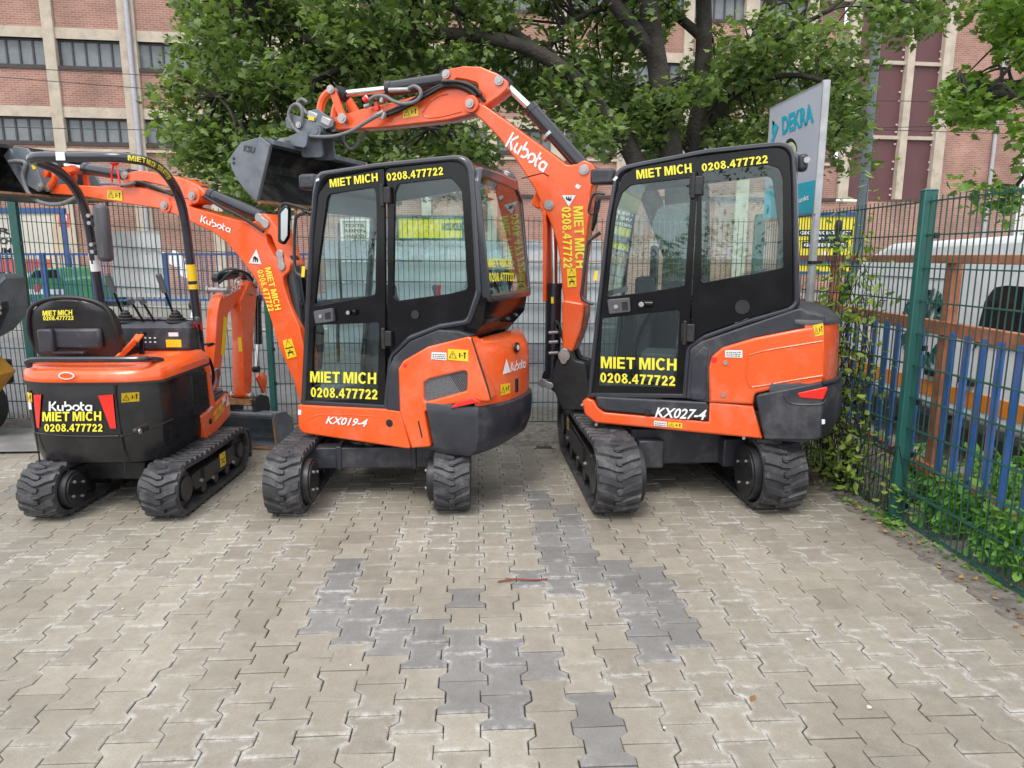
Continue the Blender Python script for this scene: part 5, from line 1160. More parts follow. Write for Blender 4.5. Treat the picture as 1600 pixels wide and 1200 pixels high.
    lettering(bm, BP, boldgeo('MIET MICH'), (896,323), (900,419), (911,322), M['yel'])
    lettering(bm, BP, boldgeo('0208.477722'), (878,324), (881,419), (892,323), M['yel'])
    quad(bm, BP, [(887,449),(901,448),(900,419),(886,420)], M['sty'], geo=warn_tall())
    # --- stick
    stl = [(516,198),(518,183),(538,177),(567,168),(606,160),(650,148),(684,139),(690,128),(688,115),(697,107),(723,102),(749,103),(776,114),(792,126),(791,138),(778,150),(763,160),(752,168),(744,176),(735,178),(697,187),(600,198),(522,203)]
    hl = [(708,121),(727,124),(745,129),(746,143),(737,149),(728,142),(710,134)]
    hs = .075
    s2 = part('stick', G().plate([fillet([PB(p) for p in stl], .035, 4), fillet([PB(p) for p in hl], .03, 4)], yb-hs, yb+hs, .010), M['orange'], T)
    for p, r in (((779,125), .034), ((696,115), .032), ((520,200), .026)): pin(s2, PB(p), yb-hs-.005, yb+hs+.005, r)
    quad(s2, P(yb+hs+.002), [(630,185),(654,181),(653,166),(630,169)], M['sty'], geo=warn_geo())
    g = G().tube([P(yb+hs)(p) for p in [(660,176),(668,184),(690,182),(722,174)]], .006, 6, 5); g.tube([P(yb+hs)(p) for p in [(660,176),(672,160),(688,150),(700,147)]], .006, 6, 5); part('weld_bead', g, M['orange'], s2)
    cylinder(T, PB((909,262)), PB((824,166)), PB((783,127)), .055, .028, yb)
    part('cylinder_band', G().cyl(Vector((*[PB((852,206))[0]], yb, PB((852,206))[1])), Vector((PB((855,210))[0], yb, PB((855,210))[1])), .062), M['silver'], T)
    cylinder(T, PB((692,121)), PB((599,135)), PB((524,143)), .058, .028, yb)
    cylinder(T, PB((858,592)), PB((860,446)), PB((859,326)), .062, .032, yb+.0)
    g = G()
    for y in (yb+hs+.028, yb-hs-.028):
        A = lambda p: Vector((PB(p)[0], y, PB(p)[1]))
        g.bar(A((520,141)), A((538,187)), .055, .025, up=(0,1,0)); g.tube([A((520,141)), A((509,150)), A((503,163)), A((501,178))], .032, 8, 4)
    g.bar(Vector((PB((536,152))[0], yb, PB((536,152))[1])), Vector((PB((549,174))[0], yb, PB((549,174))[1])), .05, .03, up=(0,1,0))
    lk = part('bucket_link', g, M['orange'], T); pin(lk, PB((520,141)), yb-hs-.05, yb+hs+.05, .032); pin(lk, PB((538,186)), yb-hs-.05, yb+hs+.05, .038)
    h3 = lambda ps, y: [(F.on(p, y)[0], y, F.on(p, y)[1]) for p in ps]
    for k, ps in enumerate(([(600,178),(630,165),(660,148),(690,133),(712,131),(732,136),(748,147),(757,158)], [(604,181),(634,168),(664,151),(692,136),(714,135),(732,141),(744,150)], [(690,128),(716,128),(738,135),(752,148)])):
        hose(T, h3(ps, yb+hs+.01+.02*k), .014, 'hoseb')
    hose(T, h3([(572,161),(585,151),(600,150),(615,158),(630,162),(648,159),(657,150),(656,140),(648,135),(638,138)], yb+hs+.07), .014)
    hose(T, h3([(590,180),(570,192),(548,205),(520,213),(490,213),(470,208),(458,198),(451,182),(455,168),(464,163),(472,172),(471,190)], yb+hs+.10), .014)
    hose(T, h3([(533,208),(537,220),(546,232),(556,228),(568,212),(582,199)], yb-hs), .013)
    hose(T, h3([(480,178),(470,166),(465,160),(472,155),(480,160)], yb-hs-.05), .014)
    g = G()
    for a, b_ in (((570,167),(578,163)), ((596,160),(598,152)), ((586,182),(600,174)), ((598,186),(602,176)), ((608,141),(640,140))): g.cyl(h3([a], yb+hs+.06)[0], h3([b_], yb+hs+.06)[0], .018, n=12)
    part('hose_coupling', g, M['silver'], T)
    g = G().cyl(h3([(570,158)], yb+hs+.07)[0], h3([(575,153)], yb+hs+.07)[0], .03).cyl(h3([(596,158)], yb+hs+.04)[0], h3([(600,153)], yb+hs+.04)[0], .028); g.bar(h3([(588,160)], yb+hs+.03)[0], h3([(590,172)], yb+hs+.03)[0], .03, .03); part('valve_cap', g, M['red'], T)
    # --- tilting coupler and wide ditching bucket
    g = G(); yo = yb+.14
    for y in (yb+.13, yb-.13):
        g.plate([fillet([F.on(p, yo) for p in [(486,172),(497,170),(511,181),(522,188),(520,198),(509,202),(484,190),(478,182)]], .02, 3)], y-.014, y+.014, .004)
        g.plate([fillet([F.on(p, yo) for p in [(447,186),(452,177),(484,188),(506,196),(505,208),(496,213),(470,206),(448,200)]], .015, 3)], y-.03, y+.02, .004)
    A = lambda p, y=yb: Vector((F.on(p, yo)[0], y, F.on(p, yo)[1]))
    g.bar(A((455,188)), A((500,202)), .24, .08); g.bar(A((492,180)), A((515,192)), .2, .06)
    cp = part('tilt_coupler', g, M['steel'], T); pin(cp, F.on((497,205), yo), yb-.17, yb+.17, .05, 'steel'); pin(cp, F.on((470,196), yo), yb-.165, yb+.165, .025)
    for a, b_ in (((481,178),(496,184)), ((502,186),(517,193))):
        q0, q1 = A(a), A(b_); part('locking_ram', G().bar(q0+Vector((0,.02,0)), q1+Vector((0,.02,0)), .26, .06, up=(0,0,1)), M['silver'], cp, bev=.008)
    quad(cp, P(yo+.02), [(482,187),(491,189),(491,183),(482,181)], M['sty'])
    yn, yf = .62, -.78
    sp_ = [(360,245),(377,222),(408,214),(424,226),(403,315),(389,304),(370,280),(362,262)]
    pr = [F.on(p, yn) for p in sp_]; inn = inset(pr, .022)
    wall = [pr[3], pr[2], pr[1], pr[0], pr[7], pr[6], pr[5], pr[4]]; wi = [inn[3], inn[2], inn[1], inn[0], inn[7], inn[6], inn[5], inn[4]]
    wi[0] = tuple(Vector(pr[3])*.93+Vector(pr[2])*.07-Vector((0,.02))); wi[-1] = tuple(Vector(pr[4])+Vector((.012,.02)))
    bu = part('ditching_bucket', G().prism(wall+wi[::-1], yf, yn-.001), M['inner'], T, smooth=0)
    g = G(); fl = [F.on(p, yn) for p in [(408,214),(424,226),(403,315),(389,303)]]
    g.prism(pr, yn-.014, yn+.004); part('side_plate', G().prism(pr, yf-.004, yf+.014), M['steel'], bu, smooth=0); g.prism(fl, yn-.02, yn+.016)
    bsd = part('side_plate', g, M['steel'], bu, smooth=0, bev=.004)
    ce = Vector(F.on((403,315), yn)); g = G().prism([tuple(ce+Vector((.06,.035))), tuple(ce+Vector((-.02,-.028))), tuple(ce+Vector((-.03,-.012))), tuple(ce+Vector((.06,.05)))], yf, yn+.006); part('cutting_edge', g, M['rust'], bu, smooth=0)
    g = G(); 
    for p in ((366,248),(366,255)): q = F.on(p, yn); g.cyl((q[0], yn, q[1]), (q[0], yn+.006, q[1]), .012)
    part('bolt_hole', g, M['ink'], bsd)
    lettering(bsd, P(yn+.006), textgeo('KSU', .03), (380,236), (397,240), (382,226), M['charcoal'], 'raised_letters')
    tp = [F.on(p, yn) for p in [(424,226),(408,214),(398,224)]]
    xm, zm = F.on((424,226), yn)
    g = G().prism([(xm-.01, zm+.0), (xm+.10, zm+.035), (xm+.10, zm+.06), (xm-.01, zm+.04)], yf, yn-.02); part('top_lip', g, M['steel'], bu, smooth=0, bev=.004)
    for y in (yb+.09, yb-.09):
        g = G()
        g.plate([fillet([F.on(p, yb+.09) for p in [(472,246),(474,214),(482,206),(500,206),(506,246)]], .03, 3)], y-.012, y+.012)
        g.plate([fillet([F.on(p, yb+.3) for p in [(432,222),(440,210),(462,200),(470,205),(466,228)]], .03, 3)], y-.012+.1, y+.012+.1)
        part('bucket_ear', g, M['steel'], bu, bev=.003)
    cylt = G().cyl((xm+.04, yb+.3, zm+.05), (xm+.1, yb-.05, zm+.12), .028).cyl((xm+.04, yb+.3, zm+.05), (xm+.02, yb+.42, zm+.02), .016); part('tilt_cylinder', cylt, M['silver'], bu)
    for k in (0, 1): hose(bu, [(xm+.08, yb-.1-.05*k, zm+.22), (xm+.05, yb+.0, zm+.12), (xm+.03, yb+.05+.04*k, zm+.06)], .010, 'sty', 'hose_sleeve')
    # --- swing bracket
    g = G()
    sb = [(882,540),(894,546),(900,562),(916,566),(922,600),(920,640),(880,640),(868,612),(858,605),(848,600),(851,592),(862,592),(870,566),(878,552)]
    sbl = fillet([PB(p) for p in sb], .03, 4)
    g.plate([sbl], yb+.06, yb+.13, .012); g.plate([sbl], yb-.13, yb-.06, .012); g.plate([fillet([PB(p) for p in [(884,566),(916,570),(920,636),(884,632),(872,606)]], .03, 3)], yb-.08, yb+.08, .01)
    br = part('swing_bracket', g, M['blackm'], T)
    g = G()
    for a, b_ in (((884,550),(883,562)), ((851,597),(862,601))):
        A = lambda p: Vector((PB(p)[0], yb+.142, PB(p)[1])); g.bar(A(a), A(b_), .05, .014, up=(0,1,0)); g.cyl(A(a)-Vector((0,.007,0)), A(a)+Vector((0,.009,0)), .034); g.cyl(A(b_)-Vector((0,.007,0)), A(b_)+Vector((0,.009,0)), .026)
        part('pin_plate', g, M['silver'], br, bev=.003); g = G()
    for k in range(6):
        y = yb+hw-.02*k; hose(T, h3([(874,520+3*k),(868,512-4*k),(872,505),(880,530),(898,575),(905,600),(915,620+2*k)], y), .011, 'hoseb')
    g = G()
    for z in (520,535,552): g.cyl(h3([(858,z)], yb+hw)[0], h3([(872,z-1)], yb+hw)[0], .012)
    part('hose_coupling', g, M['silver'], T)
    part('sticker', G().plate([PT([(861,464),(865,464),(865,474),(861,474)], yb+.07)], yb+.066, yb+.07), M['sty'], T, smooth=0)
    part('swing_post', G().cyl((.46, yb, .50), (.46, yb, .84), .12, n=24).box((.36, yb, .66), (.3, .34, .24)), M['blackm'], T, bev=.01)
    return T
# ================================================================ small open excavator with roll bar, seen from behind
def build_small():
    F = Frame(-2.44, 5.10, -1.5)
    T = thing('mini_excavator', (F.o.x, F.o.y, 0), 'smallest excavator at left with an open seat under a black roll bar', 'excavator', radians(90+F.hd), 'orange mini excavators parked at the fence')
    rot = radians(-2.5-F.hd)
    for s in (1, -1): rubber_track(T, rot, s*.385, 1.30, .185, .235, -s, .076, (.12, .21) if s < 0 else None, .15, -.075)
    g = G().box((0, 0, .24), (.8, .56, .12)).cyl((0, 0, .28), (0, 0, .40), .24, n=28)
    for s in (1, -1): g.bar((-.50, s*.26, .26), (-.1, s*.10, .30), .05, .05)
    part('undercarriage', g, M['blackm'], T, rz=rot, bev=.008)
    g = G().box((.66, 0, .15), (.04, 1.04, .24)); g.bar((.1, .2, .25), (.65, .2, .18), .06, .06); g.bar((.1, -.2, .25), (.65, -.2, .18), .06, .06); part('dozer_blade', g, M['blackm'], T, rz=rot, bev=.005)
    x0 = -.62                                            # rearmost point of the body
    # engine cover: rounded in plan, tucked in at the bottom
    lv = [(.18,-.42,x0+.12,.365,.325,.325),(.18,-.50,x0+.02,.425,.385,.36),(.18,-.52,x0-.005,.445,.405,.45),(.18,-.53,x0-.02,.455,.415,.62),(.18,-.53,x0-.015,.455,.415,.80),(.18,-.53,x0,.45,.41,.895)]
    e = part('engine_cover', loftz(lv, pw=4), M['black2'], T, smooth=50)
    lid = [(.20,-.53,x0-.02,.465,.425,.885),(.20,-.53,x0-.03,.47,.43,.905),(.20,-.53,x0-.01,.46,.42,.96),(.18,-.50,x0+.06,.41,.38,.995)]
    l = part('engine_lid', loftz(lid, pw=4), M['orange'], T, smooth=50)
    g = G().ringsurf([[(p[0]-.0, p[1], p[2]) for p in plan_ring(.20,-.53,x0-.036,.474-.004*i,.434-.004*i,.878+.016*i, pw=4)] for i in (0,1)]); part('rubber_seal', g, M['ink'], T)
    def rx(y, z=.6):
        t = min(1, abs(y)/(.455 if y > 0 else .415)); xt = x0-.02
        return xt+(-.53-xt)*t**4
    def PR(p):
        y = 0.
        for _ in range(14): y = .5*y+.5*F.onx(p, rx(y))[0]; y = max(-.41, min(.45, y))
        return (rx(y), y, F.onx(p, rx(y))[1])
    def strip(a, b, nm, m, r=.005, lift=.002):
        pts = [Vector(PR((a[0]+(b[0]-a[0])*t, a[1]+(b[1]-a[1])*t)))-Vector((lift,0,0)) for t in np.linspace(0, 1, 10)]; return part(nm, G().tube(pts, r, 6), m, e)
    strip((47,610),(64,734),'panel_gap',M['ink']); strip((178,600),(197,738),'panel_gap',M['ink'])
    g = G().tube([Vector(PR((x,y)))-Vector((.0,0,0)) for x,y in [(46,672),(60,677),(100,681),(150,682),(186,681)]], .006, 6); part('crease', g, M['black2'], e)
    lettering(e, PR, logogeo(), (77,642), (145,642), (77,627), M['white'], 'maker_name', off=.006, curved=True)
    lettering(e, PR, boldgeo('MIET MICH'), (67,658), (159,657), (67,643.5), M['yel'], off=.006, curved=True)
    lettering(e, PR, boldgeo('0208.477722'), (70,674), (161,674), (70,662), M['yel'], off=.006, curved=True)
    patch(e, PR, [(58,668),(62,668),(65,616),(53,617)], M['red'], 'reflector', off=.006); patch(e, PR, [(173,669),(182,669),(177,616),(154,618)], M['red'], 'reflector', off=.006)
    patch(e, PR, [(42,627),(51,628),(50,614),(40,612)], M['sty'], off=.006, geo=warn_geo()); patch(e, PR, [(43,639),(51,640),(50,629),(42,627)], M['stw'], off=.006)
    # badge on the lid
    c = Vector(PR((107,585)))-Vector((.012,0,.004)); g = G(); g.add([(c.x-.012, c.y+.05*cos(2*pi*k/24), c.z+.024*sin(2*pi*k/24)) for k in range(24)], [tuple(range(24))]); g2 = G(); g2.add([(c.x-.014, c.y+.04*cos(2*pi*k/20), c.z+.017*sin(2*pi*k/20)) for k in range(20)], [tuple(range(20))])
    bd = part('badge', g, M['stw'], l, smooth=0); part('badge_mark', g2, M['orange'], bd, smooth=0)
    # right side
    yr = -.418; PS = lambda p: (F.on(p, yr)[0], yr, F.on(p, yr)[1])
    quad(e, PS, [(187,629),(215,627),(215,612.5),(187,614.5)], M['sty'], off=.010, geo=warn_geo())
    g = G().tube([Vector(PS(p))-Vector((0,.006,0)) for p in [(188,681),(205,678),(240,668),(268,655)]], .006, 6); part('crease', g, M['black2'], e)
    q = Vector(PS((212,674))); hd = part('cover_latch', G().box(q+Vector((.05,-.008,.0)), (.16,.03,.045)), M['blackm'], e, bev=.012); part('lock_barrel', G().cyl(q-Vector((0,.03,0)), q-Vector((0,.0,0)), .016), M['silver'], hd)
    # louvred grille with the orange arch that frames it
    g = G().box((.02, yr+.02, .70), (.26, .05, .30)); gl = part('side_grille', g, M['ink'], T, bev=.02)
    g = G()
    for i in range(7):
        for k in range(14): g.box((-.08+.033*i, yr-.008, .57+.02*k), (.016, .014, .011))
    part('louvres', g, M['blackm'], gl, smooth=0)
    ar = [(-.30, .945), (.12, .945), (.19, .89), (.245, .60), (.245, .50), (.19, .50), (.18, .60), (.13, .85), (.08, .885), (-.30, .885)]
    part('arch_trim', G().plate([fillet(ar, [0,.05,.05,.05,0,0,.05,.05,.05,0], 4)], yr-.012, yr+.09, .010), M['orange'], T)
    sd_ = [(.0, .53), (.50, .60), (.56, .58), (.545, .42), (.52, .40), (.06, .315)]
    s = part('side_skirt', G().plate([fillet(sd_, [.01,.02,.03,.03,.02,.01], 4)], yr-.008, yr+.08, .012), M['orange'], T)
    PK = lambda p: (F.on(p, yr-.010)[0], yr-.010, F.on(p, yr-.010)[1])
    q = Vector((.135, yr-.012, .455)); part('round_opening', G().cyl(q+Vector((0,.01,0)), q-Vector((0,.002,0)), .022), M['ink'], s)
    xz = lambda a: (a[0], yr-.009, a[1])
    lettering(s, xz, textgeo('K008-5', .022, .22), (.09,.525), (.22,.548), (.09,.553), M['white'], 'model_name')
    lettering(s, xz, boldgeo('MIET MICH'), (.20,.475), (.40,.520), (.20,.51), M['yel']); lettering(s, xz, boldgeo('0208.477722'), (.21,.435), (.41,.482), (.21,.466), M['yel'])
    quad(s, xz, [(.385,.535),(.455,.548),(.455,.59),(.385,.577)], M['stw'], off=.001); quad(s, xz, [(.455,.495),(.53,.505),(.50,.585)], M['stw'], name='shop_emblem', off=.001)
    part('floor_mat', G().box((.36, -.12, .585), (.42, .58, .04)), M['rubber'], T, bev=.01)
    g = G()
    for i in range(9):
        for k in range(6): g.box((.19+.042*i, -.36+.05*k, .610), (.03, .036, .012))
    part('mat_tread', g, M['rubber'], T, smooth=0)
    part('swing_frame', G().box((.2, 0, .45), (.72, .72, .16)).box((-.1, 0, .7), (.5, .7, .36)), M['blackm'], T, bev=.01)
    # seat with its shell towards us
    S = thing_child('operator_seat', T); S.location = (0, .215, 0); rs = []
    sz = [(.985,.20,.02),(1.0,.255,-.01),(1.05,.285,-.03),(1.15,.285,-.045),(1.25,.275,-.06),(1.32,.245,-.07),(1.37,.19,-.075),(1.395,.11,-.078)]
    for z, hw, dx in sz:
        rs.append([(-.28+dx+.015*(1-(y/hw)**2), y, z) for y in np.linspace(hw, -hw, 13)]+[(-.28+dx+.085+.02*(1-(y/hw)**2)*0, y, z) for y in np.linspace(-hw, hw, 13)])
    rs = [[(p[0]-(.035 if i < 13 else 0)*(1-(abs(p[1])/max(sz[j][1],.01))**3), p[1]+.02, p[2]) for i, p in enumerate(r)] for j, r in enumerate(rs)]
    bk = part('backrest', G().ringsurf(rs), M['black2'], S, smooth=60, bev=.012)
    g = G().tube([(-.33+.03, .30, 1.06), (-.34, .305, 1.2), (-.355, .26, 1.345), (-.36, .12, 1.405), (-.36, -.08, 1.405), (-.355, -.22, 1.345), (-.34, -.265, 1.2), (-.30, -.26, 1.06)], .014, 8, 6); part('piping', g, M['vinyl'], bk)
    xb = -.388; yz = lambda a: (xb, a[0], a[1])
    lettering(bk, lambda p: (xb, F.onx(p, xb)[0]-.215, F.onx(p, xb)[1]), boldgeo('MIET MICH'), (71,493), (117,491.5), (71,485), M['yel'], off=.03)
    lettering(bk, lambda p: (xb, F.onx(p, xb)[0]-.215, F.onx(p, xb)[1]), boldgeo('0208.477722'), (72,500), (119,499), (72,493.5), M['yel'], off=.03)
    part('backrest_panel', G().box((xb+.03, .0, 1.14), (.05, .36, .14)), M['charcoal'], bk, bev=.02); part('document_box', G().box((xb-.0, .16, 1.13), (.06, .10, .16)), M['charcoal'], bk, bev=.015); part('panel_lip', G().box((xb-.005, .02, 1.055), (.05, .2, .012)), M['charcoal'], bk)
    part('seat_cushion', G().box((-.06, .02, 1.02), (.42, .48, .09)), M['vinyl'], S, bev=.03)
    g = G().bar((-.34, -.22, .97), (-.18, -.30, 1.10), .06, .012, up=(1,0,1)); g.bar((-.18, -.30, 1.10), (-.02, -.26, 1.13), .05, .012); part('seat_belt', g, M['orstrap'], S)
    part('belt_buckle', G().bar((-.02, -.27, 1.11), (-.06, -.28, .99), .035, .03).box((.0, -.26, 1.13), (.06, .05, .03)), M['black'], S, bev=.006)
    S = None; g = G().tube([(-.56, .40, .985), (-.58, .37, 1.03), (-.60, .1, 1.035), (-.60, -.25, 1.035), (-.56, -.34, 1.03), (-.40, -.36, 1.0)], .020, 10, 5); part('rear_rail', g, M['frame'], T)
    # console and levers in front of the seat
    g = G().ringsurf([[(.10,.30,1.0),(.10,-.34,1.0),(.36,-.34,.95),(.36,.30,.95)], [(.12,.30,1.16),(.12,-.34,1.16),(.32,-.34,1.15),(.32,.30,1.15)], [(.16,.27,1.20),(.16,-.31,1.20),(.29,-.31,1.20),(.29,.27,1.20)]])
    cn = part('console', g, M['charcoal'], T, bev=.02)
    g = G().box((.30, -.05, .80), (.12, .5, .42)); part('console_pedestal', g, M['blackm'], T, bev=.02)
    xc = .085
    part('sticker', G().box((.105, -.22, 1.05), (.006, .11, .055)), M['sty'], cn); part('sticker', G().box((.112, -.22, 1.115), (.006, .07, .028)), M['stw'], cn)
    g = G()
    for i in range(4):
        for k in range(3): g.box((.108, .02-.035*i, 1.03+.03*k), (.006, .014, .010))
    part('switches', g, M['stw'], cn, smooth=0)
    for y, dy in ((.17, .05), (-.20, .05)): lever(cn, (.22, y, 1.20), (.19, y+dy, 1.42), .12)
    for y in (.03, -.05): lever(cn, (.22, y, 1.18), (.16, y+.05, 1.34), .03, 'travel_lever', False)
    lever(cn, (.26, -.36, 1.05), (.22, -.36, 1.19), .03, 'blade_lever', False)
    g = G().tube([(.34, -.37, 1.0), (.30, -.43, 1.02), (.24, -.44, 1.03), (.2, -.40, 1.03)], .009, 6, 5); part('guard_loop', g, M['blackm'], cn)
    # roll bar: two posts, bent back over the seat, joined by a top bar
    pl, pr_ = .36, -.335
    path = [(.30,pl,.62),(.30,pl,.80),(.27,pl,1.2),(.23,pl,1.62),(.20,pl,1.92),(.11,pl,2.12),(-.08,pl,2.24),(-.30,pl-.0,2.275),(-.40,pl-.03,2.28),(-.45,pl-.12,2.285),(-.45,0,2.285),(-.45,pr_+.12,2.285),(-.40,pr_+.03,2.28),(-.30,pr_,2.275),(-.08,pr_,2.24),(.11,pr_,2.12),(.20,pr_,1.92),(.23,pr_,1.62),(.27,pr_,1.2),(.28,pr_,.98),(.25,pr_-.02,.88),(.17,pr_-.03,.78),(.14,pr_-.02,.62)]
    rb = part('roll_bar', G().tube(path, .0315, 14, 5), M['frame'], T, smooth=50)
    part('cross_bar', G().cyl((.27, pl, 1.22), (.27, pr_, 1.20), .022), M['frame'], rb)
    g = G().box((.24, pl-.05, 1.93), (.06, .10, .34)); wl = part('work_light', G().box((.14, pl-.135, 1.84), (.10, .09, .40)), M['grey'], rb, bev=.03)
    g = G()
    for z in (1.93, 1.73): g.box((.18, pl-.065, z), (.05, .05, .09))
    part('light_bracket', g, M['blackm'], rb, bev=.005)
    for z in (1.96, 1.91, 1.76, 1.71): part('bolt', G().cyl((.10, pl-.06, z), (.15, pl-.06, z), .014, n=8), M['silver'], rb)
    # writing that follows the roll bar's bend on the right
    bend = spline([(-.45,.05,2.285),(-.45,pr_+.12,2.285),(-.40,pr_+.03,2.28),(-.30,pr_,2.275),(-.08,pr_,2.24),(.11,pr_,2.12),(.20,pr_,1.92)], 24)
    Ls = [0]
    for a, b in zip(bend, bend[1:]): Ls.append(Ls[-1]+(b-a).length)
    def along(s):
        for i in range(len(bend)-1):
            if Ls[i+1] >= s: t = (s-Ls[i])/(Ls[i+1]-Ls[i]); return bend[i].lerp(bend[i+1], t), (bend[i+1]-bend[i]).normalized()
        return bend[-1], (bend[-1]-bend[-2]).normalized()
    camL = Vector(((C0-F.o).dot(F.x), (C0-F.o).dot(F.y), H))
    for txt, s0, s1 in (('MIET MICH', .33, .53), ('0208.477722', .555, .75)):
        v, f = boldgeo(txt); g = G(); out = []
        for x, y in v:
            p, t = along(s0+(s1-s0)*x); n = (camL-p); n = (n-t*n.dot(t)).normalized(); u = t.cross(n); u = u if u.z > 0 else -u
            a = (y-.5)*.95+.1; out.append(p+(n*cos(a)+u*sin(a))*.0350)
        g.add(out, f); part('lettering', g, M['yel'], rb, smooth=0)
    part('sticker', G().box((-.486, .10, 2.285), (.004, .055, .05)), M['stw'], rb)
    def ring(z0, z1, x0_, m):
        a, b = Vector((.27-(z0-1.2)*.095, pr_, z0)), Vector((.27-(z1-1.2)*.095, pr_, z1)); part('sticker', G().cyl(a, b, .0327, n=14), M[m], rb)
    ring(1.50, 1.62, 0, 'sty'); ring(1.44, 1.475, 0, 'sty'); ring(1.13, 1.20, 0, 'red')
    a, b = Vector((.225, pl, 1.70)), Vector((.235, pl, 1.57)); part('sticker', G().cyl(a, b, .0327, n=14), M['stw'], rb)
    # boom in front (slewed a little), stick hanging down, bucket flat on the ground
    before = set(T.children); yb = -.17
    bp = [(x, .5+(z-.5)*.93) for x, z in [(.66,.55),(.72,.50),(.78,.56),(.93,1.05),(1.0,1.25),(1.14,1.34),(1.34,1.36),(1.42,1.42),(1.40,1.50),(1.28,1.50),(1.05,1.47),(.90,1.40),(.84,1.26),(.77,.95)]]
    bm = part('boom', G().plate([fillet(bp, .06, 4)], yb-.05, yb+.05, .01), M['orange'], T)
    st = [(1.14,1.30),(1.30,1.46),(1.42,1.46),(1.40,1.30),(1.30,.95),(1.22,.50),(1.16,.42),(1.09,.46),(1.10,.6),(1.14,.95)]
    sk = part('stick', G().plate([fillet(st, .04, 4)], yb-.08, yb+.03, .01), M['orange'], T)
    for p in ((1.37,1.44),(.72,.58),(.95,1.40)): pin(bm, p, yb-.09, yb+.09, .03)
    pin(sk, (1.14,.46), yb-.12, yb+.06, .03)
    cylinder(T, (.56,.62), (.68,1.0), (.78,1.28), .04, .02, yb+.11); cylinder(T, (.95,1.50), (1.2,1.52), (1.36,1.50), .035, .02, yb); cylinder(T, (1.46,1.30), (1.42,.9), (1.36,.66), .032, .018, yb-.05)
    PBs = lambda a: (a[0], yb-.052, a[1])
    lettering(bm, PBs, logogeo(), (.94,1.33), (1.20,1.40), (.91,1.40), M['white'], 'maker_name', off=.002)
    quad(bm, PBs, [(.84,.86),(.90,.86),(.98,1.16),(.92,1.18)], M['sty'], off=.002, name='warning_strip')
    quad(sk, lambda a: (1.125, a[0], a[1]), [(yb-.07,.78),(yb-.035,.78),(yb-.035,.98),(yb-.07,.98)], M['sty'], off=.004)
    hose(T, [(1.0,yb+.05,1.52),(1.15,yb+.02,1.57),(1.3,yb-.02,1.54),(1.36,yb-.06,1.42),(1.30,yb-.09,1.34)], .012, 'hose'); hose(T, [(.9,yb-.05,1.46),(1.1,yb-.06,1.55),(1.3,yb-.07,1.52),(1.4,yb-.08,1.40)], .012, 'hoseb')
    hose(T, [(.52,-.3,.7),(.62,-.33,.78),(.7,-.28,.7),(.66,-.25,.58)], .012, 'hose'); hose(T, [(.44,-.36,.6),(.47,-.4,.75),(.4,-.42,.9),(.36,-.4,.8)], .012, 'hoseb')
    part('swing_bracket', G().box((.60, yb, .52), (.20, .20, .22)).cyl((.52, yb, .38), (.52, yb, .66), .08), M['orange'], T, bev=.015)
    part('bucket_link', G().bar((1.24,yb-.13,.62),(1.34,yb-.13,.46),.05,.02,up=(0,1,0)).sph((1.33,yb-.13,.56),(.06,.02,.08)), M['orange'], T); part('bucket_link', G().bar((1.24,yb+.07,.62),(1.34,yb+.07,.46),.05,.02,up=(0,1,0)), M['orange'], T)
    g = G().cyl((1.14,yb-.17,.40),(1.14,yb+.11,.40),.035).cyl((1.26,yb-.17,.40),(1.26,yb+.11,.40),.03)
    for y in (yb-.17, yb+.10): g.plate([fillet([(1.08,.30),(1.10,.44),(1.20,.46),(1.32,.42),(1.34,.28)],.03,3)], y-.012, y+.012)
    cp = part('quick_coupler', g, M['blackm'], T); part('coupler_bar', G().box((1.10,yb-.03,.41),(.05,.24,.05)), M['rust'], cp)
    yc, hwid = -.14, .42
    pr = [(1.02,.30),(1.05,.325),(1.22,.31),(1.34,.22),(1.36,.10),(1.28,.025),(1.06,.012)]
    inn = inset(pr, .016); inn[0] = (1.02,.285); inn[-1] = (1.06,.026)
    bu = part('ditching_bucket', G().prism(pr+inn[::-1], yc-hwid, yc+hwid), M['steel'], T, smooth=0)
    for y in (yc-hwid, yc+hwid): part('side_plate', G().prism(pr, y-.008, y+.008), M['steel'], bu, smooth=0)
    part('cutting_edge', G().box((1.05, yc, .014), (.05, 2*hwid, .012)), M['rust'], bu)
    part('side_edge', G().bar((1.025, yc-hwid, .29), (1.055, yc-hwid, .03), .022, .012, up=(0,1,0)), M['rust'], bu)
    part('top_lip', G().box((1.03, yc, .318), (.05, 2*hwid, .03)), M['steel'], bu, bev=.006)
    pv = Vector((.62, yb, 0)); Rz = Matrix.Rotation(radians(-13), 3, 'Z')       # the whole arm is slewed a little to the right
    for o in T.children:
        if o not in before and o.name.split('.')[0] not in ('swing_bracket',): o.rotation_euler.z = radians(-13); o.location = pv-Rz@pv
    return T
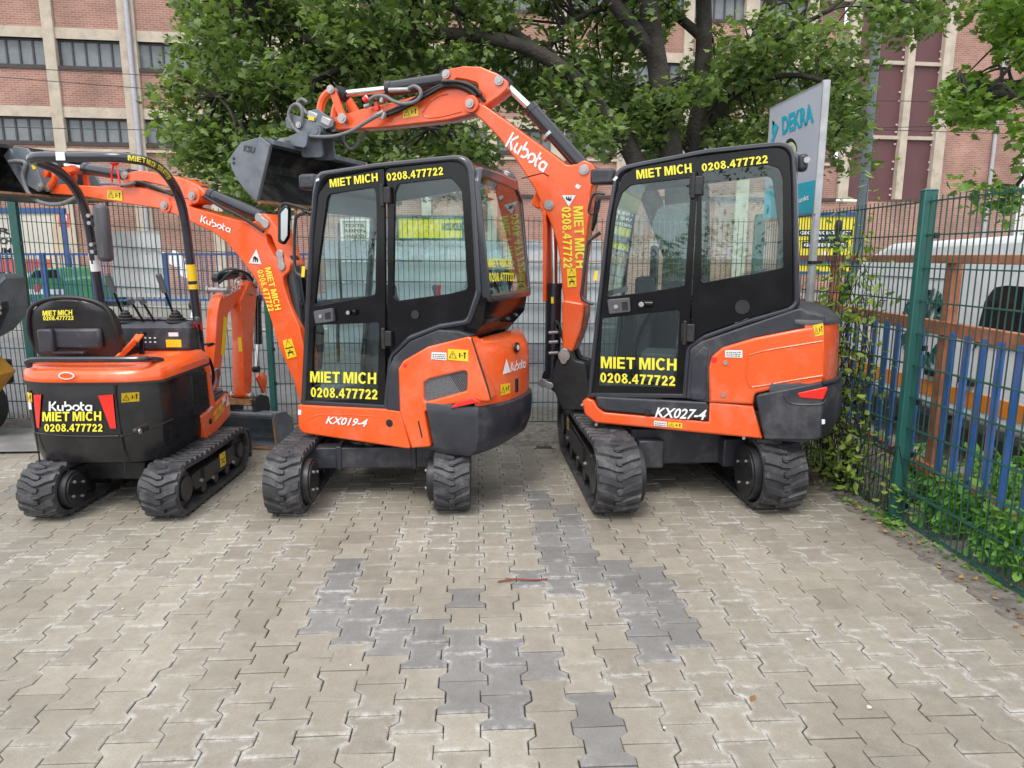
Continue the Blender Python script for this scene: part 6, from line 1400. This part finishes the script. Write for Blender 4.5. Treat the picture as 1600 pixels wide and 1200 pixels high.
# ================================================================ machine at the left edge
def build_edge():
    a = gnd(-12, 688); t = thing('wheel_loader', (a.x, a.y, 0), 'dark machine with a raised arm and mustard plate, cut off by the left edge', 'loader')
    Y = a.y; f = lambda px, py, dy=0: (lambda q: (q.x-a.x, q.z))(atY(px-4, py, Y+dy))
    part('bucket', G().plate([fillet([f(-80,430),f(-2,428),f(10,436),f(15,480),f(12,497),f(-8,520),f(-80,560)], .006, 2)], -.1, .3, .004), M['steel'], t)
    part('bucket_lip', G().bar((*f(0,455)[:1], -.11, f(0,455)[1]), (f(26,432)[0], -.11, f(26,432)[1]), .02, .03), M['steel'], t)
    part('arm', G().plate([fillet([f(-60,600),f(-60,570),f(24,470),f(32,468),f(33,482),f(0,560),f(-20,600)], .02, 3)], -.22, -.12, .01), M['blackm'], t)
    for yy in (478, 486): part('bolt', G().cyl((f(29,yy)[0], -.24, f(29,yy)[1]), (f(29,yy)[0], -.22, f(29,yy)[1]), .02), M['silver'], t)
    part('side_plate', G().plate([fillet([f(-70,560),f(-6,558),f(19,582),f(-7,616),f(-70,640)], .015, 3)], -.16, .1, .008), M['lampy'], t)
    part('leg', G().plate([[f(-6,600),f(3,600),f(3,632),f(-6,632)]], -.14, -.06), M['blackm'], t)
    x, z = f(-56, 662); wheel(t, (x, .1, .30), .30, .26, (0,1,0), 'lampy'); wheel(t, (x-1.2, .1, .30), .30, .26, (0,1,0), 'lampy')
    part('chassis', G().box((-.75, .35, .55), (1.2, .6, .25)), M['blackm'], t, bev=.02)
build_edge()
build_small(); build_middle(); build_right()
# ================================================================ trees and plants
def leafmat(name, c0, c1, trans=.35):
    m = bpy.data.materials.new(name); nt, N, L = nodes_of(m); N.remove(N['Principled BSDF'])
    ge = N.new('ShaderNodeNewGeometry'); r = N.new('ShaderNodeValToRGB'); r.color_ramp.elements[0].color = (*c0, 1); r.color_ramp.elements[1].color = (*c1, 1); L.new(ge.outputs['Random Per Island'], r.inputs[0])
    d = N.new('ShaderNodeBsdfPrincipled'); d.inputs['Roughness'].default_value = .48; d.inputs['Specular IOR Level'].default_value = .4; L.new(r.outputs[0], d.inputs['Base Color'])
    tr = N.new('ShaderNodeBsdfTranslucent'); mx = N.new('ShaderNodeMix'); mx.data_type = 'RGBA'; mx.blend_type = 'MULTIPLY'; mx.inputs[0].default_value = 1; mx.inputs[7].default_value = (1.5,1.7,.6,1); L.new(r.outputs[0], mx.inputs[6]); L.new(mx.outputs[2], tr.inputs[0])
    x = N.new('ShaderNodeMixShader'); x.inputs[0].default_value = trans; L.new(d.outputs[0], x.inputs[1]); L.new(tr.outputs[0], x.inputs[2]); L.new(x.outputs[0], N['Material Output'].inputs[0]); return m
M['leaf'] = leafmat('plane_leaf', (.065,.108,.036), (.23,.315,.105)); M['leaf2'] = leafmat('maple_leaf', (.07,.14,.022), (.18,.28,.045)); M['vine'] = leafmat('vine_leaf', (.13,.23,.035), (.34,.44,.09)); M['nettle'] = leafmat('nettle_leaf', (.07,.19,.03), (.22,.44,.08)); M['dry'] = leafmat('dry_leaf', (.22,.08,.03), (.45,.30,.10), .1)
def bark():
    m = bpy.data.materials.new('plane_bark'); nt, N, L = nodes_of(m); b = N['Principled BSDF']; b.inputs['Roughness'].default_value = .9
    tc = N.new('ShaderNodeTexCoord'); n = N.new('ShaderNodeTexNoise'); n.inputs['Scale'].default_value = 5; n.inputs['Detail'].default_value = 7; L.new(tc.outputs['Object'], n.inputs[0])
    r = N.new('ShaderNodeValToRGB'); e = r.color_ramp.elements; e[0].position = .3; e[0].color = (.016,.014,.011,1); e[1].position = .62; e[1].color = (.048,.042,.033,1); q = e.new(.72); q.color = (.048,.042,.033,1); q = e.new(.74); q.color = (.30,.31,.17,1); L.new(n.outputs[0], r.inputs[0]); L.new(r.outputs[0], b.inputs['Base Color'])
    n2 = N.new('ShaderNodeTexNoise'); n2.inputs['Scale'].default_value = 30; n2.inputs['Detail'].default_value = 6; L.new(tc.outputs['Object'], n2.inputs[0]); bp = N.new('ShaderNodeBump'); bp.inputs['Strength'].default_value = .8; bp.inputs['Distance'].default_value = .03; L.new(n2.outputs[0], bp.inputs['Height']); L.new(bp.outputs[0], b.inputs['Normal']); return m
M['bark'] = bark()
LOBE = np.array([(0,-.10),(.20,.06),(.46,.02),(.34,.24),(.56,.46),(.30,.50),(.20,.70),(0,1.0),(-.20,.70),(-.30,.50),(-.56,.46),(-.34,.24),(-.46,.02),(-.20,.06)])
OVAL = np.array([(0,0),(.22,.25),(.27,.5),(.16,.8),(0,1),(-.16,.8),(-.27,.5),(-.22,.25)])
def leaves(name, pos, size, m, parent, shape=LOBE, droop=.5, kind=None, flat=.0, **kw):
    """pos (n,3): one small folded leaf at each point"""
    n = len(pos); k = len(shape); pos = np.asarray(pos)
    az = rng.uniform(0, 2*pi, n); tilt = rng.normal(droop, .45, n); roll = rng.normal(0, .55, n); s = size*rng.uniform(.5, 1.3, n)
    if flat: tilt = rng.normal(0, .12, n); roll = rng.normal(0, .12, n)
    d = np.stack([np.cos(az)*np.cos(tilt), np.sin(az)*np.cos(tilt), -np.sin(tilt)], 1)
    h = np.stack([-np.sin(az), np.cos(az), np.zeros(n)], 1); up = np.cross(h, d)*-1
    r = h*np.cos(roll)[:, None]+up*np.sin(roll)[:, None]; nn = np.cross(r, d)
    fold = .22
    v = pos[:, None, :]+s[:, None, None]*(r[:, None, :]*shape[None, :, 0:1]+d[:, None, :]*shape[None, :, 1:2]+nn[:, None, :]*(np.abs(shape[:, 0])*fold-.15*shape[:, 1]**2)[None, :, None])
    me = bpy.data.meshes.new(name); V = v.reshape(-1, 3)
    half = k//2
    # two faces per leaf sharing the midrib (first and middle outline vertex)
    fa = list(range(0, half+1)); fb_ = [0]+list(range(half, k)); idx = np.array(fa+fb_)
    loops = (np.arange(n)[:, None]*k+idx[None, :]).ravel()
    me.vertices.add(len(V)); me.vertices.foreach_set('co', V.astype(np.float32).ravel()); me.loops.add(len(loops)); me.loops.foreach_set('vertex_index', loops.astype(np.int32))
    la, lb = len(fa), len(fb_); me.polygons.add(2*n); tot = np.tile([la, lb], n); st = np.concatenate([[0], np.cumsum(tot)[:-1]]); me.polygons.foreach_set('loop_start', st.astype(np.int32)); me.polygons.foreach_set('loop_total', tot.astype(np.int32)); me.update(calc_edges=True)
    me.materials.append(m); o = bpy.data.objects.new(name, me); COL.objects.link(o)
    if parent is not None: o.parent = parent
    return tag(o, kind=kind, **kw)
def clumps(centres, rad, per):
    out = []
    for c in centres:
        q = rng.normal(0, 1, (per, 3)); q /= np.linalg.norm(q, axis=1)[:, None]; q *= (rng.uniform(.15, 1, (per, 1))**.6)*rad*rng.uniform(.7, 1.25)*np.array([1.1, 1.1, .75]); out.append(np.array(c)+q)
    return np.concatenate(out)
def sample_poly(polys, n, Yr, jit=0):
    out = []
    while len(out) < n:
        P = polys[rng.integers(len(polys))]; xs_ = [p[0] for p in P]; ys_ = [p[1] for p in P]; x, y = rng.uniform(min(xs_), max(xs_)), rng.uniform(min(ys_), max(ys_))
        if inpoly(x, y, P): out.append((x, y, rng.uniform(*Yr)))
    return out
def tree(label, base, trunk, limbs, cents, rad, per, size, m, lm):
    t = thing('plane_tree', base, label, 'tree', group='street trees behind the fence'); b = Vector(base)
    def br(name, pts, r0, r1, par=t): return part(name, G().tube([Vector(p)-b for p in pts], [r0, r1], 12, 8), M['bark'], par, smooth=60)
    tr = br('trunk', *trunk)
    tips = []
    for l in limbs: br('limb', *l); tips += [Vector(p) for p in spline(l[0], 6)[3:]]
    tips += [Vector(p) for p in trunk[0][2:]]
    g = G(); cc = [Vector(c) for c in cents]
    for c in cc[::1]:
        p = min(tips, key=lambda q: (q-c).length)
        if (p-c).length < 3.5: mid = (p+c)/2+Vector((random.uniform(-.2,.2), random.uniform(-.2,.2), random.uniform(.0,.3))); g.tube([p-b, mid-b, c-b], [.022, .006], 5, 4)
    part('branches', g, M['bark'], t, smooth=60)
    leaves('crown', clumps([c-b for c in cc], rad, per), size, m, t); return t
W3 = lambda px, py, Y: tuple(atY(px, py, Y))
# crowns: clump centres spread through depth, thinner along the lower fringe
pA = [[(300,-20),(560,-60),(620,60),(640,150),(520,160),(440,190),(330,225),(262,205),(238,150),(245,100),(285,60)]]*3+[[(330,190),(470,190),(480,260),(420,290),(385,330),(372,270),(300,235),(270,215)]]+[[(560,-60),(760,-80),(800,60),(760,130),(640,160),(600,120)]]*2+[[(530,190),(770,200),(780,262),(700,300),(520,250)],[(480,170),(600,160),(560,250),(480,240)]]
pB = [[(760,-80),(1010,-80),(1010,60),(960,130),(820,140),(760,60)],[(980,-80),(1310,-80),(1330,20),(1300,90),(1330,160),(1300,215),(1220,150),(1120,120),(1000,90)],[(1060,60),(1200,120),(1200,235),(1110,250),(1080,200)],[(760,100),(960,140),(1000,230),(900,210),(790,160)],[(1160,60),(1320,90),(1335,170),(1310,225),(1200,150)],[(960,120),(1040,150),(1050,240),(990,230)]]
cA = [W3(*q) for q in sample_poly(pA, 160, (8.7, 12.2))]+[W3(x, y, Y) for x, y, Y in sample_poly([[(250,-330),(800,-330),(800,-50),(290,-40)]], 60, (8.5, 12.5))]
cB = [W3(*q) for q in sample_poly(pB, 122, (8.75, 12.2))]+[W3(x, y, Y) for x, y, Y in sample_poly([[(780,-330),(1330,-300),(1340,-60),(780,-60)]], 60, (8.5, 12.5))]
# hanging sprays of the lower fringe
for x, y in ((395,300),(402,330),(380,285),(365,270),(560,255),(640,262),(690,250),(735,275),(745,240),(410,315),(390,320),(430,310),(385,345),(345,262),(320,245),(300,250),(500,215),(600,285),(660,285)): cA.append(W3(x, y, rng.uniform(8.6, 10)))
for x, y in ((1240,60),(1400,15),(1420,12),(1440,20),(1370,10),(1395,28),(1480,8),(1325,150),(1322,200),(1318,245),(1290,60),(880,70),(930,200),(905,150)): cB.append(W3(x, y, rng.uniform(8.0, 9.5)))
Yt = 9.2
g0 = atY(1062, 470, Yt); tree('plane tree whose one long limb arches left above the right excavator boom', (g0.x-.1, Yt, -.02),
     ([(g0.x-.1,Yt,-.02), W3(1058,330,Yt), W3(1048,235,Yt), W3(1030,120,Yt), W3(1012,0,Yt), W3(1000,-140,Yt)], .18, .10),
     [([W3(1060,420,Yt+.1), W3(985,235,Yt), W3(940,175,Yt-.1), W3(890,118,Yt-.2), W3(830,78,Yt-.2), W3(740,55,Yt-.2), W3(640,58,Yt), W3(560,95,Yt+.2), W3(470,135,Yt+.3)], .13, .04),
      ([W3(860,100,Yt-.2), W3(800,50,Yt), W3(700,10,Yt+.2), W3(640,-30,Yt+.3)], .07, .03), ([W3(560,95,Yt+.2), W3(480,60,Yt+.4), W3(400,30,Yt+.4), W3(330,70,Yt)], .06, .025), ([W3(470,135,Yt+.3), W3(400,140,Yt+.2), W3(340,150,Yt)], .045, .02), ([W3(1020,80,Yt), W3(940,-20,Yt), W3(850,-160,Yt)], .11, .04), ([W3(700,60,Yt), W3(690,110,Yt-.3), W3(670,200,Yt-.5)], .035, .012)],
     cA, .40, 150, .094, M['leaf'], None)
g1 = atY(1095, 470, Yt+.5); tree('forked dark plane tree rising just behind the right excavator cab', (g1.x, Yt+.5, -.02),
     ([(g1.x,Yt+.5,-.02), W3(1092,330,Yt+.5), W3(1085,235,Yt+.5), W3(1095,150,Yt+.5), W3(1100,40,Yt+.5), W3(1095,-120,Yt+.6)], .16, .09),
     [([W3(1088,220,Yt+.5), W3(1130,160,Yt+.4), W3(1165,95,Yt+.3), W3(1195,20,Yt+.2), W3(1225,-90,Yt)], .11, .045), ([W3(1165,95,Yt+.3), W3(1230,50,Yt), W3(1290,20,Yt-.4)], .06, .02), ([W3(1130,160,Yt+.4), W3(1210,120,Yt), W3(1290,130,Yt-.3), W3(1322,190,Yt-.5)], .05, .015), ([W3(1100,60,Yt+.5), W3(1010,0,Yt+.6), W3(900,30,Yt+.4), W3(850,80,Yt+.1)], .07, .02), ([W3(1225,-90,Yt), W3(1330,-40,Yt-.8), W3(1420,5,Yt-1.2)], .05, .012)],
     cB, .40, 150, .094, M['leaf'], None)
pC = [[(1470,130),(1560,120),(1640,60),(1680,150),(1660,260),(1600,235),(1545,215),(1520,190),(1470,165)],[(1560,-20),(1680,-60),(1680,80),(1610,70),(1570,20)],[(1550,10),(1600,-20),(1620,80),(1565,70)],[(1600,150),(1680,150),(1690,300),(1610,255)],[(1480,125),(1540,118),(1560,190),(1500,180)]]
cC = [W3(*q) for q in sample_poly(pC, 62, (6.6, 8.6))]+[W3(x, y, Y) for x, y, Y in sample_poly([[(1640,-300),(2100,-300),(2100,150),(1700,160)]], 34, (7.6, 9.6))]+[W3(1560,305,7), W3(1525,292,7.1), W3(1570,320,7)]
gC = atY(1800, 500, 7.6); tree('bright maple reaching in from the right edge over the mesh fence', (gC.x, 7.6, 0), ([(gC.x,7.6,0), W3(1800,380,7.6), W3(1790,200,7.6), W3(1800,0,7.6), W3(1800,-200,7.6)], .2, .1),
     [([W3(1792,230,7.6), W3(1700,170,7.4), W3(1600,150,7.3), W3(1500,140,7.2)], .06, .015), ([W3(1795,120,7.6), W3(1700,40,7.5), W3(1600,10,7.3)], .06, .015), ([W3(1792,260,7.6), W3(1690,270,7.3), W3(1580,300,7.1)], .04, .01)], cC, .25, 52, .095, M['leaf2'], None)
# tree belt behind the yard: out of frame, but it is what the cab glass and paint reflect
pos = []
for i in range(34):
    x = -60+i*3.6+rng.normal(0, 1); hh = rng.uniform(2.6, 5.5)+(3.5 if i % 9 == 4 else 0)
    for k in range(420): q = rng.normal(0, 1, 3); q /= np.linalg.norm(q); pos.append((x+q[0]*2.6, -34+q[1]*1.5, hh*.5+q[2]*hh*.5))
leaves('far_trees', pos, .36, M['leaf'], None, OVAL, .4, 'stuff')
# climbing vine on the right mesh fence near the corner
def vine(label, px0, n, spread, top, Y0):
    base = gnd(px0[0], px0[1]); t = thing('climbing_vine', tuple(base), label, 'vine', group='vines on the right mesh fence'); b = base; g = G(); pos = []
    for i in range(n):
        x = 2.70+rng.normal(0, .03); y = base.y+rng.normal(0, .15); z = 0; pts = [Vector((x, y, z))]
        hgt = top*rng.uniform(.55, 1.0); yd = rng.normal(0, spread)
        while z < hgt:
            z += .14; x = 2.70+rng.normal(-.01, .03); y += yd*.14+rng.normal(0, .035); pts.append(Vector((x, y, z)))
        g.tube([p-b for p in pts], [.006, .002], 5, 2)
        for p in pts[1:]:
            for k in range(rng.integers(2, 7)): pos.append(np.array(p-b)+rng.normal(0, .055, 3))
    part('stem', g, M['bark'], t); leaves('foliage', pos, .062, M['vine'], t, OVAL, .5)
vine('leafy climbing vine on the mesh fence beside the tail of the right excavator', (1345,762), 13, .10, 1.95, 0)
vine('thin climbing vine reaching the fence top by the inspection sign', (1306,742), 9, .06, 2.2, 0)
t = thing('climbing_vine', tuple(gnd(1335,755)), 'dense low tangle of vine at the foot of the fence behind the right track', 'vine', group='vines on the right mesh fence'); b = gnd(1335,755)
pos = []; 
for i in range(400): y = rng.uniform(-.95, 1.3); pos.append(np.array([2.68+rng.normal(0,.07)-b.x, y, abs(rng.normal(0, .26))*max(.25, 1.0-.25*abs(y))+.02]))
leaves('foliage', pos, .058, M['vine'], t, OVAL, .5)
g = G()
for i in range(26): y = rng.uniform(-.8, 1.2); g.tube([(2.68-b.x, y, 0), (2.68-b.x+rng.normal(0,.05), y+rng.normal(0,.1), .25), (2.68-b.x+rng.normal(0,.06), y+rng.normal(0,.15), .5)], .003, 4, 3)
part('stem', g, M['bark'], t)
def nettle(px, py, h, n, label, r=.12):
    b = gnd(px, py, .03); t = thing('nettle', tuple(b), label, 'weed', group='weeds behind the right mesh fence'); g = G(); pos = []
    for i in range(n):
        x, y = rng.normal(0, r, 2); x = max(x, 2.76-b.x); hh = h*rng.uniform(.6, 1.1); tx, ty = x+rng.normal(0,.05), y+rng.normal(0,.05); g.tube([(x, y, 0), ((x+tx)/2, (y+ty)/2, hh*.5), (tx, ty, hh)], .004, 5, 2)
        for k in range(9):
            u = .2+.8*k/8
            for s in range(3): pos.append((x+(tx-x)*u+rng.normal(0,.015), y+(ty-y)*u+rng.normal(0,.015), hh*u))
    part('stem', g, M['nettle'], t, smooth=0); leaves('foliage', pos, .062, M['nettle'], t, OVAL, .25)
for i, (px, py, h, n, lab) in enumerate([(1495,838,.34,15,'pale green nettle clump behind the mesh fence, nearest the green post'), (1575,900,.36,18,'brightest nettle clump low behind the mesh fence at the right edge'), (1535,815,.42,12,'taller darker nettle clump in the shade under the rusty rail'), (1592,800,.5,12,'nettles growing up against the rusty bottom rail at the right edge'), (1450,800,.22,9,'small weed clump just behind the green post'), (1470,760,.30,9,'dim weed clump under the rusty rail near the green post')]): nettle(px, py, h, n, lab)
def weeds(name, label, pts, size, hmax):
    pos = []; b = gnd(*pts[0])
    for p in pts:
        q = gnd(*p)
        for k in range(14): pos.append((q.x+rng.normal(0,.03)-b.x, q.y+rng.normal(0,.045)-b.y, abs(rng.normal(0,hmax))+.008))
    t = thing(name, tuple(b), label, 'weed', group='small weeds at the fence foot'); leaves('foliage', pos, size, M['nettle'], t, OVAL, .1)
weeds('weed', 'small weeds sprouting at the foot of the green post', [(1385,815),(1392,822),(1402,826),(1410,822)], .045, .02); weeds('weed', 'thin row of weeds along the paving edge right of the green post', [(1430,838),(1455,850),(1480,868),(1500,880),(1530,893),(1560,910),(1585,930)], .035, .012); weeds('weed', 'few weeds at the paving edge behind the right track', [(1300,765),(1320,782),(1345,792),(1362,802)], .035, .015)
# fallen leaves and small litter
lp = []
for i in range(150):
    u = rng.uniform(0, 1); px, py = (rng.uniform(1290,1600), 0) if u < .5 else (rng.uniform(700,900), 0)
    q = Vector((2.60-abs(rng.normal(0,.06)), rng.uniform(2.6, 6.2), .008)) if u < .6 else Vector((rng.uniform(-2.6, 2.5), rng.uniform(6.1, 6.7), .03))
    lp.append(tuple(q))
for i in range(5): lp.append((rng.uniform(-2.4, 2.4), rng.uniform(1.9, 4.6), .006))
leaves('fallen_leaves', lp, .035, M['dry'], None, OVAL, 0, 'stuff', flat=1)
q0, q1 = gnd(778, 911), gnd(855, 907); M['twig'] = mat('red_twig', (.20, .055, .035), .7)
part('twig', G().tube([q0+Vector((0,0,.008)), q0.lerp(q1,.35)+Vector((0,.01,.012)), q0.lerp(q1,.7)+Vector((0,-.006,.01)), q1+Vector((0,0,.008))], .0045, 6, 4).tube([q0.lerp(q1,.3)+Vector((0,.01,.01)), q0.lerp(q1,.15)+Vector((0,.03,.012))], .003, 5), M['twig'], label='thin reddish twig lying on the paving in front of the excavators', cat='twig')
M['pebble'] = mat('pebble', (.5,.48,.44), .8)
for i, (px, py, r) in enumerate([(1358,1107,.011),(1262,1000,.009),(192,952,.007),(1038,1138,.007),(548,1040,.006)]):
    q = gnd(px, py); lab = ['white pebble on the paving in the right foreground', 'pale flat pebble on the paving below the right excavator', 'tiny pebble on the paving at the left', 'dark small pebble near the bottom centre of the paving', 'tiny grey pebble near the grey pavers'][i]
    v = [Vector((r*(.8+.4*random.random())*cos(a)*sin(b_), r*(.8+.4*random.random())*sin(a)*sin(b_), r*.6*cos(b_))) for b_ in (.5,1.2,1.9,2.6) for a in np.linspace(0, 2*pi, 8)[:-1]]
    g = G().ringsurf([[q+Vector((0,0,r*.5))+p for p in v[k*7:(k+1)*7]] for k in range(4)]); part('pebble', g, M['pebble'], label=lab, cat='pebble', group='pebbles on the paving')

# REBASE: every group empty that was left at the world's origin moves to the foot of its own thing
bpy.context.view_layer.update()
for o in list(COL.objects):
    if o.type == 'EMPTY' and o.parent is None and o.children and o.location.length < 1e-6 and abs(o.rotation_euler.z) < 1e-6:
        P_ = [c.matrix_world @ Vector(b) for c in o.children_recursive if c.type == 'MESH' for b in c.bound_box]
        if P_:
            lo = Vector([min(p[i] for p in P_) for i in range(3)]); hi = Vector([max(p[i] for p in P_) for i in range(3)])
            base = Vector(((lo.x+hi.x)/2, (lo.y+hi.y)/2, lo.z)); o.location = base
            for c in o.children: c.location = c.location-base
